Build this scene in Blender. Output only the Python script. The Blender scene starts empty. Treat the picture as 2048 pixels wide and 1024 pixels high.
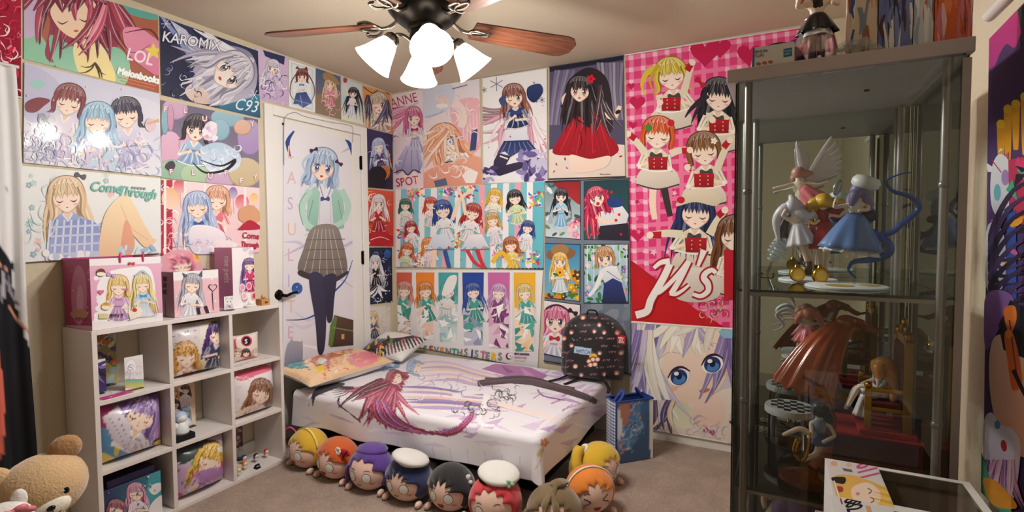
import bpy, bmesh, math, random
from mathutils import Vector, Matrix
PI = math.pi
SC = bpy.context.scene
COL = SC.collection
# ------------------------------------------------------------------ camera
F, YAW, PIT, ROL, CAMH = 1026.62, 0.4779, -0.0451, -0.0062, 1.3067
FW = Vector((-math.sin(YAW) * math.cos(PIT), math.cos(YAW) * math.cos(PIT), math.sin(PIT)))
_r = Vector((math.cos(YAW), math.sin(YAW), 0)); _u = _r.cross(FW)
CR = math.cos(ROL) * _r + math.sin(ROL) * _u
CU = -math.sin(ROL) * _r + math.cos(ROL) * _u
CP = Vector((0, 0, CAMH))
cam = bpy.data.cameras.new('camera'); cam.sensor_width = 36; cam.lens = F * 36 / 2048; cam.clip_start = .02
camo = bpy.data.objects.new('camera', cam); COL.objects.link(camo)
camo.matrix_world = Matrix(((CR.x, CU.x, -FW.x, CP.x), (CR.y, CU.y, -FW.y, CP.y), (CR.z, CU.z, -FW.z, CP.z), (0, 0, 0, 1)))
SC.camera = camo
# ------------------------------------------------------------------ world, exposure (the only lights are the fan's four bulbs)
w = bpy.data.worlds.new('world'); SC.world = w; w.use_nodes = True
w.node_tree.nodes['Background'].inputs[0].default_value = (.9, .85, .8, 1)
w.node_tree.nodes['Background'].inputs[1].default_value = .15
vs = SC.view_settings
vs.view_transform = 'Standard'; vs.look = 'None'; vs.gamma = 1; vs.use_curve_mapping = False
vs.exposure = 0.0
BULB_W = 19.0; SHADE_E = 8.5
# ------------------------------------------------------------------ room numbers (metres)
XA, YB, ZC, XC, YD, XL = -2.756, 3.25, 2.426, .47, -1.6, -2.756

def ray(px, py): return FW + CR * ((px - 1024) / F) + CU * ((512 - py) / F)
def on(ax, val, px, py):
    d = ray(px, py); return CP + d * ((val - CP[ax]) / d[ax])
def onpl(p0, n, px, py):
    d = ray(px, py); return CP + d * ((p0 - CP).dot(n) / d.dot(n))

# ------------------------------------------------------------------ colours and materials
def lin(c): return c / 12.92 if c <= .04045 else ((c + .055) / 1.055) ** 2.4
_hc = {}
def hx(s):
    if isinstance(s, tuple): return s
    if s not in _hc:
        t = s.lstrip('#')
        if len(t) == 3: t = ''.join(ch * 2 for ch in t)
        _hc[s] = tuple(lin(int(t[i:i + 2], 16) / 255) for i in (0, 2, 4))
    return _hc[s]
def mixc(a, b, t):
    a, b = hx(a), hx(b); return tuple(x + (y - x) * t for x, y in zip(a, b))
def dark(a, t=.5): return tuple(x * t for x in hx(a))
_mats = {}
def M(name, col='#888', rough=.5, metal=0, bump=0, scale=40, var=0, attr=False, coat=0, emit=None, es=0, sheen=0, sub=0, spec=.5, trans=0, ior=1.45, alpha=1):
    if name in _mats: return _mats[name]
    m = bpy.data.materials.new(name); m.use_nodes = True
    nt = m.node_tree; b = nt.nodes['Principled BSDF']
    b.inputs['Roughness'].default_value = rough; b.inputs['Metallic'].default_value = metal
    b.inputs['Specular IOR Level'].default_value = spec
    b.inputs['Coat Weight'].default_value = coat; b.inputs['Coat Roughness'].default_value = .08
    b.inputs['Sheen Weight'].default_value = sheen
    b.inputs['Transmission Weight'].default_value = trans; b.inputs['IOR'].default_value = ior
    b.inputs['Alpha'].default_value = alpha
    c = hx(col); b.inputs['Base Color'].default_value = (*c, 1)
    src = None
    if attr:
        a = nt.nodes.new('ShaderNodeVertexColor'); a.layer_name = 'Col'; src = a.outputs[0]
        nt.links.new(src, b.inputs['Base Color'])
    if bump or var:
        tc = nt.nodes.new('ShaderNodeTexCoord')
        n = nt.nodes.new('ShaderNodeTexNoise'); n.inputs['Scale'].default_value = scale; n.inputs['Detail'].default_value = 4
        nt.links.new(tc.outputs['Object'], n.inputs['Vector'])
        if var:
            mp = nt.nodes.new('ShaderNodeMapRange'); mp.inputs[3].default_value = 1 - var; mp.inputs[4].default_value = 1 + var
            nt.links.new(n.outputs[0], mp.inputs[0])
            vm = nt.nodes.new('ShaderNodeVectorMath'); vm.operation = 'SCALE'
            if src: nt.links.new(src, vm.inputs[0])
            else: vm.inputs[0].default_value = c
            nt.links.new(mp.outputs[0], vm.inputs['Scale']); nt.links.new(vm.outputs[0], b.inputs['Base Color'])
        if bump:
            bp = nt.nodes.new('ShaderNodeBump'); bp.inputs['Strength'].default_value = bump; bp.inputs['Distance'].default_value = .004
            nt.links.new(n.outputs[0], bp.inputs['Height']); nt.links.new(bp.outputs[0], b.inputs['Normal'])
    if emit:
        b.inputs['Emission Color'].default_value = (*hx(emit), 1); b.inputs['Emission Strength'].default_value = es
    _mats[name] = m
    return m
def glass_mat(name, tint, refl, rough=0, gcol=(.9, .93, .9)):
    if name in _mats: return _mats[name]
    m = bpy.data.materials.new(name); m.use_nodes = True; nt = m.node_tree
    nt.nodes.remove(nt.nodes['Principled BSDF'])
    o = nt.nodes['Material Output']
    t = nt.nodes.new('ShaderNodeBsdfTransparent'); t.inputs[0].default_value = (*tint, 1)
    g = nt.nodes.new('ShaderNodeBsdfGlossy'); g.inputs['Roughness'].default_value = rough; g.inputs[0].default_value = (*gcol, 1)
    mx = nt.nodes.new('ShaderNodeMixShader')
    fr = nt.nodes.new('ShaderNodeFresnel'); fr.inputs[0].default_value = 1.5
    if refl is None: nt.links.new(fr.outputs[0], mx.inputs[0])
    else: mx.inputs[0].default_value = refl
    nt.links.new(t.outputs[0], mx.inputs[1]); nt.links.new(g.outputs[0], mx.inputs[2]); nt.links.new(mx.outputs[0], o.inputs[0])
    _mats[name] = m
    return m

# ------------------------------------------------------------------ objects
ORG = {}
def tag(o, label=None, cat=None, group=None, kind=None):
    if label: o['label'] = label
    if cat: o['category'] = cat
    if group: o['group'] = group
    if kind: o['kind'] = kind
    return o
def empty(name, loc, label=None, cat=None, group=None, kind=None, rz=0):
    o = bpy.data.objects.new(name, None); COL.objects.link(o)
    o.location = loc; o.rotation_euler = (0, 0, rz); o.empty_display_size = .05
    ORG[o.name] = Vector(loc)
    return tag(o, label, cat, group, kind)
class MB:
    """collects shapes into one mesh; colours per face corner when given"""
    def __init__(s): s.v = []; s.f = []; s.c = []; s.col = None
    def add(s, vs, fs, col=None):
        n = len(s.v); s.v += [Vector(p) for p in vs]
        c = col if col is not None else s.col
        for q in fs:
            s.f.append(tuple(i + n for i in q))
            if isinstance(c, list): s.c.append([c[i] for i in q])
            else: s.c.append(hx(c) if c is not None else None)
        return s
    def box(s, c, sz, rot=None, col=None):
        c = Vector(c); x, y, z = (k / 2 for k in sz)
        p = [Vector((i * x, j * y, k * z)) for i in (-1, 1) for j in (-1, 1) for k in (-1, 1)]
        if rot is not None: p = [rot @ q for q in p]
        return s.add([q + c for q in p], [(0, 1, 3, 2), (4, 6, 7, 5), (0, 4, 5, 1), (2, 3, 7, 6), (0, 2, 6, 4), (1, 5, 7, 3)], col)
    def bx(s, x0, x1, y0, y1, z0, z1, col=None):
        return s.box(((x0 + x1) / 2, (y0 + y1) / 2, (z0 + z1) / 2), (x1 - x0, y1 - y0, z1 - z0), None, col)
    def tube(s, pts, rad, n=8, col=None, cap=True, flat=None):
        pts = [Vector(p) for p in pts]; m = len(pts)
        if not hasattr(rad, '__len__'): rad = [rad] * m
        V = []; up = None
        for i, p in enumerate(pts):
            t = (pts[min(i + 1, m - 1)] - pts[max(i - 1, 0)])
            t = t.normalized() if t.length > 1e-9 else Vector((0, 0, 1))
            if up is None:
                a = Vector((0, 0, 1)) if abs(t.z) < .9 else Vector((1, 0, 0)); up = (a - t * a.dot(t)).normalized()
            else:
                up = (up - t * up.dot(t)); up = up.normalized() if up.length > 1e-6 else t.orthogonal().normalized()
            b = t.cross(up)
            for k in range(n):
                an = 2 * PI * k / n
                V.append(p + (up * math.cos(an) * (flat or 1) + b * math.sin(an)) * rad[i])
        fs = [(i * n + k, i * n + (k + 1) % n, (i + 1) * n + (k + 1) % n, (i + 1) * n + k) for i in range(m - 1) for k in range(n)]
        if cap: fs += [tuple(range(n))[::-1], tuple((m - 1) * n + k for k in range(n))]
        return s.add(V, fs, col)
    def lathe(s, prof, c=(0, 0, 0), n=24, col=None, rot=None, sx=1, sy=1):
        c = Vector(c); V = []
        for r, z in prof:
            for k in range(n):
                a = 2 * PI * k / n; q = Vector((r * math.cos(a) * sx, r * math.sin(a) * sy, z))
                V.append((rot @ q if rot is not None else q) + c)
        m = len(prof)
        fs = [(i * n + k, i * n + (k + 1) % n, (i + 1) * n + (k + 1) % n, (i + 1) * n + k) for i in range(m - 1) for k in range(n)]
        if prof[0][0] > 1e-5: fs.append(tuple(range(n))[::-1])
        if prof[-1][0] > 1e-5: fs.append(tuple((m - 1) * n + k for k in range(n)))
        return s.add(V, fs, col)
    def ball(s, c, r, n=16, m=10, rot=None, col=None, fn=None):
        c = Vector(c); r = Vector(r) if hasattr(r, '__len__') else Vector((r, r, r)); V = []
        for i in range(m + 1):
            th = PI * i / m
            for k in range(n):
                a = 2 * PI * k / n
                d = Vector((math.sin(th) * math.cos(a), math.sin(th) * math.sin(a), math.cos(th)))
                q = Vector((d.x * r.x, d.y * r.y, d.z * r.z))
                if fn: q = fn(q, d)
                V.append((rot @ q if rot is not None else q) + c)
        return s.add(V, [(i * n + k, (i + 1) * n + k, (i + 1) * n + (k + 1) % n, i * n + (k + 1) % n) for i in range(m) for k in range(n)], col)
    def grid(s, fn, nu, nv, col=None, flip=False):
        V = [fn(i / nu, j / nv) for j in range(nv + 1) for i in range(nu + 1)]
        w = nu + 1
        fs = [(j * w + i, j * w + i + 1, (j + 1) * w + i + 1, (j + 1) * w + i) for j in range(nv) for i in range(nu)]
        if flip: fs = [q[::-1] for q in fs]
        return s.add(V, fs, col)
    def prism(s, pts, h, n=None, col=None):
        """pts: 3-D polygon; extruded by vector h"""
        pts = [Vector(p) for p in pts]; h = Vector(h); k = len(pts)
        return s.add(pts + [p + h for p in pts], [tuple(range(k))[::-1], tuple(range(k, 2 * k))] + [(i, (i + 1) % k, k + (i + 1) % k, k + i) for i in range(k)], col)
    def xf(s, mat, start=0):
        for i in range(start, len(s.v)): s.v[i] = mat @ s.v[i]
        return s
    def build(s, name, mat, parent=None, smooth=False, bevel=0, local=False, weld=True, org=None):
        me = bpy.data.meshes.new(name)
        o0 = Vector((0, 0, 0))
        if parent is not None:
            p = parent
            while p.parent: p = p.parent
            if not local: o0 = ORG.get(p.name, Vector((0, 0, 0)))
        elif org is not None: o0 = Vector(org)
        me.from_pydata([tuple(v - o0) for v in s.v], [], s.f)
        if any(c is not None for c in s.c):
            ca = me.color_attributes.new('Col', 'FLOAT_COLOR', 'CORNER')
            buf = []
            for fc, c in zip(s.f, s.c):
                if isinstance(c, list):
                    for q in c: buf += [*hx(q), 1]
                else:
                    c = c or (.5, .5, .5); buf += [*c, 1] * len(fc)
            ca.data.foreach_set('color', buf)
        if weld and not any(c is not None for c in s.c):
            bm = bmesh.new(); bm.from_mesh(me)
            bmesh.ops.remove_doubles(bm, verts=bm.verts, dist=1e-6)
            bmesh.ops.recalc_face_normals(bm, faces=bm.faces)
            bm.to_mesh(me); bm.free()
        if smooth:
            me.polygons.foreach_set('use_smooth', [True] * len(me.polygons))
            if smooth is not True: me.set_sharp_from_angle(angle=smooth)
        me.materials.append(mat)
        o = bpy.data.objects.new(name, me); COL.objects.link(o)
        if parent is not None: o.parent = parent
        elif org is not None: o.location = o0
        if bevel:
            b = o.modifiers.new('bevel', 'BEVEL'); b.width = bevel; b.segments = 2; b.limit_method = 'ANGLE'; b.angle_limit = .6
        return o
def smooth_pts(pts, k=6, closed=False):
    P = [Vector(p) for p in pts]; n = len(P); out = []
    g = (lambda i: P[i % n]) if closed else (lambda i: P[max(0, min(n - 1, i))])
    for i in range(n if closed else n - 1):
        a, b, c, d = g(i - 1), g(i), g(i + 1), g(i + 2)
        for j in range(k):
            t = j / k
            out.append(.5 * ((2 * b) + (c - a) * t + (2 * a - 5 * b + 4 * c - d) * t * t + (3 * b - a - 3 * c + d) * t ** 3))
    if not closed: out.append(P[-1])
    return out
def skin_body(name, joints, edges, mat, parent, root=0, sub=2):
    """one continuous tapered surface grown on a skeleton; joints: (x,y,z,r)"""
    me = bpy.data.meshes.new(name); me.from_pydata([j[:3] for j in joints], edges, [])
    o = bpy.data.objects.new(name, me); COL.objects.link(o); o.parent = parent
    sm = o.modifiers.new('skin', 'SKIN'); sm.use_smooth_shade = True
    if not me.skin_vertices: me.attributes.new
    try:
        lay = me.skin_vertices[0].data
    except Exception:
        bm = bmesh.new(); bm.from_mesh(me); bm.verts.layers.skin.verify(); bm.to_mesh(me); bm.free(); lay = me.skin_vertices[0].data
    for i, j in enumerate(joints):
        lay[i].radius = (j[3], j[3]); lay[i].use_root = (i == root)
    ss = o.modifiers.new('sub', 'SUBSURF'); ss.levels = 1; ss.render_levels = sub
    me.materials.append(mat)
    return o

# ------------------------------------------------------------------ flat print: layers of cut shapes, drawn in a frame of their own
_tc = {}
def text_tris(txt):
    if txt in _tc: return _tc[txt]
    cu = bpy.data.curves.new('t', 'FONT'); cu.body = txt; cu.resolution_u = 3
    o = bpy.data.objects.new('t', cu); COL.objects.link(o)
    dg = bpy.context.evaluated_depsgraph_get(); dg.update()
    ev = o.evaluated_get(dg); me = ev.to_mesh()
    r = ([(v.co.x, v.co.y) for v in me.vertices], [tuple(p.vertices) for p in me.polygons])
    ev.to_mesh_clear(); bpy.data.objects.remove(o); bpy.data.curves.remove(cu)
    _tc[txt] = r
    return r
def clip_poly(pts, quad):
    """Sutherland-Hodgman against a convex quad"""
    ar = sum(quad[i][0] * quad[(i + 1) % 4][1] - quad[(i + 1) % 4][0] * quad[i][1] for i in range(4))
    q = quad if ar > 0 else quad[::-1]
    out = list(pts)
    for i in range(4):
        ax, ay = q[i]; bx_, by = q[(i + 1) % 4]
        ins = lambda p: (bx_ - ax) * (p[1] - ay) - (by - ay) * (p[0] - ax) >= 0
        cur, out = out, []
        if not cur: return []
        for j in range(len(cur)):
            p, c = cur[j - 1], cur[j]; ip, ic = ins(p), ins(c)
            if ip != ic:
                d1 = (bx_ - ax) * (p[1] - ay) - (by - ay) * (p[0] - ax); d2 = (bx_ - ax) * (c[1] - ay) - (by - ay) * (c[0] - ax)
                t = d1 / (d1 - d2); out.append((p[0] + (c[0] - p[0]) * t, p[1] + (c[1] - p[1]) * t))
            if ic: out.append(c)
    return out
class Art:
    def __init__(s, quad): s.q = [tuple(p) for p in quad]; s.sh = []; s.lay = 0; s.hold = False; s.rng = random.Random(int(sum(a * 3 + b for a, b in s.q)))
    # every primitive ends up here: polygon + colour (or two colours and an axis for a plain gradient)
    def P(s, pts, col, col2=None, ax=(0, 1)):
        pts = clip_poly([(p[0], p[1]) for p in pts], s.q)
        if len(pts) < 3: return s
        if not s.hold: s.lay += 1
        s.sh.append((pts, hx(col), hx(col2) if col2 is not None else None, ax, s.lay)); return s
    def merge(s, o):
        for a in o.sh: s.sh.append(a[:4] + (s.lay + a[4],))
        s.lay += o.lay; return s
    def one(s): s.lay += 1; s.hold = True; return s
    def bg(s, col, col2=None, ax=(0, 1)): return s.P(s.q, col, col2, ax)
    def R(s, x0, y0, x1, y1, col, col2=None, ax=(0, 1)): return s.P([(x0, y0), (x1, y0), (x1, y1), (x0, y1)], col, col2, ax)
    def E(s, cx, cy, rx, ry=None, rot=0, col='#fff', col2=None, n=18, ax=(0, 1), a0=0, a1=360):
        ry = ry or rx; c, d = math.cos(math.radians(rot)), math.sin(math.radians(rot)); pts = []
        m = n if a1 - a0 >= 360 else n + 1
        for k in range(m):
            a = math.radians(a0 + (a1 - a0) * k / n); x, y = rx * math.cos(a), ry * math.sin(a)
            pts.append((cx + x * c - y * d, cy + x * d + y * c))
        return s.P(pts, col, col2, ax)
    def S(s, pts, col, col2=None, ax=(0, 1), k=5): return s.P([(p.x, p.y) for p in smooth_pts([(x, y, 0) for x, y in pts], k, True)], col, col2, ax)
    def L(s, pts, w, col, w1=None, k=5, mid=None, col2=None):
        """a brush stroke: width w at the start, w1 at the end, mid in between"""
        q = smooth_pts([(x, y, 0) for x, y in pts], k) if len(pts) > 2 else [Vector((x, y, 0)) for x, y in pts]
        n = len(q); w1 = w if w1 is None else w1; A = []; B = []
        for i, p in enumerate(q):
            t = q[min(i + 1, n - 1)] - q[max(i - 1, 0)]
            t = t.normalized() if t.length > 1e-6 else Vector((1, 0, 0))
            f = i / (n - 1); h = w + (w1 - w) * f
            if mid is not None: h = (w * (1 - 2 * f) + mid * 2 * f) if f < .5 else (mid * (2 - 2 * f) + w1 * (2 * f - 1))
            nx, ny = -t.y * h / 2, t.x * h / 2
            A.append((p.x + nx, p.y + ny)); B.append((p.x - nx, p.y - ny))
        s.one()
        for i in range(n - 1):
            c = col if col2 is None else mixc(col, col2, i / (n - 1))
            s.P([A[i], A[i + 1], B[i + 1], B[i]], c)
            if s.sh and i % 2 and s.sh[-1][4] == s.lay: s.sh[-1] = s.sh[-1][:4] + (s.lay + .4,)
        s.hold = False; return s
    def T(s, txt, x, y, size, col, rot=0, sx=1, shear=0, bold=0, ru=None):
        """lettering with its baseline start at x, y; ru: the pixel direction of up"""
        V, Fs = text_tris(txt); c, d = math.cos(math.radians(rot)), math.sin(math.radians(rot))
        offs = [(0, 0)] if not bold else [(-bold, 0), (bold, 0), (0, -bold), (0, bold)]
        for ox, oy in offs:
            s.one()
            for f in Fs:
                p = []
                for i in f:
                    a, b = V[i][0] * size * sx + V[i][1] * size * shear, V[i][1] * size
                    p.append((x + ox + a * c + b * d, y + oy + a * d - b * c))
                s.P(p, col)
        s.hold = False; return s
    def flower(s, cx, cy, r, col, mid='#ffe070', n=5, rot=0):
        for k in range(n):
            a = 2 * PI * k / n + rot; s.E(cx + r * .55 * math.cos(a), cy + r * .55 * math.sin(a), r * .5, r * .36, math.degrees(a), col, n=8)
        return s.E(cx, cy, r * .25, col=mid, n=8)
    def star(s, cx, cy, r, col, n=5, ir=.45, rot=-PI / 2):
        return s.P([(cx + r * (1 if k % 2 == 0 else ir) * math.cos(rot + PI * k / n), cy + r * (1 if k % 2 == 0 else ir) * math.sin(rot + PI * k / n)) for k in range(2 * n)], col)
    def heart(s, cx, cy, r, col, rot=0):
        c, d = math.cos(rot), math.sin(rot); P = []
        for k in range(20):
            t = 2 * PI * k / 20; x = 16 * math.sin(t) ** 3; y = -(13 * math.cos(t) - 5 * math.cos(2 * t) - 2 * math.cos(3 * t) - math.cos(4 * t))
            x *= r / 16; y *= r / 16; P.append((cx + x * c - y * d, cy + x * d + y * c))
        return s.P(P, col)
    def scatter(s, box, n, cols, r0, r1, kind='dot'):
        x0, y0, x1, y1 = box; g = s.rng
        for _ in range(n):
            x, y, r, c = g.uniform(x0, x1), g.uniform(y0, y1), g.uniform(r0, r1), g.choice(cols)
            if kind == 'dot': s.E(x, y, r, col=c, n=9)
            elif kind == 'leaf': s.E(x, y, r, r * .45, g.uniform(0, 180), c, n=8)
            elif kind == 'flower': s.flower(x, y, r, c, rot=g.random())
            elif kind == 'shard':
                a = g.uniform(0, 6.3); s.P([(x + r * math.cos(a), y + r * math.sin(a)), (x + r * .6 * math.cos(a + 2.2), y + r * .6 * math.sin(a + 2.2)), (x + r * math.cos(a + 3.6), y + r * math.sin(a + 3.6))], c)
            elif kind == 'swirl':
                a = g.uniform(0, 6.3); s.L([(x, y), (x + r * math.cos(a), y + r * math.sin(a)), (x + 1.6 * r * math.cos(a + .7), y + 1.6 * r * math.sin(a + .7)), (x + 1.8 * r * math.cos(a + 1.4), y + 1.8 * r * math.sin(a + 1.4))], .3, c, .3, mid=r * .28, k=4)
            elif kind == 'star': s.star(x, y, r, c, rot=g.random())
        return s
    def locks(s, x, y, n, a0, a1, ln, wd, cols, bend=.3, x2=0, fall=0, edge=True):
        """a fan of hair strands or ribbons leaving a point between two angles (degrees, 90 = down)"""
        g = s.rng
        for k in range(n):
            a = math.radians(a0 + (a1 - a0) * (k + .5) / n + g.uniform(-4, 4)); l = ln * g.uniform(.75, 1.1); b = g.uniform(-bend, bend)
            sx, sy = x + g.uniform(-x2, x2), y
            pts = [(sx, sy)] + [(sx + l * t * math.cos(a + b * t * 2), sy + l * t * math.sin(a + b * t * 2) + fall * t * t) for t in (.35, .7, 1)]
            cc = g.choice(cols)
            if edge and wd > 4: s.L(pts, wd * .75 + 1.2, dark(cc, .55), .8, mid=wd + 1.6, k=4)
            s.L(pts, wd * .7, cc, .4, mid=wd, k=4)
            if edge and wd > 5: s.L([(p[0] + wd * .15, p[1]) for p in pts], .3, mixc(cc, '#fff', .35), .3, mid=wd * .2, k=4)
        return s
    def bow(s, x, y, r, col, rot=0, col2=None):
        c, d = math.cos(rot), math.sin(rot)
        f = lambda a, b: (x + a * r * c - b * r * d, y + a * r * d + b * r * c)
        s.S([f(0, 0), f(-.6, -.5), f(-1, -.35), f(-1, .35), f(-.6, .45)], col); s.S([f(0, 0), f(.6, -.5), f(1, -.35), f(1, .35), f(.6, .45)], col)
        return s.E(x, y, r * .22, col=col2 or dark(col, .6), n=8)
    def girl(s, x, y, r, hair, hair2=None, dress='#fff', dress2=None, skin='#f6d9c4', eye='#445', tilt=0, sq=1, ln=1.0, face=True, body=1.0, wink=False, bangs=5, mouth='#b5504c', bow=None):
        """a generic drawn figure: hair mass, face, fringe, shoulders and clothing (a plain doll when face is off)"""
        hair2 = hair2 or dark(hair, .62); dress2 = dress2 or dark(dress, .75); hd = dark(hair2, .6)
        c, d = math.cos(math.radians(tilt)), math.sin(math.radians(tilt))
        f = lambda a, b: (x + (a * c - b * d) * r * sq, y + (a * d + b * c) * r)
        sm = lambda L_, col, col2=None, ax=(0, 1): s.S([f(*p) for p in L_], col, col2, ax, 4)
        g = s.rng
        hl = mixc(hair, '#fff', .12 + .25 * min(1, sum(hx(hair)) / 1.2)); hm = mixc(hair, hair2, .5)
        ra = r * .09
        # hair behind
        if ln > .2:
            sm([(-1.05, -.4), (-1.2, .5), (-1.3, .6 + ln), (-1.0, 1 + 1.5 * ln), (-.3, .9 + ln), (.3, .9 + ln), (1.0, 1 + 1.5 * ln), (1.3, .6 + ln), (1.2, .5), (1.05, -.4), (0, -1.1)], hair2)
            for k in range(13):
                t = -1.15 + 2.3 * k / 12; w_ = g.uniform(-.25, .25)
                s.L([f(t * .8, -.1), f(t * 1.05, .7), f(t * (1.1 + .2 * ln) + w_ * .5, .9 + ln * .9), f(t * (1.05 + .35 * ln) + w_, 1.1 + ln * g.uniform(1.3, 1.9))], r * .08, (hair, hd, hm, hl)[k % 4], .3, mid=r * .22, k=4)
        if body > 0:
            B2 = 2 * body + .4; B3 = 3.2 * body
            s.P([f(-.75, 1.35), f(.75, 1.35), f(.5, B2 * .82), f(1.2, B3), f(-1.2, B3), f(-.5, B2 * .82)], dark(dress2, .7))
            s.P([f(-.3, .95), f(.3, .95), f(.78, 1.28), f(.62, 1.7), f(.45, B2 * .8), f(1.1, B3 * .98), f(-1.1, B3 * .98), f(-.45, B2 * .8), f(-.62, 1.7), f(-.78, 1.28)], dress, dress2)
            for k in range(7):
                t = -.9 + 1.8 * k / 6; s.L([f(t * .4, B2 * .85), f(t * .8 + .06, B3 * .85), f(t * 1.1, B3)], .4, (dark(dress2, .75), mixc(dress, '#fff', .5))[k % 2], .5, mid=r * .1, k=3)
            s.L([f(-.45, B2 * .8), f(.45, B2 * .8)], r * .12, dark(dress2, .6)); s.L([f(-1.1, B3 * .96), f(0, B3 * 1.02), f(1.1, B3 * .96)], r * .1, mixc(dress, '#fff', .6), r * .1, k=4)
            s.P([f(-.2, .6), f(.2, .6), f(.26, 1.08), (f(0, 1.4)), f(-.26, 1.08)], mixc(skin, '#c98', .25))
            s.L([f(-.3, 1.02), f(-.12, 1.3), f(0, 1.5)], r * .12, mixc(dress, '#fff', .7), r * .06, k=3); s.L([f(.3, 1.02), f(.12, 1.3), f(0, 1.5)], r * .12, mixc(dress, '#fff', .7), r * .06, k=3)
            for k in (-1, 1):
                e1 = f((.95 + g.uniform(0, .3)) * k, 1.95 + .3 * body); e2 = f(g.uniform(-.1, .6) * k, 1.75 + g.uniform(0, .5) * body)
                s.L([f(.72 * k, 1.32), e1], r * .4, mixc(dress, '#fff', .3), r * .3); s.L([f(.74 * k, 1.36), e1], r * .08, dark(dress2, .65), r * .03)
                s.L([e1, e2], r * .24, skin, r * .18); s.E(e2[0], e2[1], r * .15, col=skin, n=7); s.E(e1[0], e1[1], r * .18, r * .13, tilt, mixc(dress, '#fff', .6), n=8)
            if bow: s.bow(*f(0, 1.42), r * .4, bow, math.radians(tilt))
        # face
        sm([(-.8, -.1), (-.76, .4), (-.4, .8), (0, 1.0), (.4, .8), (.76, .4), (.8, -.1), (.5, -.7), (-.5, -.7)], dark(skin, .55))
        sm([(-.77, -.1), (-.73, .38), (-.38, .75), (0, .95), (.38, .75), (.73, .38), (.77, -.1), (.5, -.7), (-.5, -.7)], skin, mixc(skin, '#fff', .3))
        sm([(-.74, -.1), (-.3, -.02), (.1, -.1), (.74, .0), (.6, -.5), (-.6, -.5)], dark(skin, .8))
        for k in (-1, 1):
            if not face or (wink and k == wink):
                s.L([f(.2 * k, .27), f(.42 * k, .36), f(.62 * k, .24)], .5, '#4a3434', .5, mid=ra)
            else:
                s.E(*f(.4 * k, .22), r * .21 * sq, r * .27, tilt, '#fff', n=10)
                s.E(*f(.39 * k, .22), r * .165 * sq, r * .265, tilt, dark(eye, .3), n=10)
                s.E(*f(.39 * k, .3), r * .13 * sq, r * .17, tilt, eye, mixc(eye, '#fff', .45), n=9)
                s.E(*f(.39 * k, .2), r * .06 * sq, r * .09, tilt, dark(eye, .15), n=7)
                s.E(*f(.34 * k - .03, .1), r * .06, r * .07, tilt, '#fff', n=7)
                s.L([f(.16 * k, .04), f(.4 * k, -.09), f(.66 * k, .08)], .5, '#30222a', .5, mid=r * .11)
            s.L([f(.2 * k, -.22), f(.45 * k, -.3), f(.64 * k, -.22)], .4, hd, .4, mid=r * .05, k=3)
            s.E(*f(.52 * k, .52), r * .15, r * .07, tilt, mixc(skin, '#f08080', .4), n=8)
        s.E(*f(0, .67), r * (.12 if face else .08) * sq, r * (.075 if face else .03), tilt, mouth, n=8)
        s.L([f(0, .42), f(.02, .47)], .5, dark(skin, .6))
        # hair in front
        sm([(-.95, .2), (-1.1, -.35), (-.75, -1), (0, -1.24), (.75, -1), (1.1, -.35), (.95, .2), (.72, -.2), (.35, -.42), (0, -.32), (-.35, -.42), (-.72, -.2)], hd)
        sm([(-.9, .15), (-1.04, -.35), (-.7, -.95), (0, -1.18), (.7, -.95), (1.04, -.35), (.9, .15), (.72, -.25), (.35, -.45), (0, -.35), (-.35, -.45), (-.72, -.25)], mixc(hair, '#fff', .12), hm)
        nb = bangs + 4
        for k in range(nb):
            t = -.8 + 1.6 * k / (nb - 1); dx = g.uniform(-.08, .08); yb_ = .02 + .16 * abs(t) + g.uniform(-.1, .12)
            s.P([f(t * .55 - .14, -.85), f(t * .55 + .14, -.85), f(t + .13, -.3), f(t + dx, yb_), f(t - .13, -.3)], hd)
            s.P([f(t * .55 - .12, -.85), f(t * .55 + .12, -.85), f(t + .1, -.3), f(t + dx, yb_ - .05), f(t - .1, -.3)], (hair, hm, mixc(hair, '#fff', .1))[k % 3])
        for k in range(8):
            t = -.8 + 1.6 * k / 7; s.L([f(t * .3, -1.1), f(t * .75, -.75), f(t * 1.05, -.25)], .3, (hd, hl)[k % 2], .3, mid=r * .05, k=3)
        for k in (-1, 1):
            for j in range(3):
                o_ = .1 * j
                s.L([f((.7 + o_) * k, -.5), f((.88 + o_) * k, .2), f((.8 + o_) * k, .8 + .25 * ln), f((.95 + o_ * 2) * k, 1.0 + (.4 + .2 * j) * max(ln, .15))], r * .12, (hd, hair, hm)[j], .4, mid=r * .17, k=4)
        for k in range(6):
            t = -.6 + .24 * k; s.L([f(t, -.62 - .16 * (1 - abs(t))), f(t + .04, -.8 - .16 * (1 - abs(t)))], r * .1, mixc(hair, '#fff', .2 + .35 * min(1, sum(hx(hair)) / 1.2)), .3)
        return s
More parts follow.
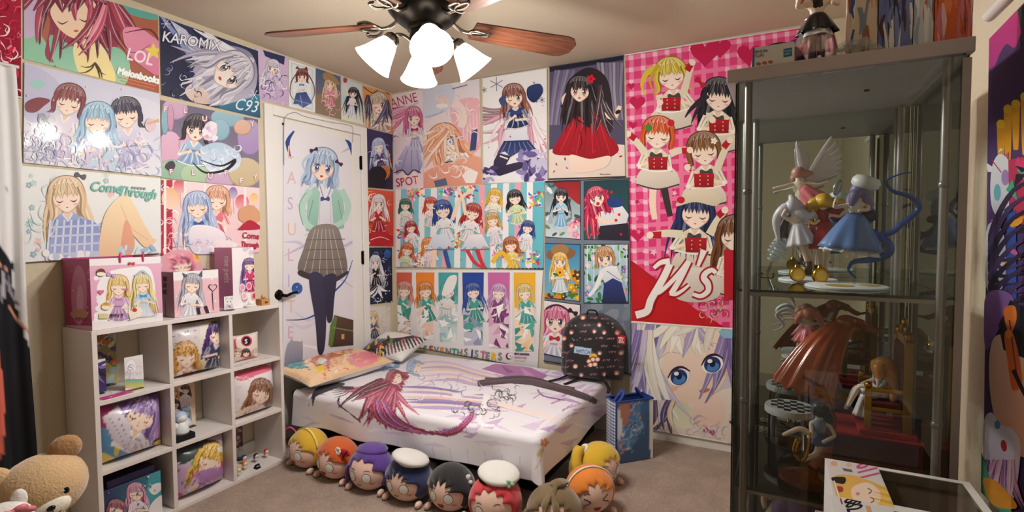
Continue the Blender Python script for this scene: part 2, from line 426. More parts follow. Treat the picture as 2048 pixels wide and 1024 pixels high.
    # -------- output 1: flat layered mesh on a plane
    def mesh(s, p0, n, off, th=.0015, edge='#eee'):
        """the sheet stands on plane (p0, n) raised by off towards the room"""
        n = Vector(n).normalized(); p0 = Vector(p0)
        mb = MB()
        fr = [onpl(p0 + n * (off + th), n, *p) for p in s.q]; bk = [v - n * th for v in fr]
        mb.add(fr + bk, [(0, 1, 2, 3), (7, 6, 5, 4)] + [(i, 4 + i, 4 + (i + 1) % 4, (i + 1) % 4) for i in range(4)], edge)
        base = p0 + n * (off + th); st = min(2.5e-5, .005 / max(1, s.lay))
        for pts, c, c2, ax, i in s.sh:
            vs = [onpl(base, n, *p) + n * (st * (i + 1)) for p in pts]
            if c2 is None: mb.add(vs, [tuple(range(len(vs)))], c)
            else:
                pr = [p[0] * ax[0] + p[1] * ax[1] for p in pts]; lo, hi = min(pr), max(pr)
                mb.add(vs, [tuple(range(len(vs)))], [mixc(c, c2, (q - lo) / max(1e-6, hi - lo)) for q in pr])
        return mb
    # -------- output 2: colour at a point, for curved cloth
    def table(s):
        T_ = []
        for pts, c, c2, ax, _l in s.sh:
            xs = [p[0] for p in pts]; ys = [p[1] for p in pts]
            T_.append((min(xs), max(xs), min(ys), max(ys), pts, c, c2, ax))
        return T_
    def at(s, x, y, T_):
        for x0, x1, y0, y1, pts, c, c2, ax in reversed(T_):
            if x < x0 or x > x1 or y < y0 or y > y1: continue
            ins = False; j = len(pts) - 1
            for i in range(len(pts)):
                a, b = pts[i], pts[j]
                if (a[1] > y) != (b[1] > y) and x < (b[0] - a[0]) * (y - a[1]) / (b[1] - a[1]) + a[0]: ins = not ins
                j = i
            if ins:
                if c2 is None: return c
                pr = [p[0] * ax[0] + p[1] * ax[1] for p in pts]; lo, hi = min(pr), max(pr)
                return mixc(c, c2, (x * ax[0] + y * ax[1] - lo) / max(1e-6, hi - lo))
        return (.8, .8, .8)
def wproj(P):
    X = Vector(P) - CP; z = X.dot(FW)
    return 1024 + F * X.dot(CR) / z, 512 - F * X.dot(CU) / z
# ================================================================== THE ROOM
m_wall = M('wall_paint', '#d2c6ad', .9, bump=.35, scale=90, var=.03)
m_ceil = M('ceiling_paint', '#c9bba4', .95, bump=.3, scale=120, var=.02)
def carpet_mat():
    m = M('carpet', '#9a887c', 1, bump=1.5, scale=75, var=.42, sheen=.2); nt = m.node_tree; b = nt.nodes['Principled BSDF']
    src = b.inputs['Base Color'].links[0].from_socket
    tc = nt.nodes.new('ShaderNodeTexCoord'); n = nt.nodes.new('ShaderNodeTexNoise'); n.inputs['Scale'].default_value = 7; n.inputs['Detail'].default_value = 8; n.inputs['Roughness'].default_value = .7
    mp = nt.nodes.new('ShaderNodeMapRange'); mp.inputs[1].default_value = .3; mp.inputs[2].default_value = .7; mp.inputs[3].default_value = .78; mp.inputs[4].default_value = 1.2
    vm = nt.nodes.new('ShaderNodeVectorMath'); vm.operation = 'SCALE'
    nt.links.new(tc.outputs['Object'], n.inputs['Vector']); nt.links.new(n.outputs[0], mp.inputs[0]); nt.links.new(src, vm.inputs[0]); nt.links.new(mp.outputs[0], vm.inputs['Scale']); nt.links.new(vm.outputs[0], b.inputs['Base Color'])
    return m
m_carpet = carpet_mat()
m_white = M('white_paint', '#e9e7e2', .45, var=.02, scale=8)
m_door = M('door_paint', '#ecebe8', .4, var=.02, scale=6)
st = lambda o: tag(o, kind='structure')
st(MB().bx(XA - .1, XC + .1, YD - .1, YB + .1, -.08, 0).build('floor', m_carpet))
st(MB().bx(XA - .1, XC + .1, YD - .1, YB + .1, ZC, ZC + .08).build('ceiling', m_ceil))
st(MB().bx(XA - .1, XA, YD, YB, 0, ZC).build('wall_left', m_wall))
st(MB().bx(XA - .1, XC + .1, YB, YB + .1, 0, ZC).build('wall_back', m_wall))
st(MB().bx(XC, XC + .1, YD, YB, 0, ZC).build('wall_right', m_wall))
st(MB().bx(XA - .1, XC + .1, YD - .1, YD, 0, ZC).build('wall_front', m_wall))
st(MB().bx(XA, XC, YB - .014, YB, 0, .085).bx(XA, XC, YB - .008, YB, .085, .095).build('baseboard_back', m_white, bevel=.003))
st(MB().bx(XA, XA + .014, YD, 2.0, 0, .085).build('baseboard_left', m_white, bevel=.003))
st(MB().bx(XC - .014, XC, YD, YB, 0, .085).build('baseboard_right', m_white, bevel=.003))
# door
D0, D1, DT = 2.081, 2.945, 2.035
dr = empty('door_1', (XA, (D0 + D1) / 2, 0), kind='structure')
fw_ = .06
MB().bx(XA, XA + .018, D0 - .0, D0 + fw_, 0, DT + fw_).build('frame_jamb', m_door, dr, bevel=.004)
MB().bx(XA, XA + .018, D1 - fw_, D1, 0, DT + fw_).build('frame_jamb', m_door, dr, bevel=.004)
MB().bx(XA, XA + .018, D0 + fw_, D1 - fw_, DT, DT + fw_).build('frame_head', m_door, dr, bevel=.004)
MB().bx(XA, XA + .008, D0 + fw_ + .004, D1 - fw_ - .004, .01, DT - .006).build('door_leaf', m_door, dr, bevel=.002)
m_blk = M('black_metal', '#16130f', .35, metal=.8)
for z in (.28, 1.13, 1.83):
    hy = D1 - fw_ - .004
    MB().tube([(XA + .014, hy, z - .05), (XA + .014, hy, z + .05)], .008, 8).bx(XA + .008, XA + .012, hy - .012, hy + .012, z - .045, z + .045).build('hinge', m_blk, dr)
hy, hz = on(0, XA + .02, 558, 590)[1], on(0, XA + .02, 558, 590)[2]
hd = MB().lathe([(0, 0), (.034, 0), (.034, .008), (.024, .014), (.011, .018), (.011, .045), (0, .046)], (XA + .008, hy, hz), 20, rot=Matrix.Rotation(PI / 2, 3, 'Y'))
hd.tube(smooth_pts([(XA + .05, hy, hz), (XA + .052, hy + .03, hz - .006), (XA + .05, hy + .07, hz + .004), (XA + .048, hy + .115, hz + .008)], 5), [.011] * 6 + [.009] * 5 + [.008] * 5, 8)
hd.build('handle', m_blk, dr, smooth=.7)
# thin cord taped over the door head
MB().tube(smooth_pts([on(0, XA + .022, *p) for p in [(568, 330), (568, 250), (572, 232), (590, 225), (610, 233), (660, 244), (700, 251), (706, 262), (705, 285)]], 4), .0018, 5).build('hanging_cord', M('cord_grey', '#8f8c86', .6), dr)
MB().lathe([(0, 0), (.008, 0), (.008, .004), (0, .005)], on(0, XA + .01, 566, 248), 10, rot=Matrix.Rotation(PI / 2, 3, 'Y')).build('pin', m_blk, dr)

# ================================================================== CEILING FAN
FC = Vector((-1.25, 1.68, 0)); FB = 2.135
fan = empty('ceiling_fan', (FC.x, FC.y, ZC), 'dark bronze ceiling fan with brown wooden blades and four lit glass shades', 'ceiling fan')
m_brz = M('bronze', '#2b2724', .35, metal=.9, var=.1, scale=30)
m_nick = M('brushed_nickel', '#8e8880', .28, metal=1)
def wood_mat(name, c1, c2, sc):
    m = bpy.data.materials.new(name); m.use_nodes = True; nt = m.node_tree; b = nt.nodes['Principled BSDF']; b.inputs['Roughness'].default_value = .4
    tc = nt.nodes.new('ShaderNodeTexCoord'); mp = nt.nodes.new('ShaderNodeMapping'); mp.inputs['Scale'].default_value = sc
    n = nt.nodes.new('ShaderNodeTexNoise'); n.inputs['Scale'].default_value = 3; n.inputs['Detail'].default_value = 6; n.inputs['Distortion'].default_value = .8
    r = nt.nodes.new('ShaderNodeValToRGB'); r.color_ramp.elements[0].position = .35; r.color_ramp.elements[1].position = .65
    r.color_ramp.elements[0].color = (*hx(c1), 1); r.color_ramp.elements[1].color = (*hx(c2), 1)
    nt.links.new(tc.outputs['Object'], mp.inputs[0]); nt.links.new(mp.outputs[0], n.inputs['Vector']); nt.links.new(n.outputs[0], r.inputs[0]); nt.links.new(r.outputs[0], b.inputs['Base Color'])
    return m
m_bl = wood_mat('blade_wood', '#4a2618', '#704028', (2, 30, 30))
MB().lathe([(0, 2.426), (.075, 2.426), (.07, 2.39), (.03, 2.36), (.022, 2.35), (.022, 2.3), (.06, 2.29), (.13, 2.265), (.15, 2.22), (.145, 2.18), (.12, 2.15), (.095, 2.13), (.07, 2.12), (.07, 2.105), (.06, 2.1), (0, 2.1)], (FC.x, FC.y, 0), 32).build('motor_housing', m_brz, fan, smooth=.6)
MB().lathe([(0, 2.1), (.058, 2.1), (.062, 2.08), (.05, 2.045), (.04, 2.02), (.02, 2.0), (.008, 1.985), (0, 1.983)], (FC.x, FC.y, 0), 24).build('light_kit_hub', m_brz, fan, smooth=.6)
for k in range(5):
    a = math.radians(-163 + 72 * k); Rz = Matrix.Rotation(a, 4, 'Z'); T_ = Matrix.Translation(FC)
    tw = Matrix.Rotation(math.radians(-14), 4, 'X')
    # blade outline: straight sides, clipped corners at the tip
    ol = [(.2, -.054), (.62, -.074), (.655, -.066), (.685, -.032), (.685, .032), (.655, .066), (.62, .074), (.2, .054)]
    blade = MB().prism([(x, y, 0) for x, y in ol], (0, 0, .007))
    blade.xf(tw); blade.xf(Matrix.Translation((0, 0, FB)))
    me_o = blade.build('blade', m_bl, fan, local=True, bevel=.0015)
    me_o.matrix_local = Matrix.Translation((0, 0, -ZC)) @ Rz
    br = MB()
    br.tube(smooth_pts([(.1, 0, FB + .03), (.13, 0, FB + .008), (.16, 0, FB - .006), (.2, 0, FB - .006)], 4), .008, 8)
    for s_ in (-1, 1):
        br.tube(smooth_pts([(.185, 0, FB - .006), (.195, .03 * s_, FB - .007), (.225, .048 * s_, FB - .006 + .009 * s_), (.262, .044 * s_, FB - .006 + .008 * s_), (.255, .026 * s_, FB - .006 + .005 * s_)], 4), .006, 8)
        br.tube(smooth_pts([(.19, 0, FB - .006), (.215, .014 * s_, FB - .008), (.25, .012 * s_, FB - .007), (.275, 0, FB - .006)], 4), .005, 8)
    o = br.build('blade_iron', m_nick, fan, local=True, smooth=True); o.matrix_local = Matrix.Translation((0, 0, -ZC)) @ Rz
m_shade = M('lit_frosted_glass', '#fff6e8', .4, emit='#fff4e6', es=SHADE_E)
for k, an in enumerate((-47, 45, 135, 219)):
    a = math.radians(an); d = Vector((math.cos(a), math.sin(a), 0)); C0 = Vector((FC.x, FC.y, 2.055))
    ne = C0 + d * .125 + Vector((0, 0, .015))
    arm = MB().tube(smooth_pts([C0 + d * .045, C0 + d * .08 + Vector((0, 0, .025)), C0 + d * .108 + Vector((0, 0, .03)), ne], 4), .007, 8)
    arm.build('lamp_arm', m_nick, fan, smooth=True)
    ax = (d * .62 + Vector((0, 0, -.78))).normalized(); q = Vector((0, 0, 1)).rotation_difference(ax).to_matrix()
    MB().lathe([(0, -.012), (.02, -.012), (.03, 0), (.032, .018), (.028, .022)], ne, 20, rot=q).build('lamp_socket', m_nick, fan, smooth=.6)
    sh = MB().lathe([(.026, .016), (.031, .02), (.04, .038), (.05, .065), (.061, .095), (.074, .122), (.079, .128), (.074, .125), (.056, .09), (.045, .06), (.034, .035), (.02, .022)], ne, 24, rot=q)
    sh.f = sh.f[:-2]; sh.c = sh.c[:-2]
    so = sh.build('lamp_shade', m_shade, fan, smooth=True)
    MB().ball(ne + ax * .062, (.022, .022, .03), 14, 8, rot=q).build('bulb', M('lit_bulb', '#fff', .5, emit='#fff0dc', es=30), so, smooth=True)
    ld = bpy.data.lights.new('bulb_light', 'POINT'); ld.energy = BULB_W; ld.color = (1, .985, .955); ld.shadow_soft_size = .05
    lo = bpy.data.objects.new('bulb_light', ld); COL.objects.link(lo); lo.location = ne + ax * .15

# ================================================================== CUBE SHELF
SX0, SX1, SY0, SY1, SH_ = XA + .012, -2.497, 1.062, 1.974, .912
m_lam = M('white_laminate', '#e4ddda', .4, var=.015, scale=5)
shf = empty('cube_shelf', ((SX0 + SX1) / 2, (SY0 + SY1) / 2, 0), 'white cube shelf of nine open compartments beside the door', 'shelf')
BT = .019
cw_ = (SY1 - SY0 - BT) / 3; ch_ = (SH_ - BT) / 3
for k in range(2):
    y = (SY0, SY1 - BT)[k]; MB().bx(SX0, SX1, y, y + BT, 0, SH_).build('side_panel', m_lam, shf, bevel=.0015)
for k in (0, 3):
    MB().bx(SX0, SX1, SY0 + BT, SY1 - BT, k * ch_, k * ch_ + BT).build('top_panel' if k else 'bottom_panel', m_lam, shf, bevel=.0015)
for k in (1, 2):
    MB().bx(SX0, SX1 - .002, SY0 + BT, SY1 - BT, k * ch_, k * ch_ + BT).build('shelf_board', m_lam, shf, bevel=.0015)
    y = SY0 + k * cw_
    for j in range(3): MB().bx(SX0, SX1 - .002, y, y + BT, j * ch_ + BT, (j + 1) * ch_).build('divider', m_lam, shf, bevel=.0015)
def cell(r, c):   # row from the top, column from the bear's side: y0, y1, z0, z1
    return SY0 + c * cw_ + BT, SY0 + (c + 1) * cw_, (2 - r) * ch_ + BT, (3 - r) * ch_

# ================================================================== GLASS CABINET
CX0, CX1, CY0, CY1, CT = -.1125, .337, 1.32, 1.82, 1.685
m_cab = M('cabinet_grey', '#b4aaad', .45, var=.02, scale=6)
m_post = M('cabinet_post', '#9a9492', .35, metal=.5)
m_gl = glass_mat('clear_glass', (.965, .985, .972), None)
m_gls = glass_mat('shelf_glass', (.9, .95, .93), None)
m_mir = glass_mat('back_mirror', (.06, .07, .06), .93, 0, (.74, .82, .8))
m_edge = M('glass_edge', '#0c1a15', .2)
cab = empty('display_cabinet', ((CX0 + CX1) / 2, (CY0 + CY1) / 2, 0), 'tall grey glass display cabinet full of figurines with mirrored back', 'cabinet')
MB().bx(CX0, CX1, CY0, CY1, CT - .03, CT).build('top_panel', m_cab, cab, bevel=.002)
MB().bx(CX0, CX1, CY0, CY1, 0, .05).build('base_panel', m_cab, cab, bevel=.002)
for x in (-.066, .301):
    for y in (CY0 + .025, CY1 - .03): MB().tube([(x, y, .05), (x, y, CT - .03)], .0085, 10).build('post', m_post, cab, smooth=.8)
gx0, gx1 = -.09, .326
def pane(name, a, b, edges):
    o = MB().bx(*a).build(name, m_gl, cab)
    for e in edges: MB().bx(*e).build('pane_edge', m_edge, o)
pane('glass_door', (gx0, gx1, CY0 + .004, CY0 + .008, .055, CT - .034), 0, [(gx0 - .003, gx0, CY0 + .003, CY0 + .009, .055, CT - .034), (gx1, gx1 + .003, CY0 + .003, CY0 + .009, .055, CT - .034)])
pane('side_pane', (gx0, gx0 + .004, CY0 + .014, CY1 - .012, .05, CT - .03), 0, [(gx0, gx0 + .004, CY0 + .012, CY0 + .014, .05, CT - .03)])
pane('side_pane', (gx1 - .004, gx1, CY0 + .014, CY1 - .012, .05, CT - .03), 0, [(gx1 - .004, gx1, CY0 + .012, CY0 + .014, .05, CT - .03)])
MB().bx(gx1 - .008, gx1 + .006, CY0 + .0, CY0 + .003, .06, CT - .04).build('door_stile', m_post, cab)
MB().bx(gx0, gx1, CY1 - .008, CY1 - .004, .05, CT - .03).build('back_mirror', m_mir, cab)
SHZ = [1.168, .686, .3]
for z in SHZ:
    o = MB().bx(gx0 + .006, gx1 - .006, CY0 + .03, CY1 - .012, z - .006, z).build('glass_shelf', m_gls, cab)
    MB().bx(gx0 + .03, gx1 - .02, CY0 + .028, CY0 + .03, z - .006, z).build('shelf_edge', m_edge, o)
    MB().bx(gx0 + .02, gx1 - .02, CY0 + .026, CY0 + .032, z - .015, z - .007).build('shelf_rail', m_post, cab)
for z in (.9, 1.4):
    for x in (-.066, .301): MB().ball((x, CY0 + .025, z), .011, 10, 6).build('shelf_peg', m_post, cab, smooth=True)
MB().lathe([(0, 0), (.006, 0), (.006, .003), (0, .003)], (.19, 1.55, CT - .033), 12).build('lamp_hole', m_blk, cab)

# ================================================================== BED
BX0, BX1, BY0, BY1, BZ = -2.6, -.955, 2.1, 3.2, .368
bed = empty('bed', ((BX0 + BX1) / 2, (BY0 + BY1) / 2, 0), 'low bed with a black base and a printed white sheet', 'bed')
m_bk = M('black_fabric', '#0d0c0d', .9, bump=.3, scale=300)
MB().bx(BX0 - .06, BX1 - .1, BY0 + .2, BY1, .0, .2).build('base', m_bk, bed, bevel=.01)
MB().bx(BX0 - .05, BX1 - .03, BY0 + .04, BY1 - .01, .2, BZ - .02).build('mattress', M('mattress_fabric', '#141315', .9), bed, bevel=.02)
# ================================================================== POSTERS: sheets of print on the walls (plain drawn stand-ins)
m_paper = M('glossy_print', rough=.55, attr=True, coat=.15)
m_matte = M('matte_print', rough=.6, attr=True)
m_cloth = M('cloth_print', rough=.9, attr=True, bump=.12, scale=500)
PLA = (Vector((XA, 0, 0)), Vector((1, 0, 0))); PLB = (Vector((0, YB, 0)), Vector((0, -1, 0))); PLC = (Vector((XC, 0, 0)), Vector((-1, 0, 0)))
m_rodw = M('white_rod', '#e2dfd8', .4); m_rodd = M('dark_rod', '#241f30', .4); m_rodg = M('gold_frame', '#c9bd93', .4)
def put(art, pl, off, name, label, cat='poster', mat=None, group=None, rods=None, edge='#eee', sides=None, th=.0015):
    mb = art.mesh(pl[0], pl[1], off, th, edge)
    mid = sum(mb.v[:4], Vector()) / 4
    if rods is None and sides is None:
        return tag(mb.build(name, mat or m_paper, org=mid), label, cat, group)
    root = empty(name, mid, label, cat, group)
    mb.build('sheet', mat or m_cloth, root)
    a, b, c, d = mb.v[:4]
    if rods:
        for p, q in ((a, b), (d, c)):
            e = (q - p).normalized() * .008
            MB().tube([p - e * .4, q + e * .4], .004, 8).build('rod', rods, root, smooth=.8)
    if sides:
        for p, q in ((a, d), (b, c)): MB().tube([p, q], .004, 6).build('side_trim', sides, root)
    return root
SKIN = '#f7dcc6'
# ---------------------------------------------------------------- left wall
A = Art([(-34, -34), (42, -14), (42, 195), (-34, 178)]).bg('#b5203f', '#7d1028')
A.scatter((-34, -30, 42, 190), 60, ['#e0587a', '#f5c9d4', '#8c0f2a', '#ffe9ee', '#d23458'], 4, 16, 'swirl').scatter((-34, 80, 42, 190), 30, ['#d9153f', '#f08aa0', '#fff'], 3, 8, 'leaf')
put(A, PLA, .004, 'wall_scroll', 'crimson wall scroll with white swirls above a hanging cloth', 'wall scroll', rods=m_rodw)

A = Art([(48, -45), (316, 30), (318, 186), (48, 118)]).bg('#b0674c', '#a55a44')
A.S([(200, -20), (330, 0), (330, 40), (250, 25)], '#5fb0a4').S([(40, 30), (75, 60), (110, 130), (40, 130)], '#8fc9a9').S([(40, -20), (90, -20), (80, 60), (40, 70)], '#cdb7d6')
A.S([(75, -30), (100, 40), (90, 110), (120, 125), (180, 100), (215, 115), (240, 80), (235, 20), (210, -30)], '#7c2238', '#9c3350')
A.S([(100, 70), (150, 95), (190, 100), (235, 95), (260, 130), (240, 175), (150, 150), (110, 130)], '#76b8a2', '#a5d6b6')
A.S([(150, 85), (190, 80), (215, 110), (230, 165), (170, 155), (150, 125)], '#f2dcb0', '#f4e596')
A.locks(140, -30, 16, 45, 135, 150, 16, ['#8f2d47', '#74203a', '#b0405c', '#5d172c'], .2, 70)
A.S([(102, 15), (112, 50), (140, 74), (170, 76), (188, 52), (192, 10), (150, -20)], '#f6dfc8', '#f2cfae').L([(114, 42), (124, 48), (136, 42)], .8, '#4a2a34', .8, mid=3).L([(158, 38), (170, 43), (181, 36)], .8, '#4a2a34', .8, mid=3).E(152, 62, 5, 2.5, 0, '#c4685a')
A.locks(148, -25, 13, 35, 145, 62, 15, ['#8f2d47', '#74203a', '#b0405c', '#7c2238'], .1, 40)
A.locks(200, 10, 7, 70, 110, 110, 10, ['#c04a68', '#8f2d47', '#e58aa0'], .25, 20)
A.S([(245, 60), (275, 55), (300, 70), (318, 90), (318, 150), (280, 130), (255, 105)], '#e79ab4', '#d878a0').L([(248, 66), (300, 60), (325, 95)], 1, '#7c2238', 1, mid=4)
A.star(306, 103, 18, '#efd85a').L([(232, 60), (262, 105), (300, 90)], 1.5, '#6a1a30', 1)
A.T('LOL', 250, 118, 34, '#fbe7ee', 14, .9, 0, .5)
A.locks(190, 125, 5, 40, 130, 40, 2.5, ['#4a3020'], .5)
A.T('Melonbooks', 233, 147, 19, '#e8f3e8', 14, .92, 0, 1.6).T('Melonbooks', 233, 147, 19, '#fff', 14, .92, 0, .5)
A.L([(236, 154), (312, 172)], 1.6, '#e88a5a').L([(240, 161), (308, 178)], 1.2, '#e88a5a')
put(A, PLA, .004, 'poster', 'orange and green poster lettered Melonbooks with a pink LOL heart')

A = Art([(319, 32), (516, 102), (520, 236), (323, 190)]).bg('#27345f', '#1c2445')
A.S([(319, 60), (350, 90), (380, 150), (360, 200), (319, 190)], '#1a2040').P([(340, 40), (372, 60), (440, 150), (400, 140)], '#c9cfe4').P([(318, 30), (330, 36), (390, 110), (375, 112)], '#8f9cc8')
A.L([(385, 60), (430, 70), (455, 95), (420, 90), (385, 60)], 4, '#15151f', 3).S([(370, 180), (400, 160), (440, 175), (440, 205), (390, 205)], '#e8d6cf', '#d8bcb4')
A.S([(400, 100), (450, 90), (500, 105), (515, 150), (500, 200), (455, 215), (420, 190), (390, 150)], '#8d8aa6', '#bdbccf')
A.locks(500, 120, 14, 150, 215, 150, 11, ['#d6d4e2', '#a5a2bb', '#eceaf2', '#77748f'], .3, 10)
A.girl(462, 145, 38, '#d9d7e3', '#a9a6bd', '#2a3158', '#1b2040', '#f1e2d9', '#6a5560', 62, 1, .5, True, 0)
A.scatter((330, 120, 400, 200), 24, ['#dfe3f2', '#39477c', '#8c99c8', '#12162e'], 3, 9, 'swirl').P([(430, 215), (520, 190), (520, 236)], '#3f86a0', '#2a5078')
for x, y, r in ((331, 48, 10), (508, 190, 11), (356, 60, 5)):
    for k in range(3): A.L([(x - r * math.cos(k * PI / 3), y - r * math.sin(k * PI / 3)), (x + r * math.cos(k * PI / 3), y + r * math.sin(k * PI / 3))], 1.2, '#e9eefa')
A.T('KAROMIX', 322, 82, 29, '#39406c', 10, .92, 0, 1.3).T('KAROMIX', 322, 82, 29, '#f2f2fa', 10, .92, 0, .3).T('C93', 466, 218, 33, '#e6f2f7', 9, .85, .2)
put(A, PLA, .004, 'poster', 'navy poster of a silver-haired figure lettered KAROMIX and C93')

A = Art([(49, 125), (319, 188), (323, 353), (47, 325)]).bg('#cdcfe6', '#e6e6f0')
A.S([(47, 130), (120, 170), (90, 240), (47, 230)], '#c3c2de').S([(250, 190), (320, 210), (322, 260), (280, 230)], '#dfe0ee').S([(60, 165), (78, 160), (92, 168), (80, 178), (66, 176)], '#9fcfc8')
A.girl(138, 202, 30, '#8a3038', '#6a1f2a', '#e9e2ef', '#cfc4e2', SKIN, face=False, tilt=14, ln=.1, body=1.2)
A.S([(52, 205), (75, 195), (100, 200), (88, 212), (70, 225), (52, 222)], '#7a2530')
A.girl(252, 228, 29, '#3b3552', '#26223c', '#dcd6ee', '#c5bfe2', SKIN, face=False, tilt=-6, ln=.15, body=1.2)
A.girl(195, 240, 31, '#a9cfe6', '#7fa8cf', '#eceaf6', '#d0cdea', SKIN, face=False, tilt=3, ln=.6, body=1.15)
A.E(84, 238, 9, 12, 0, '#8f96a6').E(103, 240, 8, 10, 0, '#c9d0d8').E(76, 262, 8, 7, 0, '#6d7688')
A.scatter((50, 275, 320, 345), 120, ['#f4f2fa', '#bfc3e2', '#d9d6ee', '#a8c4da', '#efe6f2', '#9fa6cf'], 5, 17, 'swirl').scatter((50, 240, 110, 320), 30, ['#fff', '#b6b9da', '#d3cdea'], 4, 12, 'swirl')
A.scatter((50, 140, 320, 330), 30, ['#fff', '#f3e6d2', '#f2c6cf'], 1, 2.5).scatter((170, 300, 230, 340), 14, ['#d8c9e6', '#c2d8ea'], 6, 14, 'leaf').E(300, 250, 11, 14, 0, '#e2c9d2').P([(292, 246), (316, 238), (318, 244), (294, 250)], '#d9b48c')
put(A, PLA, .006, 'poster', 'pale lavender poster of three frilly dolls with red, blue and black hair')

A = Art([(322, 200), (516, 239), (519, 376), (323, 356)]).bg('#6f6884', '#8a8296')
for x, y, rx, ry, c in [(350, 218, 26, 22, '#c9a0c4'), (340, 300, 26, 38, '#d9a8c6'), (375, 290, 18, 22, '#d9a8c6'), (345, 345, 34, 26, '#8fb59a'), (390, 350, 30, 24, '#a9c9a4'), (440, 360, 30, 18, '#c9a7c9'), (490, 345, 34, 30, '#c8b78f'), (500, 275, 26, 36, '#a890c4'), (455, 235, 34, 20, '#89b7c9'), (440, 260, 20, 22, '#89b7c9'), (485, 255, 18, 16, '#d9b09a'), (330, 240, 8, 30, '#7fb0c4'), (341, 236, 7, 28, '#c98fb4')]:
    A.E(x, y, rx, ry, 0, dark(c, .7)).E(x, y - 1, rx - 1.5, ry - 1.5, 0, mixc(c, '#fff', .15), c)
A.girl(393, 258, 25, '#3a2c36', '#241a22', '#aecbe2', '#86a4cc', SKIN, '#5a4540', 10, 1, .2, True, .9)
A.E(420, 262, 14, 20, 10, '#e9dbe9').scatter((408, 242, 432, 282), 16, ['#f4ecf6', '#cdb6d6', '#e7c6dc'], 3, 6)
A.S([(400, 300), (440, 285), (480, 310), (470, 340), (420, 345)], '#b7cfe9', '#d9e6f4').scatter((415, 290, 480, 340), 30, ['#e9f1fa', '#8fb0dc', '#f6f8fc'], 4, 10, 'swirl')
A.L([(385, 325), (410, 345), (450, 340), (470, 320), (440, 332), (400, 320)], 1, '#1c1620', 1, mid=7).S([(330, 335), (335, 325), (345, 322), (350, 332), (342, 342)], '#3c3046')
for t, x, y, r in [('F', 326, 223, 6), ('L', 366, 226, -4), ('U', 403, 242, 0), ('Y', 500, 253, -8), ('F', 338, 349, -5), ('L', 382, 350, 0), ('U', 414, 357, 2), ('F', 448, 351, -4), ('F', 478, 366, 4), ('Y', 506, 360, -6)]:
    A.T(t, x + .8, y + .8, 15, '#c27f8d', r, 1, 0, .8).T(t, x, y, 15, '#f7e7ea', r, 1, 0, .4)
put(A, PLA, .004, 'poster', 'grey poster of round pastel plush shapes spelling FLUFFY')

A = Art([(41, 331), (321, 357), (322, 506), (43, 525)]).bg('#eef0ef', '#e8ecee')
A.scatter((50, 345, 318, 515), 26, ['#a5cdd6', '#bcd9de', '#8fb6d0', '#f0c3cc', '#cfe3e2'], 4, 10, 'flower').scatter((60, 350, 130, 510), 16, ['#dfe6e4', '#c9d9dc', '#d6e4e6'], 8, 22, 'swirl')
A.girl(132, 392, 34, '#e9cfa9', '#cda882', '#9fb0dc', '#7d90c8', SKIN, face=False, tilt=-4, ln=1.0, body=1.0)
A.S([(110, 460), (150, 440), (190, 445), (200, 480), (185, 522), (95, 518)], '#8796cf', '#a9b6e4')
for k in range(7): A.L([(100 + 14 * k, 440), (92 + 15 * k, 520)], 4, '#dbe2f4')
for k in range(4): A.L([(100, 455 + 18 * k), (200, 450 + 18 * k)], 4, '#cdd6ef')
A.scatter((90, 505, 205, 522), 22, ['#f6f7fa', '#c7d0ea'], 4, 9)
A.S([(198, 510), (205, 440), (225, 405), (250, 388), (262, 400), (300, 470), (312, 480), (290, 495), (262, 470), (250, 505), (230, 512)], '#f6e2bd', '#efc9a2').S([(250, 440), (268, 480), (262, 508), (240, 510)], '#e9a88c').L([(240, 410), (262, 455), (296, 480)], .8, '#d39a78', .8)
A.scatter((235, 490, 318, 512), 16, ['#b9d6e2', '#d8e6ee', '#9fc0dc'], 5, 10, 'leaf').bow(160, 352, 11, '#57525e', .3)
A.T('Come', 178, 381, 27, '#79b8ae', 5, .95, .18, .8).T('Through', 234, 390, 27, '#79b8ae', 6, .82, .18, .8)
for k in range(5): A.R(262 + 6 * k, 373 + k * .5, 266 + 6 * k, 378 + k * .5, '#8a9a9c')
put(A, PLA, .012, 'poster', 'white poster of a gingham dress lettered Come Through in teal', th=.004)

A = Art([(322, 358), (519, 376), (519, 505), (322, 511)]).bg('#f4dfe2', '#f0ccd4')
A.R(322, 360, 345, 512, '#b8233f').scatter((322, 370, 350, 510), 24, ['#f3e6ea', '#e68f9c', '#fff'], 5, 14, 'swirl')
for x, y, rx, ry, c in [(342, 397, 19, 22, '#f0b98a'), (360, 372, 13, 15, '#d6475c'), (466, 386, 9, 12, '#8f6fae'), (484, 405, 14, 16, '#e2556a'), (508, 398, 9, 12, '#efc074')]:
    A.E(x, y, rx, ry, 0, c, mixc(c, '#fff', .45)).L([(x, y + ry), (x + 2, y + ry + 30)], .7, '#a04a58')
for k in range(5): A.L([(330 + 40 * k, 360), (330 + 40 * k, 510)], 5, '#fbeef0')
A.girl(434, 398, 23, '#e8b394', '#c98a70', '#e9838f', '#d05a6c', SKIN, face=False, tilt=4, ln=.3, body=1.1)
A.girl(394, 412, 25, '#b9cbe9', '#8f9fd0', '#8fb4de', '#6d92ca', SKIN, face=False, tilt=-4, ln=1.3, body=1.0, bow='#3d5a9c')
A.S([(380, 455), (420, 452), (450, 470), (440, 505), (385, 505)], '#f5f1f6', '#dcd6ea').S([(430, 480), (470, 485), (465, 508), (425, 508)], '#f2e8ec')
A.scatter((345, 480, 470, 508), 26, ['#fff', '#cfd6ee', '#f4c9d0', '#8d8fc4'], 4, 10, 'swirl').S([(478, 420), (500, 410), (519, 425), (515, 445), (480, 442)], '#d9a37e').S([(478, 455), (498, 440), (519, 452), (519, 458), (478, 460)], '#b6213c')
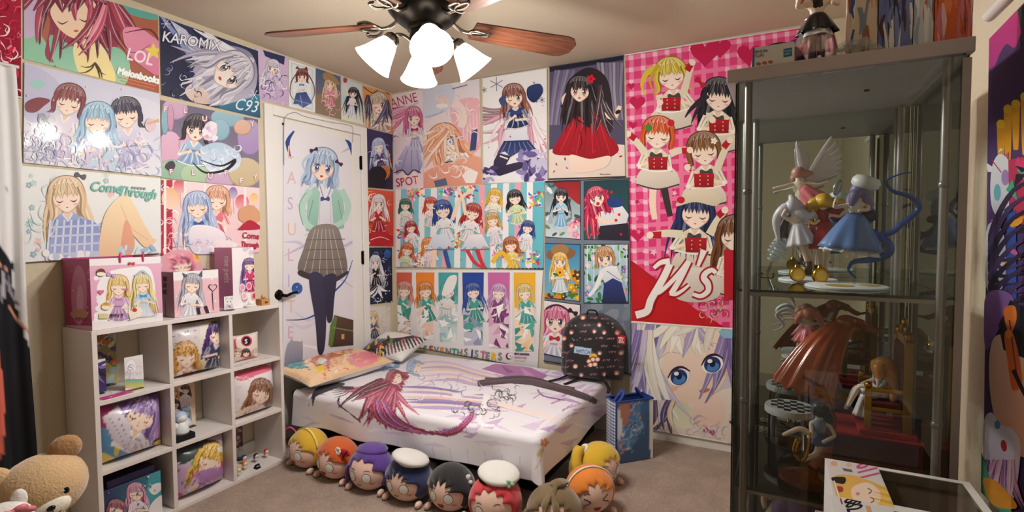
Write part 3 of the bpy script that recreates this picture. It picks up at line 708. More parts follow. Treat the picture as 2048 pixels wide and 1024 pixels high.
A.T('Come', 483, 476, 17, '#b02040', 4, .8, 0, .5).T('Through', 481, 493, 15, '#b02040', 4, .68, 0, .5)
put(A, PLA, .004, 'poster', 'pink balloon poster lettered Come Through in red')

# small posters over and beside the door
A = Art([(512, 96), (576, 115), (577, 213), (519, 198)]).bg('#d9c3de', '#c9aed2').P([(525, 98), (570, 112), (568, 130), (530, 112)], '#2b3263')
A.girl(545, 135, 14, '#e2dfee', '#b7b0cf', '#d3c3e2', '#b79fd0', SKIN, '#8a4a6a', 8, .9, 1.1, True, 1.1).scatter((515, 150, 577, 210), 30, ['#e9dcf0', '#a68fc4', '#f3d0e0', '#51487e', '#fff'], 4, 11, 'swirl')
put(A, PLA, .003, 'poster', 'small lilac poster of a silver-haired figure in ruffles above the door')
A = Art([(577, 119), (630, 136), (630, 225), (578, 213)]).bg('#edf0f0').P([(582, 124), (626, 139), (626, 221), (583, 210)], '#cfdde2').P([(585, 128), (623, 141), (623, 216), (586, 206)], '#e6edef')
A.girl(604, 152, 12.5, '#7e2f35', '#5a1c24', '#f2f2f6', '#c9cfe0', SKIN, '#7a3a30', 2, .9, .2, True, 1.2, bow='#5b84b4').P([(590, 138), (594, 132), (600, 138)], '#7e2f35').P([(606, 139), (613, 133), (616, 142)], '#7e2f35')
A.L([(592, 148), (582, 165), (580, 188), (588, 200)], 2, '#5a1c24', 1).L([(617, 150), (627, 170), (628, 190), (620, 205)], 2, '#5a1c24', 1)
A.P([(592, 186), (612, 184), (624, 206), (616, 210), (606, 216), (596, 208), (586, 208)], '#3a4a80', '#5468a4').L([(590, 200), (618, 208)], 1, '#aebbe0').L([(600, 190), (604, 214)], 1, '#aebbe0')
put(A, PLA, .003, 'poster', 'small white-framed poster of a maroon-haired figure in a blue plaid skirt')
A = Art([(632, 136), (681, 153), (682, 239), (631, 226)]).bg('#42618c', '#8a7462').S([(632, 190), (682, 195), (682, 240), (630, 228)], '#8f7a66')
A.girl(660, 167, 11, '#e6c79c', '#c69a72', '#dd8fa4', '#c9708c', SKIN, '#8a5040', 0, .9, 1.2, True, 1.3).S([(645, 148), (660, 145), (678, 165), (674, 170), (658, 160), (648, 160)], '#a5825e').scatter((640, 175, 680, 225), 16, ['#e9a0b4', '#f4d5c9', '#d6809a'], 4, 9, 'swirl')
put(A, PLA, .003, 'poster', 'small beach poster of a blonde figure in a straw hat and pink wrap')
A = Art([(683, 153), (723, 170), (727, 250), (683, 239)]).bg('#c9dbe2', '#e6ead9').S([(683, 190), (727, 205), (727, 225), (683, 210)], '#bcd6de')
A.girl(706, 186, 10, '#2e2a3a', '#1d1a28', '#eaeaf0', '#cdd3e2', SKIN, '#4a4050', 6, .9, 2.2, True, 1.4).L([(696, 192), (690, 172), (692, 160)], 4, SKIN, 3).E(690, 160, 4, 6, 0, '#b0424a').L([(714, 180), (724, 210), (727, 245)], 5, '#2a2636', 2)
put(A, PLA, .003, 'poster', 'small sky-blue poster of a long black-haired figure in a white dress')
A = Art([(725, 171), (780, 187), (786, 267), (733, 254)]).bg('#e29a55', '#d98850')
A.girl(757, 208, 20, '#d9c7ae', '#a58e7e', '#e9dccf', '#b79f92', SKIN, '#7a5038', -6, .85, 1.1, True, .9, wink=-1).locks(735, 190, 4, 70, 100, 60, 6, ['#5a587a', '#3c3a58'], .2).locks(774, 200, 4, 80, 105, 60, 6, ['#5a587a', '#3c3a58'], .2)
A.L([(727, 174), (745, 186), (760, 178), (778, 189)], 1.5, '#3a2c28', 1.5).T('STAR', 742, 246, 9, '#5a3a30', 12, .8)
put(A, PLA, .005, 'poster', 'small orange poster of a pale-haired winking face in the room corner')
A = Art([(724, 254), (785, 269), (786, 379), (728, 374)]).bg('#3b2f5c', '#241c3c')
A.girl(757, 292, 14, '#bfd0ea', '#8fa4d0', '#4a3f78', '#2e2650', '#efe2de', '#6a5a90', -8, .85, 1.6, face=False, body=1.2).E(768, 345, 12, 14, 0, '#d07a34', '#a3521c').S([(735, 345), (755, 332), (772, 345), (768, 378), (738, 376)], '#17131f').L([(775, 300), (780, 330), (770, 360)], 3, '#d8883c', 1).scatter((728, 262, 784, 320), 14, ['#8f7fc0', '#1a1430', '#c9b9e6'], 2, 7, 'swirl')
put(A, PLA, .007, 'cloth_banner', 'small dark purple banner of a pale blue-haired figure with orange pumpkin', 'banner', mat=m_matte, edge='#1a1528')
A = Art([(725, 376), (787, 383), (787, 493), (726, 492)]).bg('#d9583c', '#b92432').scatter((726, 380, 787, 490), 26, ['#f0b53c', '#e9d8c4', '#8c1424', '#f2e6dc'], 4, 11, 'swirl')
A.girl(757, 406, 15, '#ece6e4', '#c4b6bc', '#c4202e', '#8f1220', SKIN, '#5a6a9a', 0, .85, .9, True, 1.2).S([(735, 470), (760, 462), (784, 472), (780, 488), (735, 488)], '#b3152a').L([(740, 480), (760, 474), (778, 480)], 1.4, '#f4dfc8', 1).S([(728, 478), (740, 486), (730, 492)], '#f0e2cf')
put(A, PLA, .004, 'cloth_banner', 'small red banner of a white-haired figure in red', 'banner', mat=m_matte)
A = Art([(727, 495), (784, 495), (785, 604), (728, 610)]).bg('#16203c', '#0e1630').scatter((728, 496, 784, 606), 50, ['#3c5a9a', '#dfe6f6', '#24345e', '#8fa6da'], 1.5, 8, 'swirl').scatter((728, 496, 784, 606), 30, ['#cfdcf6'], .6, 1.4)
A.girl(750, 524, 12, '#dfe1ea', '#a3a9c0', '#10131f', '#05070f', SKIN, '#6a6f90', -4, .85, 2.0, True, 1.3).E(774, 508, 7, 9, 0, '#2f5fae', '#1c3c7e').locks(752, 570, 8, 30, 150, 28, 6, ['#e6e9f2', '#1a2036'], .4)
put(A, PLA, .004, 'cloth_banner', 'small midnight blue banner of a silver-haired figure', 'banner', mat=m_matte, edge='#10162c')
A = Art([(727, 614), (780, 612), (781, 668), (728, 690)]).bg('#e3ddd6', '#d6d0cc').scatter((727, 614, 780, 668), 20, ['#f4f0ec', '#bcb6c4', '#cfc2b4'], 4, 10, 'swirl')
A.girl(746, 635, 11, '#ead2a4', '#c9a878', '#5a5f80', '#3c4060', SKIN, '#b07a3a', -6, .85, 1.3, True, 1.2)
put(A, PLA, .003, 'poster', 'small cream poster of a blonde figure above the pillows')

# long poster on the door
dq = [(567, 250), (703, 282), (707, 700), (566, 742)]
A = Art(dq).bg('#e9e8ee', '#e2e0ea')
for k in range(16):
    x = A.rng.uniform(565, 690); y = A.rng.uniform(280, 690); A.L([(x, y), (x + A.rng.uniform(15, 50), y + A.rng.uniform(-25, 25)), (x + A.rng.uniform(40, 80), y + A.rng.uniform(-30, 30))], .5, A.rng.choice(['#cfcbe0', '#d8d4e6', '#f6f5fa', '#c4bfd8']), .5, mid=7)
A.L([(588, 262), (575, 285), (582, 318)], 3, '#2a4a8c', 1, mid=9).L([(690, 278), (700, 290), (706, 318)], 2, '#2a4a8c', 1, mid=8).L([(572, 640), (610, 638), (640, 622), (662, 590), (690, 560), (705, 520)], 1, '#2f4f94', 1, mid=5).L([(610, 440), (625, 465), (632, 490)], 3, '#2a3f80', 1)
for i, t in enumerate('LASULITE'): A.T(t, 574, 316 + 51.5 * i, 36, mixc('#e9c3b4', '#c9b6d9', i % 3 / 2), 0, .75)
A.E(594, 577, 11, 12, 0, '#2d5296', '#3f6bb4').scatter((586, 568, 602, 586), 5, ['#cfe0f6'], .8, 1.6)
A.P([(632, 372), (668, 374), (678, 400), (672, 430), (668, 462), (630, 466), (626, 430), (618, 400)], '#eeeef4', '#d6d6e4').L([(640, 372), (650, 400), (662, 376)], 2, '#8d92b0', 2).bow(650, 398, 9, '#39518c')
A.P([(630, 372), (640, 385), (634, 466), (612, 462), (614, 420), (616, 385)], '#a9d3c6', '#8fc0b0').P([(670, 374), (662, 390), (668, 462), (688, 456), (688, 415), (684, 385)], '#a9d3c6', '#8fc0b0').L([(620, 380), (604, 412), (612, 448)], 14, '#b6dccf', 12).L([(612, 448), (634, 462)], 12, '#b6dccf', 9).L([(682, 380), (696, 410), (688, 442)], 13, '#b6dccf', 11).L([(688, 442), (664, 455)], 11, '#b6dccf', 9).L([(612, 385), (598, 412), (606, 450)], 1.2, '#5d9080', 1.2).L([(626, 400), (616, 440)], 1.2, '#5d9080', 1).L([(676, 400), (684, 440)], 1.2, '#5d9080', 1).E(634, 464, 8, 6, 20, SKIN).E(660, 456, 7, 6, -20, SKIN).L([(640, 400), (638, 460)], 1, '#b9bccf', 1).L([(660, 402), (662, 455)], 1, '#b9bccf', 1)
A.S([(625, 455), (668, 450), (684, 480), (694, 545), (660, 560), (598, 545), (606, 500)], '#8f857f', '#6f6762')
for k in range(6): A.L([(630 + 7 * k, 458), (606 + 16 * k, 550)], 1.2, '#c9beb2')
for k in range(4): A.L([(612, 480 + 20 * k), (690, 478 + 20 * k)], 1.2, '#4d4744')
A.S([(600, 540), (630, 552), (660, 558), (694, 542), (690, 552), (655, 568), (600, 552)], '#3a3436')
A.S([(618, 552), (648, 556), (652, 640), (648, 700), (636, 705), (630, 640)], '#3b3752', '#2c2a40').S([(646, 556), (672, 550), (668, 600), (664, 640), (654, 642), (650, 600)], '#35324c', '#2a283c')
A.girl(645, 332, 31, '#bcd2e8', '#8fa9d0', '#eef0f4', '#cfd6e4', SKIN, '#5a5f9a', 8, .9, .25, True, 0)
A.bow(627, 300, 8, '#4a2f50', -.3).bow(677, 326, 8, '#4a2f50', .6).L([(622, 310), (605, 325), (612, 345)], 8, '#bcd2e8', 1)
A.P([(668, 630), (706, 640), (706, 690), (660, 694)], '#5a3f34', '#46302a').P([(660, 650), (668, 632), (674, 634), (664, 694), (656, 690)], '#5d7a3c').L([(665, 655), (706, 662)], 2, '#7a9a50').R(682, 668, 688, 678, '#c9a85a').S([(570, 735), (574, 690), (588, 682), (604, 690), (600, 735)], '#a5a3b4', '#8f8da2').P([(578, 690), (582, 676), (588, 686)], '#a5a3b4').P([(596, 688), (604, 680), (605, 694)], '#a5a3b4')
put(A, PLA, .012, 'door_poster', 'long white poster on the door of a pale blue-haired figure in plaid', mat=m_matte)

# ---------------------------------------------------------------- back wall
A = Art([(784, 190), (846, 178), (847, 376), (788, 381)]).bg('#eee3e9', '#e9d3dd').T('ANNE', 783, 216, 27, '#b6305a', -14, .75).T('SPOT', 793, 374, 24, '#b6305a', -8, .8)
A.locks(815, 215, 16, 55, 170, 60, 7, ['#d9709c', '#c4507f', '#f0a9c4'], .3, 8)
A.girl(828, 234, 18, '#db7aa4', '#b34a7c', '#cfc9de', '#a9a2c4', SKIN, '#4a6a9c', -4, .85, .6, True, 1.3, wink=1, bow='#c0264e').P([(812, 292), (838, 294), (846, 330), (838, 348), (828, 340), (816, 352), (806, 342), (794, 350), (790, 330)], '#c4bedb', '#8f88b0').L([(816, 300), (804, 342)], 1, '#6a628c', 1).L([(824, 300), (824, 345)], 1, '#6a628c', 1).L([(834, 300), (840, 342)], 1, '#6a628c', 1).L([(790, 346), (805, 340), (816, 350), (828, 340), (842, 346)], 2.5, '#3c2f48', 2.5).L([(812, 350), (810, 368)], 7, SKIN, 5).L([(830, 348), (834, 368)], 7, SKIN, 5).scatter((788, 240, 800, 340), 10, ['#8f5a8c', '#fff', '#e6b9cf'], 4, 9, 'swirl').L([(812, 215), (838, 206)], 2.5, '#cfc6dc', 2.5)
A.T('SPOT', 793, 374, 24, '#b6305a', -8, .8)
put(A, PLB, .003, 'poster', 'tall pink-haired winking poster lettered ANNE in the corner')

A = Art([(846, 176), (959, 158), (963, 369), (848, 377)]).bg('#e9e2ea', '#f0d3cf')
A.S([(846, 180), (905, 170), (900, 215), (846, 235)], '#d3d6e6').S([(900, 215), (962, 200), (962, 290), (930, 300)], '#f0b9c4', '#eca6b4')
for k in range(6): A.L([(925 + 7 * k, 225), (928 + 7 * k, 285)], 2.5, '#f6d2d6')
A.L([(850, 235), (875, 228), (890, 220)], 4, '#b6bdd6', 3).E(886, 203, 14, 11, 0, '#ead0cf').E(884, 212, 12, 5, 0, '#f6efee').L([(908, 205), (925, 225), (922, 255)], 20, '#f3ded6', 14).L([(930, 196), (940, 225), (932, 258)], 3, '#e8c0b4', 2)
A.girl(890, 282, 30, '#f0b48c', '#dc8f6c', '#f2ece9', '#e2d0cc', '#f9e3d6', '#5a6ea4', -26, 1, .7, True, .6)
A.locks(885, 262, 16, 60, 160, 85, 6, ['#f3c3a0', '#e39b74', '#f8dcc6'], .25, 22)
A.S([(850, 345), (900, 325), (962, 315), (963, 372), (848, 378)], '#e8a88e', '#dc9480').P([(925, 352), (940, 336), (957, 345), (950, 366), (932, 366)], '#f4ece6').P([(868, 362), (892, 356), (896, 370), (872, 375)], '#5a6a80').P([(944, 262), (956, 258), (952, 300), (940, 302)], '#3c4a78').scatter((860, 310, 930, 345), 18, ['#f6e9e4', '#eac2b6', '#fff'], 5, 12, 'swirl').L([(905, 178), (935, 170)], 2, '#6a7488', 2)
A.scatter((850, 180, 960, 300), 26, ['#f4e6e4', '#dcd6e4', '#f0cfd0', '#cfd2e2', '#f8efe9'], 5, 14, 'swirl')
put(A, PLB, .006, 'wall_scroll', 'faded peach and pink wall scroll of an orange-haired reclining figure', 'wall scroll', rods=m_rodw)

A = Art([(964, 157), (1094, 137), (1095, 362), (966, 367)]).bg('#f0eff0', '#eceaee')
for x, y, r in ((993, 168, 14), (968, 180, 6), (1084, 200, 6), (984, 244, 4), (1050, 225, 4)):
    for k in range(3): A.L([(x - r * math.cos(k * PI / 3 + .5), y - r * math.sin(k * PI / 3 + .5)), (x + r * math.cos(k * PI / 3 + .5), y + r * math.sin(k * PI / 3 + .5))], 1.4, '#6a5f8a')
A.locks(1035, 215, 22, 60, 160, 110, 8, ['#e9c3cf', '#d9a0b4', '#a5808c', '#f4dfe6'], .35, 16).locks(1060, 235, 10, 50, 90, 90, 8, ['#e9c3cf', '#d59ab0', '#f6e6ec'], .3, 10)
A.P([(1012, 240), (1030, 232), (1048, 238), (1058, 285), (1008, 288)], '#f3f3f7', '#d6d8e6').P([(1008, 282), (1058, 280), (1080, 308), (1066, 304), (1052, 314), (1038, 304), (1022, 314), (1010, 303), (994, 308)], '#27335e', '#3c4c80')
for k in range(6): A.L([(1014 + 8 * k, 284), (1002 + 14 * k, 306)], 1, '#8fa0d0', 1)
A.P([(996, 306), (1022, 312), (1012, 330), (1062, 318), (1072, 326), (1030, 342), (1000, 352), (985, 348), (988, 322)], '#3c3650', '#2c2740').L([(1000, 312), (1016, 318)], 3, '#f0e6e6', 3).L([(1050, 200), (1075, 190), (1086, 165)], 12, '#eeeff4', 8)
A.girl(1028, 193, 22, '#a0685c', '#6f3c3a', '#34447a', '#27335e', SKIN, '#7a4038', -8, .95, .6, True, .9, wink=-1, bow='#2f4480').S([(1056, 175), (1080, 168), (1086, 185), (1070, 205), (1056, 196)], '#2f3f74', '#1f2c58').S([(998, 200), (1012, 190), (1008, 215)], '#46507e')
A.scatter((1040, 300, 1092, 358), 34, ['#6a5c96', '#8f84b8', '#43386c', '#c9c4de'], 7, 16, 'leaf').scatter((968, 335, 990, 362), 14, ['#6a5c96', '#43386c', '#b2abd0'], 5, 11, 'leaf').scatter((970, 165, 1092, 360), 18, ['#6a5f8a', '#b35a6a'], .8, 1.8)
put(A, PLB, .006, 'wall_scroll', 'white wall scroll of a brown-haired winking figure with purple blossoms', 'wall scroll', rods=m_rodw, sides=m_rodg)

A = Art([(1099, 135), (1247, 111), (1250, 353), (1098, 358)]).bg('#5c5570', '#4b4562').P([(1099, 135), (1247, 111), (1247, 120), (1099, 144)], '#231d36')
for k in range(7): A.L([(1112 + 6 * k, 140), (1104 + 4 * k, 200), (1100 + 3 * k, 250)], 5, ['#7a7390', '#8f88a4', '#69627e'][k % 3], 3)
for k in range(7): A.L([(1196 + 8 * k, 125), (1205 + 6 * k, 190), (1215 + 5 * k, 240)], 6, ['#8a8498', '#a49eb0', '#746d86'][k % 3], 4)
A.S([(1098, 300), (1150, 310), (1250, 290), (1252, 360), (1098, 360)], '#e9dcd2', '#e2cfc4').S([(1138, 160), (1178, 135), (1215, 160), (1226, 240), (1210, 270), (1130, 250), (1128, 200)], '#2c2028', '#3a2a30')
A.S([(1140, 215), (1160, 222), (1185, 222), (1205, 215), (1215, 260), (1238, 300), (1200, 320), (1150, 312), (1105, 305), (1128, 260)], '#b5182a', '#93101f')
for k in range(8): A.L([(1150 + 8 * k, 240), (1118 + 17 * k, 308)], 1.5, ['#d93a46', '#7a0c18'][k % 2], .5, mid=3)
A.L([(1146, 232), (1172, 248), (1200, 230)], 3, '#2a1418', 3)
A.L([(1140, 225), (1128, 200), (1140, 185)], 12, SKIN, 9).L([(1208, 225), (1228, 235), (1240, 212)], 12, SKIN, 8).E(1128, 214, 7, 4, 20, '#2a1c20').E(1236, 224, 6, 4, -30, '#2a1c20')
A.girl(1160, 180, 24, '#3a2a30', '#241a20', '#b5182a', '#93101f', SKIN, '#a04438', 4, .95, 1.4, True, 0).locks(1190, 170, 6, 70, 100, 100, 9, ['#35272d', '#251b20', '#4a3840'], .2, 14)
A.flower(1182, 158, 9, '#cf2233', '#8f101c').scatter((1105, 300, 1245, 350), 12, ['#b0202f', '#8f1420'], 2, 4, 'leaf').S([(1140, 310), (1180, 318), (1220, 312), (1210, 335), (1150, 345)], '#f2dccb', '#ecd0be').L([(1160, 262), (1164, 285), (1158, 300)], 1.5, '#2a1418', 1).T('illustration', 1200, 350, 5, '#5a4a44', 0)
put(A, PLB, .006, 'wall_scroll', 'dark wall scroll of a black-haired figure in a red dress with rose', 'wall scroll', rods=m_rodd)

# large pink check tapestry
A = Art([(1250, 110), (1606, 54), (1612, 668), (1264, 643)]).bg('#e2417f', '#d93274')
for k in range(16): A.L([(1262 + 24 * k, 60), (1272 + 24 * k, 660)], 9, '#ee7aa6')
for k in range(24): A.L([(1245, 118 + 24 * k), (1615, 62 + 26 * k)], 9, '#ee7aa6')
for k in range(16):
    for j in range(24):
        x = 1262 + 24 * k + j * .4; y = 118 + 24 * j - (x - 1245) * .15 * (1 - j / 16)
        if (x < 1300 or y < 140 or x > 1470): A.R(x - 4.5, y - 4.5, x + 4.5, y + 4.5, '#f3c6d6')
for x, y, r in [(1275, 205, 16), (1262, 172, 8), (1410, 105, 30), (1440, 95, 22), (1266, 250, 9), (1500, 110, 26), (1275, 470, 14)]: A.heart(x, y, r, '#c51a52')
A.P([(1258, 530), (1262, 520), (1440, 655), (1262, 650)], '#b81424').P([(1264, 560), (1300, 560), (1470, 668), (1264, 648)], '#c2161f')
CRM, RED = '#e6ddc4', '#b5162a'
def doll(x, y, r, hair, h2, tilt=0, ln=.4, arms=(), legs=True, sk='#eadfcf'):
    r *= 1.13
    if legs:
        A.L([(x - r * .3, y + r * 3.3), (x - r * .35, y + r * 4.6), (x - r * .2, y + r * 5.6)], r * .5, SKIN, r * .36).L([(x + r * .35, y + r * 3.3), (x + r * .6, y + r * 4.5), (x + r * .8, y + r * 5.4)], r * .5, '#3a3030', r * .34)
    A.S([(x - r * .9, y + r * 2.2), (x + r * .9, y + r * 2.2), (x + r * 1.4, y + r * 3.3), (x, y + r * 3.6), (x - r * 1.4, y + r * 3.3)], sk, '#cfc4b6').L([(x - r * 1.4, y + r * 3.3), (x, y + r * 3.62), (x + r * 1.4, y + r * 3.3)], 3, '#4a3c40', 3)
    A.girl(x, y, r, hair, h2, CRM, '#d2c7a6', SKIN, face=False, tilt=tilt, ln=ln, body=.75, bow='#4d4744')
    A.P([(x - r * .65, y + r * 1.5), (x + r * .65, y + r * 1.5), (x + r * .6, y + r * 2.35), (x - r * .6, y + r * 2.35)], RED, '#8f0f20')
    for k in range(3): A.E(x - r * .25, y + r * (1.65 + .25 * k), 1.6, col='#e6c46a', n=6).E(x + r * .25, y + r * (1.65 + .25 * k), 1.6, col='#e6c46a', n=6)
    for a, b in arms: A.L([(x + a * r * .8, y + r * 1.3), ((x + a * r * .8 + b[0]) / 2, (y + r * 1.3 + b[1]) / 2 - 3), b], r * .5, CRM, r * .36).L([(b[0] * .75 + x * .25, b[1] * .75 + (y + r * 1.3) * .25), b], r * .42, RED, r * .36).E(b[0], b[1], r * .22, col='#f4e3d3', n=8)
A.scatter((1262, 330, 1460, 520), 26, ['#f3c6d6', '#c51a52', '#ee7aa6'], 3, 9, 'star')
doll(1342, 150, 27, '#e3cf4a', '#b89c2c', -8, .2, [(1, (1385, 125)), (-1, (1320, 205))], False)
A.L([(1318, 135), (1295, 145), (1284, 170), (1290, 190)], 16, '#dcc640', 2).L([(1318, 130), (1300, 160), (1312, 195)], 9, '#c3ab34', 1)
doll(1438, 192, 28, '#2c2733', '#19161f', 4, .6, [(-1, (1425, 240))], False)
A.L([(1415, 190), (1385, 215), (1370, 235)], 14, '#2a2530', 2).bow(1400, 165, 12, '#c41c30', .8)
doll(1408, 300, 28, '#8a5f32', '#6b4522', -6, .15, [(1, (1460, 280)), (-1, (1375, 335))], False)
doll(1316, 268, 27, '#e0632c', '#b0431a', 5, .15, [(-1, (1256, 268)), (1, (1380, 300))], True)
A.E(1298, 256, 7, 7, 0, '#3f8a3c').E(1342, 246, 7, 7, 0, '#c01e30').flower(1428, 282, 7, '#f4efe6')
A.L([(1395, 395), (1380, 450), (1376, 500)], 15, SKIN, 10).L([(1376, 480), (1372, 520)], 12, '#3a3030', 9)
doll(1392, 425, 30, '#2c3468', '#1c2248', 4, 1.0, [(-1, (1300, 470)), (1, (1450, 420))], False)
A.S([(1352, 412), (1372, 384), (1408, 376), (1440, 394), (1432, 412), (1390, 404)], '#e9dfc9', '#d6c9ac').E(1362, 400, 8, 7, 0, '#c01e30')
doll(1470, 470, 30, '#7a4a24', '#54301a', 0, .9, [], False)
A.R(1448, 500, 1480, 600, RED).S([(1340, 540), (1420, 540), (1440, 590), (1390, 605), (1345, 590)], '#eae2da', '#cfc4ba').scatter((1400, 590, 1465, 655), 26, ['#d9c9a4', '#b5162a', '#e9dfc9', '#7a5a40'], 4, 10, 'swirl')
for x in (1540, 1580):
    for y in (180, 330, 480): doll(x, y, 26, ['#b04a78', '#4a3a6a', '#c98a3c'][(x + y) // 50 % 3], None, 0, .5, [], False)
# the name, drawn as brush strokes: red outline below white
def mus(w, c):
    A.L([(1340, 528), (1330, 550), (1318, 572), (1302, 600), (1294, 622), (1272, 630)], 14 + w, c, 15 + w, k=6).L([(1308, 536), (1322, 525), (1340, 522)], 7 + w, c, 12 + w).L([(1306, 582), (1316, 586), (1334, 572), (1360, 545), (1378, 522)], 7 + w, c, 10 + w)
    A.L([(1378, 522), (1362, 555), (1346, 582), (1342, 588)], 11 + w, c, 11 + w).L([(1340, 586), (1352, 588), (1366, 580), (1378, 570)], 9 + w, c, 5 + w)
    A.L([(1408, 500), (1404, 512), (1396, 532)], 14 + w, c, 6 + w).L([(1432, 546), (1424, 540), (1412, 546), (1408, 556), (1416, 568), (1416, 582), (1402, 592), (1386, 588)], 8 + w, c, 7 + w, mid=13 + w)
mus(7, '#a80f1c'); mus(0, '#f4f1ee')
put(A, PLB, .004, 'tapestry', "large pink check tapestry of red and cream uniforms lettered μ's", 'tapestry', mat=m_cloth, rods=m_rodw)

# cheerleading group towel
A = Art([(791, 379), (1089, 362), (1087, 538), (791, 534)]).bg('#7fc6d4')
for k in range(13): A.P([(790 + 24 * k, 360), (802 + 24 * k, 360), (800 + 24 * k, 545), (788 + 24 * k, 545)], ['#f2eef0', '#f0a9b4', '#f4f2f2'][k % 3])
A.P([(1066, 360), (1092, 360), (1090, 545), (1064, 545)], '#68bccd')
for x, y in [(832, 388), (895, 378), (935, 380), (1030, 410), (1075, 400), (812, 470), (845, 520), (1000, 500), (1060, 515), (905, 480)]:
    A.scatter((x - 17, y - 15, x + 17, y + 15), 34, ['#d9304a', '#f2d23c', '#3c6ac4', '#f4f4f4', '#6ab04a', '#e77a9c'], 3, 7, 'shard')
for x, y, r, c, d, t in [(811, 410, 11, '#2f6a5a', '#e6f0ea', 0), (862, 408, 12, '#d0442c', '#f4e6e6', 0), (822, 455, 11, '#b02a34', '#eceff6', -8), (990, 392, 13, '#eebc3c', '#f6efe2', 6), (1030, 396, 14, '#26262c', '#d6e9b4', -8), (985, 440, 13, '#d2a55e', '#f2e9f2', -10), (815, 500, 12, '#dc6a30', '#cfe6c4', 8), (858, 490, 13, '#f0943c', '#f4dfe6', -6), (1056, 455, 12, '#2a4690', '#eef2fa', 8), (1022, 490, 14, '#b5602c', '#f0d65a', -6), (946, 425, 16, '#b5302c', '#f4f0f4', 10), (886, 420, 17, '#2c4a98', '#eef3fa', -8)]:
    A.girl(x, y, r, c, None, d, None, SKIN, face=False, tilt=t, ln=.5, body=1.15)
A.L([(905, 440), (920, 400), (948, 378)], 8, SKIN, 6).L([(932, 430), (925, 395), (915, 378)], 7, SKIN, 5)
A.scatter((795, 385, 1060, 530), 60, ['#f2d23c', '#e77a9c', '#fff', '#3c6ac4', '#6ab04a'], 1.5, 3.5, 'shard')
for x, c, e in [(880, '#4a78c0', '#dfe9f6'), (950, '#d6394a', '#f6eef0')]:
    A.P([(x - 12, 470), (x + 14, 468), (x + 30, 496), (x + 18, 492), (x + 10, 500), (x, 493), (x - 10, 501), (x - 16, 493), (x - 28, 500)], e, '#cfd6e6').L([(x - 28, 500), (x + 30, 498)], 2, c, 2)
A.L([(955, 500), (962, 520), (975, 545)], 9, '#c93a48', 6).L([(935, 500), (950, 525), (970, 536)], 8, '#d6394a', 5).L([(985, 525), (1005, 505), (1030, 540)], 9, '#eec23c', 7).L([(890, 500), (900, 540)], 9, '#35579c', 8).L([(870, 500), (868, 540)], 9, SKIN, 7)
for k in range(38): A.E(790 + 8 * k, 539, 4.2, 3.5, 0, '#1e1a2c', n=8)
put(A, PLB, .007, 'towel', 'bright striped blue and pink towel of cheering figures with pompoms', 'towel', mat=m_cloth)

# six-panel towel
A = Art([(791, 539), (1086, 541), (1075, 738), (802, 688)]).bg('#eeedec', '#e6e4e6')
cols = [('#d9644c', '#d98f7c', '#4fb0a4'), ('#ee8a34', '#e28c3c', '#49a8a0'), ('#49aaa8', '#58b4b4', '#e9ecec'), ('#27479c', '#3a58a8', '#4fa89c'), ('#c86aa8', '#cfa0cf', '#8c4a84'), ('#f0b838', '#e4cd84', '#52b0a4')]
xs = [790, 829, 874, 922, 973, 1025, 1076]
for i, (b, h, d) in enumerate(cols):
    x0, x1 = xs[i] + 3, xs[i + 1] - 5; t0 = 545; b0 = 672 + 6 * i; cx = (x0 + x1) / 2
    A.P([(x0, t0), (x1, t0), (x1 - 3, b0), (x0 + (8 - i) * .6, b0)], mixc(b, '#fff', .55)).P([(x0, t0), (x1, t0), (x1 - 1, t0 + 62), (x0 + 1, t0 + 72)], b)
    A.girl(cx, 580 + i, 15, h, None, d, None, '#f4e0d2', face=False, tilt=(-1) ** i * 6, ln=[.8, .5, .3, 1.2, .7, .05][i], body=1.3)
    sub = Art([(x0, t0), (x1, t0), (x1 - 3, b0), (x0 + 3, b0)]); sub.scatter((x0, 615, x1, b0), 16, [d, '#fff', mixc(b, '#fff', .3), '#f4f2f2', dark(d, .7)], 7, 18, 'shard'); A.merge(sub)
A.S([(884, 590), (896, 556), (912, 550), (914, 562), (904, 585)], '#f4f4f2').R(1022, 544, 1025.5, 705, '#f2f0ef')
for (t, c), x, y in zip(zip('SEVENTH', ['#8e8c8c', '#c94c34', '#8e8c8c', '#e0843a', '#8e8c8c', '#3fa08c', '#8e8c8c']), [847, 858, 868, 880, 890.5, 904, 914], [704, 704.6, 706, 708, 708.5, 710, 711]): A.T(t, x, y, 19, c, 4, .82, 0, .9)
for (t, c), x, y in zip(zip('SISTERS', ['#8e8c8c', '#23408e', '#8e8c8c', '#cf6a8c', '#8e8c8c', '#e6c034', '#8e8c8c']), [928, 942, 949, 961, 971, 982, 996], [711, 713, 714, 716, 718, 719, 719]): A.T(t, x, y, 20, c, 4, .85, 0, .9)
A.E(1018, 712, 6, 6.5, 0, '#7c1c24').E(1020.5, 711.5, 5, 5.5, 0, '#eeecec').star(1021, 712, 2, '#555')
A.T('MITO KANYUDA', 1029, 709, 5.5, '#2a2626', 3, .72, 0, .3).T('MEMORY FUSE', 1029, 716, 5.2, '#c98fb4', 3, .72, 0, .2).T('MOI MALPOSO', 1029, 722, 5, '#e0b878', 3, .68)
put(A, PLB, .010, 'towel', 'white towel of six tall panels lettered SEVENTH SISTERS', 'towel', mat=m_cloth)

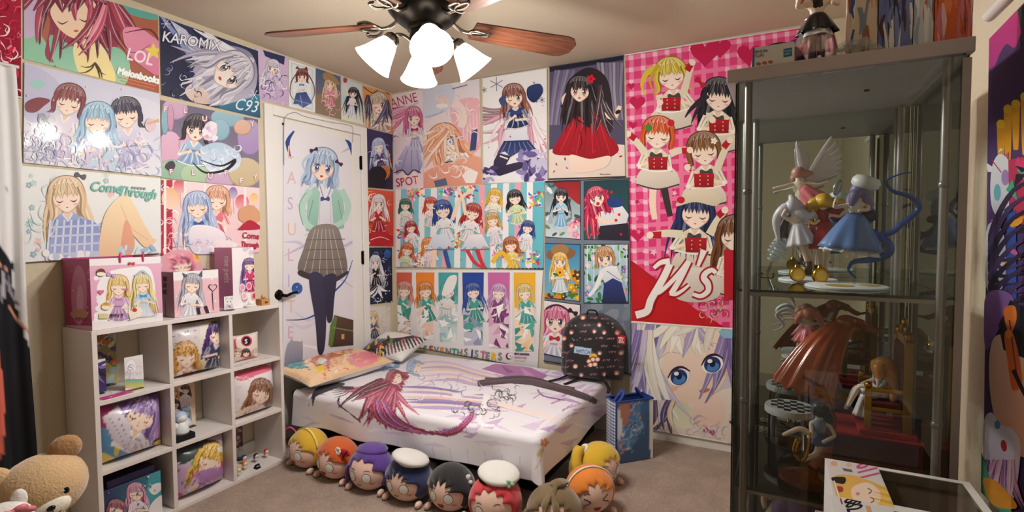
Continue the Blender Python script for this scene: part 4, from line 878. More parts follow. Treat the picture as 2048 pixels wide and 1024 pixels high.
# grey tapestry with six windows
A = Art([(1091, 363), (1258, 356), (1262, 748), (1088, 722)]).bg('#77808f', '#6f7989').scatter((1170, 600, 1260, 740), 18, ['#7e8796', '#69727f', '#8a93a0'], 14, 34, 'leaf')
def win(q, c1, c2): A.P([(q[0][0] - 1.5, q[0][1] - 1.5), (q[1][0] + 1.5, q[1][1] - 1.5), (q[2][0] + 1.5, q[2][1] + 1.5), (q[3][0] - 1.5, q[3][1] + 1.5)], '#242a34'); s = Art(q).bg(c1, c2); s.rng = A.rng; return s
s = win([(1091, 366), (1160, 363), (1160, 478), (1091, 473)], '#5d7f86', '#cfdce0'); s.scatter((1091, 366, 1160, 470), 30, ['#3c5c5a', '#9fb8bc', '#6d8f78', '#e9eef0'], 4, 10, 'leaf').S([(1105, 360), (1165, 350), (1165, 408), (1140, 395)], '#8f2028', '#a92c30').girl(1122, 392, 13, '#26242e', '#16151d', '#a5cde4', '#7fb0d6', SKIN, '#4a4a50', 0, .95, 1.4, True, 1.5).scatter((1140, 440, 1160, 476), 12, ['#e794b8', '#f4c6d8', '#b24a7c'], 4, 8, 'flower'); A.merge(s)
s = win([(1169, 364), (1256, 360), (1258, 480), (1169, 478)], '#20424a', '#2f5a5c'); s.locks(1195, 380, 16, 60, 140, 110, 10, ['#c92c54', '#a01c40', '#e2557a'], .3, 20).P([(1190, 422), (1215, 410), (1245, 412), (1258, 430), (1250, 455), (1200, 460)], '#efeef2', '#d4d6e2').P([(1200, 452), (1256, 446), (1258, 480), (1196, 480)], '#2a2634').L([(1190, 430), (1215, 445), (1240, 432)], 9, SKIN, 6).girl(1193, 395, 19, '#cf335c', '#a01c40', '#e9e9f0', '#c4c8d8', SKIN, '#8a3a4a', -18, .95, .7, True, 0).S([(1215, 398), (1240, 396), (1244, 412), (1220, 414)], '#24407c').scatter((1190, 375, 1250, 470), 8, ['#d6202e'], 2, 4); A.merge(s)
s = win([(1090, 487), (1160, 490), (1159, 602), (1089, 594)], '#2f86b8', '#7fb9c9'); s.scatter((1088, 540, 1160, 602), 26, ['#e9b02c', '#d98f1c', '#5a3c1c', '#4f7a34'], 6, 11, 'flower'); s.E(1122, 508, 30, 14, -6, '#8a6242').E(1120, 500, 18, 12, -6, '#a5794e').girl(1120, 522, 15, '#eec768', '#c99640', '#eef2f4', '#cfdde6', SKIN, '#4a7ab0', 0, .95, 1.3, True, 1.3).flower(1120, 545, 10, '#f2b52a', '#5a3514', 9).E(1112, 549, 6, 3, 20, '#3f7a34'); A.merge(s)
s = win([(1169, 490), (1256, 489), (1256, 606), (1169, 605)], '#bfd6e2', '#8fb8d2'); s.scatter((1169, 489, 1256, 606), 60, ['#3f7a44', '#6aa45a', '#2c5a34', '#8fc07a'], 4, 9, 'leaf').scatter((1169, 489, 1256, 606), 14, ['#e79ab8', '#8a70c0', '#f4d3e0'], 4, 7, 'flower')
for k in range(7): s.L([(1175 + 13 * k, 489), (1175 + 13 * k, 570)], 1.6, '#e9eef4')
s.P([(1204, 540), (1236, 536), (1246, 575), (1254, 606), (1204, 606), (1208, 572)], '#34448c', '#20284c').P([(1198, 542), (1214, 532), (1234, 532), (1246, 566), (1226, 556), (1210, 566)], '#f4f4f6', '#d9dce6').L([(1204, 545), (1192, 575), (1178, 592)], 10, '#f2f2f6', 6).L([(1214, 542), (1240, 560)], 1.2, '#34448c', 1).girl(1210, 515, 19, '#cf9a66', '#a5713e', '#f2f2f6', '#cfd4e2', SKIN, '#7a3a34', -8, .95, .05, True, 0); A.merge(s)
s = win([(1089, 601), (1160, 610), (1160, 722), (1087, 706)], '#f0e9ea', '#d9a878'); s.scatter((1087, 660, 1160, 722), 34, ['#c98a4e', '#e0b484', '#a5673a'], 5, 11, 'leaf').girl(1112, 640, 26, '#e282a4', '#b8507c', '#f0f0f4', '#c9c9d6', SKIN, '#2c3448', 4, .95, .25, True, .95, bow='#c0303c').L([(1092, 618), (1115, 610), (1140, 622)], 3, '#2c2430', 3).bow(1146, 624, 10, '#2c2430', .5); A.merge(s)
put(A, PLB, .0145, 'tapestry', 'grey tapestry with five framed window scenes behind the backpack', 'tapestry', mat=m_cloth, rods=m_rodd)

# big face tapestry by the floor
A = Art([(1263, 645), (1484, 660), (1486, 891), (1263, 852)]).bg('#ded8e2', '#d2cbd8')
A.locks(1330, 640, 22, 80, 115, 240, 20, ['#f0ecda', '#cfc6dc', '#9f8fc0', '#e6e0d2', '#f6f4ec', '#7d6ca8'], .12, 70)
A.S([(1310, 860), (1340, 790), (1400, 800), (1470, 780), (1490, 900), (1300, 880)], '#efe7dc', '#e6d6cf').S([(1335, 795), (1370, 800), (1390, 850), (1350, 850)], '#d9d8a8', '#e6e6cc')
A.S([(1322, 745), (1330, 775), (1352, 798), (1385, 806), (1425, 790), (1452, 755), (1462, 700), (1440, 650), (1350, 660)], '#f6e4d6', '#f3d8c6').S([(1390, 800), (1430, 790), (1450, 810), (1440, 850), (1390, 850)], '#f3dccf', '#edd0c0')
A.E(1409, 781, 11, 4.5, -12, '#d0756a').E(1345, 778, 12, 5, -15, '#f2bfae').E(1450, 745, 9, 6, -20, '#f2bfae').L([(1320, 716), (1340, 704), (1362, 708)], .8, '#8a7aa0', .8).L([(1390, 694), (1412, 684), (1440, 690)], .8, '#8a7aa0', .8)
A.locks(1385, 640, 15, 30, 150, 74, 15, ['#f6f2e2', '#e9e3d6', '#b7a9d0', '#fbf9f0'], .12, 50).locks(1288, 660, 10, 80, 100, 200, 14, ['#efe9da', '#8a78b4', '#cfc4de', '#6a5896', '#f6f4ee'], .2, 18).locks(1458, 655, 7, 82, 104, 150, 14, ['#9a8ac0', '#efeaf0', '#7d6ca8'], .2, 12)
for x, y, rx in ((1358, 754, 19), (1425, 729, 19)):
    A.E(x, y, rx + 3, 17, -18, '#fdfbfa').E(x, y, rx - 2, 16, -18, '#23386e').E(x + 1, y + 5, rx - 6, 9, -18, '#4f83c4').E(x, y - 2, 6, 7, 0, '#131a34').E(x - 5, y - 7, 5, 4, 0, '#fff').L([(x - 22, y + 2), (x - 12, y - 14), (x + 6, y - 20), (x + 22, y - 12)], 2, '#3a2030', 2, mid=6)
A.locks(1330, 800, 9, 70, 130, 80, 9, ['#efe6d2', '#5a4a72', '#d9cfe2', '#e6d2b4'], .4, 20).bow(1418, 862, 11, '#b8487c', .4).bow(1468, 850, 12, '#6a3c6c', 1.1).scatter((1380, 840, 1470, 885), 24, ['#f6f0ec', '#e6d6dc', '#cfc0d2'], 5, 12, 'swirl').S([(1440, 660), (1486, 662), (1486, 672), (1450, 676)], '#8fc0d8')
put(A, PLB, .024, 'tapestry', 'big tapestry of a silver-lilac-haired face with blue eyes down to the baseboard', 'tapestry', mat=m_cloth, rods=m_rodw)

# ---------------------------------------------------------------- right wall: dripping purple tapestry on a curtain rod
A = Art([(1978, 78), (2160, -110), (2150, 1180), (1966, 985)]).bg('#5a3a78', '#4a2f66')
A.P([(1970, 60), (2160, -110), (2160, 20), (1975, 140)], '#c8346e', '#a02c78').S([(1985, 150), (2010, 90), (2030, 95), (2050, 60), (2110, 60), (2110, 260), (2040, 240), (2000, 280), (1985, 220)], '#3c2650', '#50346c').P([(2035, 20), (2160, -80), (2160, 100), (2050, 110)], '#3c4a4c')
for x, y, l in [(2002, 270, 60), (2016, 240, 90), (2032, 230, 70), (2050, 215, 95), (2070, 200, 90)]: A.L([(x, y - 20), (x, y + l * .6), (x, y + l)], 17, '#f0a41c', 9).E(x, y - 22, 9, 9, 0, '#f6c22c')
A.scatter((1978, 300, 2110, 360), 26, ['#c92c6c', '#3fb0b8', '#2a1c38', '#f2e8ee', '#e2508c'], 7, 20, 'shard')
A.S([(1984, 340), (2000, 308), (2022, 330), (2024, 400), (2005, 440), (1984, 410)], '#ece8ee', '#d6cfe0').E(2012, 355, 8, 16, 0, '#b088c4').E(1996, 385, 7, 17, 0, '#6fb4c4').L([(1985, 320), (2004, 345)], 2, '#c9245c', 2)
A.P([(2018, 320), (2110, 300), (2110, 470), (2020, 440)], '#c9345c').scatter((2015, 320, 2100, 460), 22, ['#ee8a2a', '#35a6ae', '#4bb48c', '#2c1f3c', '#e23c74'], 10, 26, 'shard')
A.P([(2016, 430), (2034, 420), (2036, 640), (2012, 640)], '#2f4fa8').S([(1978, 450), (2010, 470), (2012, 560), (1990, 590), (1972, 560)], '#d9d2e2').scatter((1975, 420, 2100, 620), 14, ['#f0a02c', '#4bb48c', '#ece8ee', '#c95c9c'], 7, 17, 'leaf')
for k in range(9): A.L([(2110, 350 + 26 * k), (2030, 380 + 28 * k), (1985, 470 + 20 * k), (2005, 520 + 16 * k), (2070, 500 + 20 * k)], 3, ['#3a2650', '#4c3468', '#2b1c3e'][k % 3], 2, mid=13)
A.S([(1972, 600), (2000, 580), (2030, 600), (2000, 660), (1974, 700)], '#9a6ab8', '#7a4f9c').S([(1985, 690), (2020, 668), (2110, 690), (2110, 900), (2020, 900), (1985, 800)], '#f0c4ae', '#e6a890').P([(2000, 650), (2024, 600), (2060, 620), (2060, 720), (2010, 700)], '#1f1828')
A.S([(2010, 620), (2032, 612), (2036, 640), (2022, 668)], '#ee7a2a').S([(2012, 668), (2030, 668), (2048, 760), (2028, 780), (2018, 720)], '#e46e22').L([(2022, 640), (2030, 700), (2040, 770)], 3, '#5a3470', 2).E(2021, 668, 7, 9, 0, '#f08c3a').L([(2030, 740), (2060, 800), (2090, 820)], 9, '#1f1828', 6)
A.S([(1970, 850), (1985, 825), (2005, 850), (2030, 860), (2045, 900), (2030, 1000), (2000, 1010), (1975, 950)], '#e9e4ee', '#d2a8cc').E(1998, 850, 6, 9, 0, '#5a8cc4').E(2011, 892, 6, 12, -10, '#b81c30')
A.locks(2005, 920, 14, 70, 110, 100, 9, ['#d98cb8', '#b06ab0', '#e9b4cf', '#8f5a9c'], .15, 30).P([(1966, 900), (1985, 960), (2040, 1040), (2150, 1100), (1966, 1000)], '#3f9c80', '#58b08a').S([(1970, 960), (2000, 965), (2040, 1015), (1990, 1010)], '#ee9a2a')
tp = put(A, PLC, .045, 'tapestry', 'purple dripping graffiti tapestry hanging on the right wall', 'tapestry', mat=m_cloth)
ry0, rz_ = on(0, XC - .05, 1988, 40)[1], on(0, XC - .05, 1988, 40)[2]
rod = empty('curtain_rod', (XC - .06, ry0 - .4, rz_ + .01), 'white metal curtain rod mounted on the right wall above the purple tapestry', 'curtain rod')
MB().tube([(XC - .058, ry0, rz_ + .01), (XC - .058, ry0 - 1.2, rz_ + .01)], .0125, 16, cap=False).tube([(XC - .058, ry0, rz_ + .01), (XC - .058, ry0 - 1.2, rz_ + .01)], .0105, 16, cap=False).build('rod', m_rodw, rod, smooth=.8)
for k in (.16, 1.0): MB().bx(XC - .07, XC - .001, ry0 - k - .008, ry0 - k + .008, rz_ - .008, rz_ - .002).bx(XC - .006, XC - .001, ry0 - k - .012, ry0 - k + .012, rz_ - .03, rz_ + .03).build('bracket', m_rodw, rod, bevel=.001)

# cloth hanging at the far end of the left wall: white over black, gently folded
A = Art([(-60, 150), (90, 150), (100, 960), (-60, 960)]).bg('#e6e6e8').S([(-60, 470), (20, 520), (24, 560), (35, 620), (62, 700), (110, 745), (110, 980), (-60, 980)], '#15141c')
A.L([(0, 372), (30, 385), (60, 380)], 1, '#a5a3ac', 1).L([(15, 610), (35, 640), (58, 665)], 4, '#d6937c', 3).bow(6, 532, 9, '#d9a094', .3).locks(10, 545, 5, 75, 95, 80, 4, ['#8d8a96', '#c4c1cc', '#6a6774'], .1, 8).S([(-60, 690), (-6, 690), (6, 900), (-60, 930)], '#e0705c')
Tt = A.table(); mb = MB(); ya, yb, z0, z1 = .62, .943, .05, 1.985
def hang(u, v):
    y = ya + (yb - ya) * u; z = z1 + (z0 - z1) * v
    return Vector((XA + .03 + .012 * math.sin(u * 19 + v * 2) * (.3 + v) + .006 * math.sin(u * 47), y + .004 * math.sin(v * 9), z))
V = [hang(i / 40, j / 110) for j in range(111) for i in range(41)]
mb.add(V, [(j * 41 + i, j * 41 + i + 1, (j + 1) * 41 + i + 1, (j + 1) * 41 + i) for j in range(110) for i in range(40)], [A.at(*wproj(p), Tt) for p in V])
hc = empty('hanging_cloth', (XA + .03, .79, z1), 'long white and black cloth hanging on the wall beside the bear', 'cloth')
o = mb.build('cloth', m_cloth, hc, smooth=True); s_ = o.modifiers.new('s', 'SOLIDIFY'); s_.thickness = .002
MB().tube([(XA + .03, ya - .01, z1), (XA + .03, yb + .01, z1)], .007, 8).build('rod', m_rodw, hc, smooth=.8)
# ================================================================== BED SHEET, PILLOWS
A = Art([(540, 660), (1300, 660), (1300, 1030), (540, 1030)]).bg('#e9e6ee')
g = random.Random(3)
for k in range(46):
    x, y = g.uniform(600, 1200), g.uniform(720, 900); a = g.uniform(-.9, .6); l = g.uniform(25, 80)
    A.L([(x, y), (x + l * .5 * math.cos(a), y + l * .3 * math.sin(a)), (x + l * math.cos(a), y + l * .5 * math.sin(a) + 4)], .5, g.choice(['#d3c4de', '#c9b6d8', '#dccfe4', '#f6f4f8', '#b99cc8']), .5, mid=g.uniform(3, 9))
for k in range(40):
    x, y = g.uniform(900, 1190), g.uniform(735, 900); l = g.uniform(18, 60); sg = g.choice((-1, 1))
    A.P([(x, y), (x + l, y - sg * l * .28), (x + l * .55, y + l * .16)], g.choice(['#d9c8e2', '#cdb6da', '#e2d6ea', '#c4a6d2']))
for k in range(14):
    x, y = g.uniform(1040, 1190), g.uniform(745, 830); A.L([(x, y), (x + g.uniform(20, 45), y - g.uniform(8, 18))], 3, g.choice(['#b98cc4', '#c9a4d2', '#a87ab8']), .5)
A.P([(955, 742), (990, 728), (1030, 732), (1062, 736), (1096, 752), (1078, 764), (1050, 758), (1030, 770), (1000, 756), (975, 762)], '#b678b0', '#9a5c9c').P([(1000, 730), (1030, 745), (1015, 748)], '#8c4c90').P([(1040, 735), (1070, 752), (1050, 752)], '#c98cc4')
A.S([(640, 790), (622, 800), (618, 812), (630, 780), (655, 772), (690, 770)], '#2c2430').L([(690, 768), (655, 772), (632, 785), (626, 812)], 2, '#2c2430', 1, mid=11)
for k in range(7): A.L([(708, 776), (690 - 4 * k, 790 - 3 * k), (668 - 2 * k, 796 - 5 * k)], 3, '#2a2230', .5)
for k in range(3): A.L([(680, 792), (676 + 2 * k, 808), (700, 826), (722, 842 + 2 * k)], 1.3, '#2a2230', 1.3)
A.locks(775, 760, 30, 60, 160, 90, 9, ['#9c2f52', '#7c2040', '#c4567a', '#b03e64', '#5f1630'], .25, 22, 14)
for k in range(13): A.L([(745 + 2 * k, 800), (752 + 5 * k, 835 + k), (800 + 8 * k, 858 + k), (880 + 5 * k, 868 - 2 * k), (925 + 2 * k, 850 - 3 * k)], 1, ['#9c2f52', '#c4567a', '#7c2040', '#b98cc4', '#8a6cae'][k % 5], .5, mid=6)
A.locks(790, 732, 12, 150, 215, 40, 8, ['#a8c0de', '#86a2cc', '#c9d9ec'], .2, 10)
for k in range(9): A.L([(812 + 4 * k, 724 + 5 * k), (880 + 3 * k, 720 + 5 * k), (950, 738 + 4 * k), (1010, 752 + 3 * k)], 1, ['#efe2e6', '#d9c6e0', '#f1dcd0', '#c4aed2', '#eccfc0'][k % 5], 1, mid=8)
for k in range(9): A.L([(795 + 3 * k, 775 + 5 * k), (850, 776 + 5 * k), (920, 786 + 4 * k), (985 + 4 * k, 792 + 4 * k)], 1, ['#8c7ab4', '#efdccf', '#b7a4d0', '#f1e6ea', '#e8c8b8', '#a08cc0'][k % 6], 1, mid=8)
A.L([(955, 768), (1040, 760), (1110, 775), (1180, 798)], 12, '#38262f', 12, mid=18).L([(970, 760), (1040, 765), (1100, 772), (1150, 778)], 10, '#4a3340', 6).L([(960, 766), (1050, 759), (1120, 774), (1175, 793)], 1, '#6a4c58', 1, mid=3).L([(1180, 798), (1190, 803), (1184, 806)], 14, '#38262f', 4).L([(1075, 780), (1085, 792), (1110, 798), (1130, 802)], 2.5, '#6a3c80', 2)
A.L([(905, 793), (960, 785), (1010, 790)], 10, '#ece9f0', 6).L([(975, 790), (968, 815), (958, 835), (965, 850), (990, 852)], 16, '#f4f0f2', 4).L([(982, 792), (976, 815), (966, 838)], 1.2, '#b7a8c0', 1).scatter((985, 780, 1036, 806), 26, ['#2e2630', '#433644', '#1c181e'], 4, 9, 'swirl').scatter((912, 814, 995, 830), 26, ['#3a2c3c', '#54425a', '#241c28'], 4, 9, 'swirl').L([(995, 808), (1080, 830), (1130, 845)], 9, '#f2e2da', 4).L([(998, 814), (1080, 838)], 1, '#c9b0c4', 1)
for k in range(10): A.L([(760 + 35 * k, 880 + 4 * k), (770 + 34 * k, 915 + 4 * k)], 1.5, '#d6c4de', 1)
A.girl(790, 757, 15, '#a8304f', '#7c2040', '#8c7ab4', '#6d5c98', SKIN, '#a04060', -62, 1, .4, False, 0).girl(830, 736, 14, '#a8c0de', '#86a2cc', '#fff', '#ccc', SKIN, '#6a70a0', -70, 1, .2, False, 0)
A.scatter((835, 745, 960, 800), 30, ['#d9cfe4', '#b7a4cc', '#f4f0f6', '#6a548c', '#c98ca8'], 3, 9, 'swirl')
A.flower(1088, 885, 9, '#d8826a', '#efd6a4').L([(1085, 890), (1080, 920), (1070, 940)], 4, '#d6c49c', 2).E(1080, 905, 5, 10, 30, '#c9b48c')
Tt = A.table(); W, NU, NV = .17, 340, 250
def drape(u, v):
    X = BX0 + .03 + (BX1 + .16 - BX0) * u; Y = BY1 + (BY0 - .19 - BY1) * v
    ox, oy = max(0, X - BX1 + .03), max(0, BY0 + .03 - Y)
    d = math.hypot(ox, oy); r = .035
    cx, cy = min(X, BX1 - .03), max(Y, BY0 + .03)
    if d < 1e-6:
        return Vector((cx, cy, BZ + .004 * math.sin(X * 5 + Y * 3) * math.sin(Y * 6) - .006 * max(0, 1 - (X - BX0) / .1)))
    nx, ny = ox / d, -oy / d; a = min(d / r, PI / 2)
    out = r * math.sin(a); dz = r * (1 - math.cos(a)); rest = max(0, d - r * PI / 2); rest = min(rest, .13 + .05 * math.tanh(max(0, rest - .13) / .05))
    cor = min(ox, oy) / max(d, 1e-6)
    out += rest * (.05 + .05 * math.sin(11 * X + 9 * Y) + .25 * cor); dz += rest * (1 - .05 * math.sin(13 * X))
    return Vector((cx + nx * out, cy + ny * out, BZ - dz))
mb = MB(); V = [drape(i / NU, j / NV) for j in range(NV + 1) for i in range(NU + 1)]; w1 = NU + 1
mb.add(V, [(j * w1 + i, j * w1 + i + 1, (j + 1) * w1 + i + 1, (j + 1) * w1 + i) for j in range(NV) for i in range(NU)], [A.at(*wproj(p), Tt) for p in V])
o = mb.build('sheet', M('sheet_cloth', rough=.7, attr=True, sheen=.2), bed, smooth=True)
tag(o, 'white printed sheet with red and blue hair and violet folds'); s_ = o.modifiers.new('s', 'SOLIDIFY'); s_.thickness = .003; s_.offset = -1

m_sat = M('satin_print', rough=.28, attr=True, coat=.3); m_soft = M('soft_print', rough=.6, attr=True, sheen=.2)
def pad(name, label, cat, c, ax, ay, h, rot, art, mat=m_soft, n=44, p=2.6, sq=.55, rim='#dedad4', group=None, wr=.0):
    """a stuffed pad: outline superellipse ax x ay, thickness h; its front is coloured by the drawing"""
    Tt = art.table(); c = Vector(c); R_ = rot; root = empty(name, c - Vector((0, 0, 0)), label, cat, group)
    def f(u, v, s):
        a, b = 2 * u - 1, 2 * v - 1
        k = max(0, 1 - abs(a) ** p) ** sq * max(0, 1 - abs(b) ** p) ** sq
        pinch = 1 - .06 * (1 - abs(a) ** 2) * abs(b) ** 3; pin2 = 1 - .06 * (1 - abs(b) ** 2) * abs(a) ** 3
        return c + R_ @ Vector((a * ax * pin2, b * ay * pinch, s * h * k * (1 + wr * math.sin(9 * a + 5 * b) * math.sin(6 * b))))
    for s, nm in ((1, 'front_cover'), (-1, 'back_cover')):
        V = [f(i / n, j / n, s) for j in range(n + 1) for i in range(n + 1)]
        cl = [art.at(*wproj(q), Tt) for q in V] if s > 0 else hx(rim)
        fs = [(j * (n + 1) + i, j * (n + 1) + i + 1, (j + 1) * (n + 1) + i + 1, (j + 1) * (n + 1) + i) for j in range(n) for i in range(n)]
        MB().add(V, fs if s > 0 else [q[::-1] for q in fs], cl).build(nm, mat, root, smooth=True)
    ed = [f(i / 20, 0, 0) for i in range(20)] + [f(1, i / 20, 0) for i in range(20)] + [f(1 - i / 20, 1, 0) for i in range(20)] + [f(0, 1 - i / 20, 0) for i in range(21)]
    MB().tube(ed, .0025, 5, cap=False).build('piping', M('piping', '#d2ccc6', .6), root, smooth=True)
    return root
E3 = lambda x, y, z: (Matrix.Rotation(z, 3, 'Z') @ Matrix.Rotation(y, 3, 'Y') @ Matrix.Rotation(x, 3, 'X'))
A = Art([(540, 640), (800, 640), (800, 800), (540, 800)]).bg('#e6b48a', '#efd2ae')
A.S([(560, 740), (600, 715), (650, 705), (640, 735), (580, 760)], '#efcda0').L([(570, 725), (610, 712), (680, 690)], 16, '#6fb4b4', 4).locks(650, 690, 14, 20, 120, 60, 7, ['#d96a44', '#e8a070', '#c9506a', '#f0c490'], .4, 50).S([(690, 715), (740, 702), (765, 715), (720, 735)], '#dd6a80', '#e89aa4').star(640, 738, 13, '#f0cf4a').E(645, 722, 10, 7, 20, '#f2ede2').L([(620, 722), (640, 730), (655, 722)], 1.5, '#3a2a20', 1.5)
A.locks(570, 730, 8, -40, 20, 40, 6, ['#3a7c84', '#28424c', '#5aa4a8'], .4, 10).scatter((580, 690, 760, 760), 40, ['#f4e6cf', '#d9503c', '#f2b26a', '#8cc4c4', '#e8d05a', '#fff', '#c9406a'], 3, 11, 'swirl')
pad('pillow', 'glossy orange and teal printed pillow at the head of the bed', 'pillow', (-2.545, 2.42, .445), .175, .34, .06, E3(0, math.radians(8), math.radians(-4)), A, m_sat, 60, 3, .5, wr=.05)
A = Art([(690, 620), (880, 620), (880, 760), (690, 760)]).bg('#e9e4e2')
for k in range(22): A.L([(715 + 7 * k, 730 - 2.2 * k), (722 + 6 * k, 700 - 1.6 * k), (735 + 6 * k, 676)], 2.5, ['#2a2228', '#3a2a30', '#8c2a3c', '#2a2228'][k % 4], 1, mid=6)
A.scatter((715, 670, 790, 705), 26, ['#e0b034', '#d9503c', '#4a8c4a', '#3c5a9c', '#1c181c'], 3, 8, 'leaf').L([(700, 730), (770, 722), (845, 700)], 10, '#efecec', 8)
pad('pillow', 'white pillow with black stripes and bright spots by the back wall', 'pillow', (-2.555, 2.985, .462), .195, .16, .06, E3(math.radians(18), math.radians(4), math.radians(2)), A, m_soft, 60, 3, .5)

# ================================================================== SHELF CONTENTS
def cushion(r_, c_, art, label, hy=.133, hz=.128, h=.078, roll=0, x=-2.58, p=2.6, mat=m_sat, zoff=0, sq=.55):
    y0, y1, z0, z1 = cell(r_, c_)
    R_ = Matrix.Rotation(roll, 3, 'X') @ Matrix(((0, 0, 1), (1, 0, 0), (0, 1, 0)))
    return pad('cushion', label, 'cushion', (x, (y0 + y1) / 2, z0 + hz + .004 + zoff), hy, hz, h, R_, art, mat, 46, p, sq)
A = Art([(330, 620), (470, 620), (470, 780), (330, 780)]).bg('#e6e2e2', '#d9c9a8').R(330, 640, 400, 700, '#d6ced2').scatter((345, 650, 395, 690), 12, ['#8f8890', '#b8b0b4'], 2, 5, 'leaf').P([(395, 630), (470, 620), (470, 650), (420, 645)], '#a9c46a')
A.girl(434, 668, 21, '#55347c', '#38205a', '#2c3460', '#1c2244', SKIN, '#4a2c60', 4, .9, 1.1, False, 1.1).girl(372, 712, 25, '#dca650', '#a8742c', '#f0eeee', '#cfccd0', SKIN, '#5a4030', -6, .9, .4, False, .9, bow='#d8622c')
cushion(0, 1, A, 'square printed cushion of violet and golden hair in the top row')
A = Art([(180, 770), (360, 770), (360, 950), (180, 950)]).bg('#7a4a8c', '#5a98c4')
A.S([(200, 850), (240, 830), (280, 870), (290, 920), (220, 940), (200, 900)], '#6aa8cc', '#4f88b8').S([(205, 905), (240, 922), (270, 925), (240, 945), (200, 930)], '#e6cf6a').E(233, 902, 6, 10, 0, '#e8c83c').bow(262, 915, 13, '#b8243c', -.3).S([(195, 800), (225, 795), (220, 850), (197, 850)], '#b03a78').S([(300, 815), (340, 810), (345, 870), (310, 880)], '#e2a82c', '#7a3a80')
A.girl(282, 830, 34, '#a78cc4', '#76589c', '#e9e6ee', '#cfc4da', SKIN, '#8c2c3c', 18, 1, .5, False, .7).P([(205, 835), (235, 812), (262, 850), (255, 900), (225, 880)], '#ece8f0', '#cfc6da').L([(215, 830), (240, 870), (250, 900)], 1.5, '#8c7aa8', 1).L([(230, 820), (252, 870)], 1.5, '#8c7aa8', 1).E(318, 885, 15, 9, -20, '#1c1820').E(318, 885, 10, 5, -20, '#e6b83c')
cushion(1, 0, A, 'square printed cushion of lilac hair and blue coat in the middle row')
A = Art([(455, 710), (580, 710), (580, 860), (455, 860)]).bg('#ece6e8').S([(470, 745), (510, 728), (550, 735), (520, 748), (480, 762)], '#e2708c').scatter((465, 750, 500, 840), 14, ['#d4ccd2', '#b8b0b8', '#f4f0f2'], 4, 10, 'swirl')
A.girl(522, 785, 24, '#9a6a4c', '#6b4430', '#f2dfe4', '#e2b4c0', SKIN, '#5a4438', 8, .9, 1.2, False, .9).L([(475, 830), (500, 815), (512, 812)], 9, SKIN, 5)
cushion(1, 2, A, 'round white and pink printed cushion of brown hair in the middle row', .136, .128, .075, 0, -2.57, 2.05, sq=.5)
A = Art([(340, 860), (490, 860), (490, 1024), (340, 1024)]).bg('#cfc2d6', '#b8a0cc').S([(350, 900), (400, 880), (440, 885), (400, 910), (360, 930)], '#3f4a4c').S([(355, 985), (410, 995), (450, 965), (440, 990), (380, 1010)], '#b4283c').S([(360, 940), (400, 950), (420, 985), (370, 995)], '#c9a8d0')
A.girl(425, 922, 31, '#eac65a', '#bf9434', '#c79ad0', '#9c6cb0', SKIN, '#3f7cb0', 14, 1, .7, False, .8).E(452, 930, 11, 12, 0, '#c24a80').E(452, 930, 6, 7, 0, '#3a2c50').E(442, 898, 7, 6, 0, '#eee').S([(385, 950), (430, 935), (455, 945), (420, 965)], '#b784c4').scatter((355, 930, 465, 1000), 26, ['#e9e4f0', '#4a9c5a', '#e8c83c', '#6a4a8c', '#b4283c'], 3, 9, 'swirl').bow(395, 895, 11, '#4a5558', -.5)
cushion(2, 1, A, 'square printed cushion of yellow hair and headphones in the bottom row')
A = Art([(455, 655), (535, 655), (535, 735), (455, 735)]).bg('#ead8cc', '#e2c4c4').E(495, 690, 28, 27, 0, '#d8506c').E(495, 684, 24, 22, 0, '#f0e0d8').E(493, 682, 11, 11, 0, '#c83c58').E(493, 682, 8.5, 8.5, 0, '#1c181c').T('S', 489.5, 687, 12, '#f4f0f0', 0, 1, 0, .4)
for x, c in ((476, '#d9b88c'), (492, '#3a2c38'), (512, '#e6cdb0')): A.girl(x, 706, 8, c, None, '#fff', None, SKIN, tilt=0, ln=.1, face=False, body=0)
cushion(0, 2, A, 'small round badge-shaped cushion with a letter S', .075, .07, .032, 0, -2.6, 2.0, sq=.5)

m_acr = glass_mat('acrylic_sheet', (.9, .9, .92), None)
def standee(name, label, art, x, px_base, y0, y1, z0, z1, cat='figure', clear=False, tilt=0):
    """a flat printed acrylic stand with a foot plate"""
    z0 += .001; root = empty(name, (x, (y0 + y1) / 2, z0), label, cat)
    MB().bx(x - .022, x + .022, y0 + .01, y1 - .01, z0, z0 + .003).build('foot_plate', m_acr, root, bevel=.001)
    MB().bx(x - .003, x - .0005, y0, y1, z0 + .003, z1).build('panel', m_acr, root)
    art.mesh(Vector((x, 0, 0)), Vector((1, 0, 0)), 0, .0006).build('print', m_paper, root)
    return root
def qx(x, y0, y1, z0, z1): return [wproj((x, y0, z1)), wproj((x, y1, z1)), wproj((x, y1, z0)), wproj((x, y0, z0))]
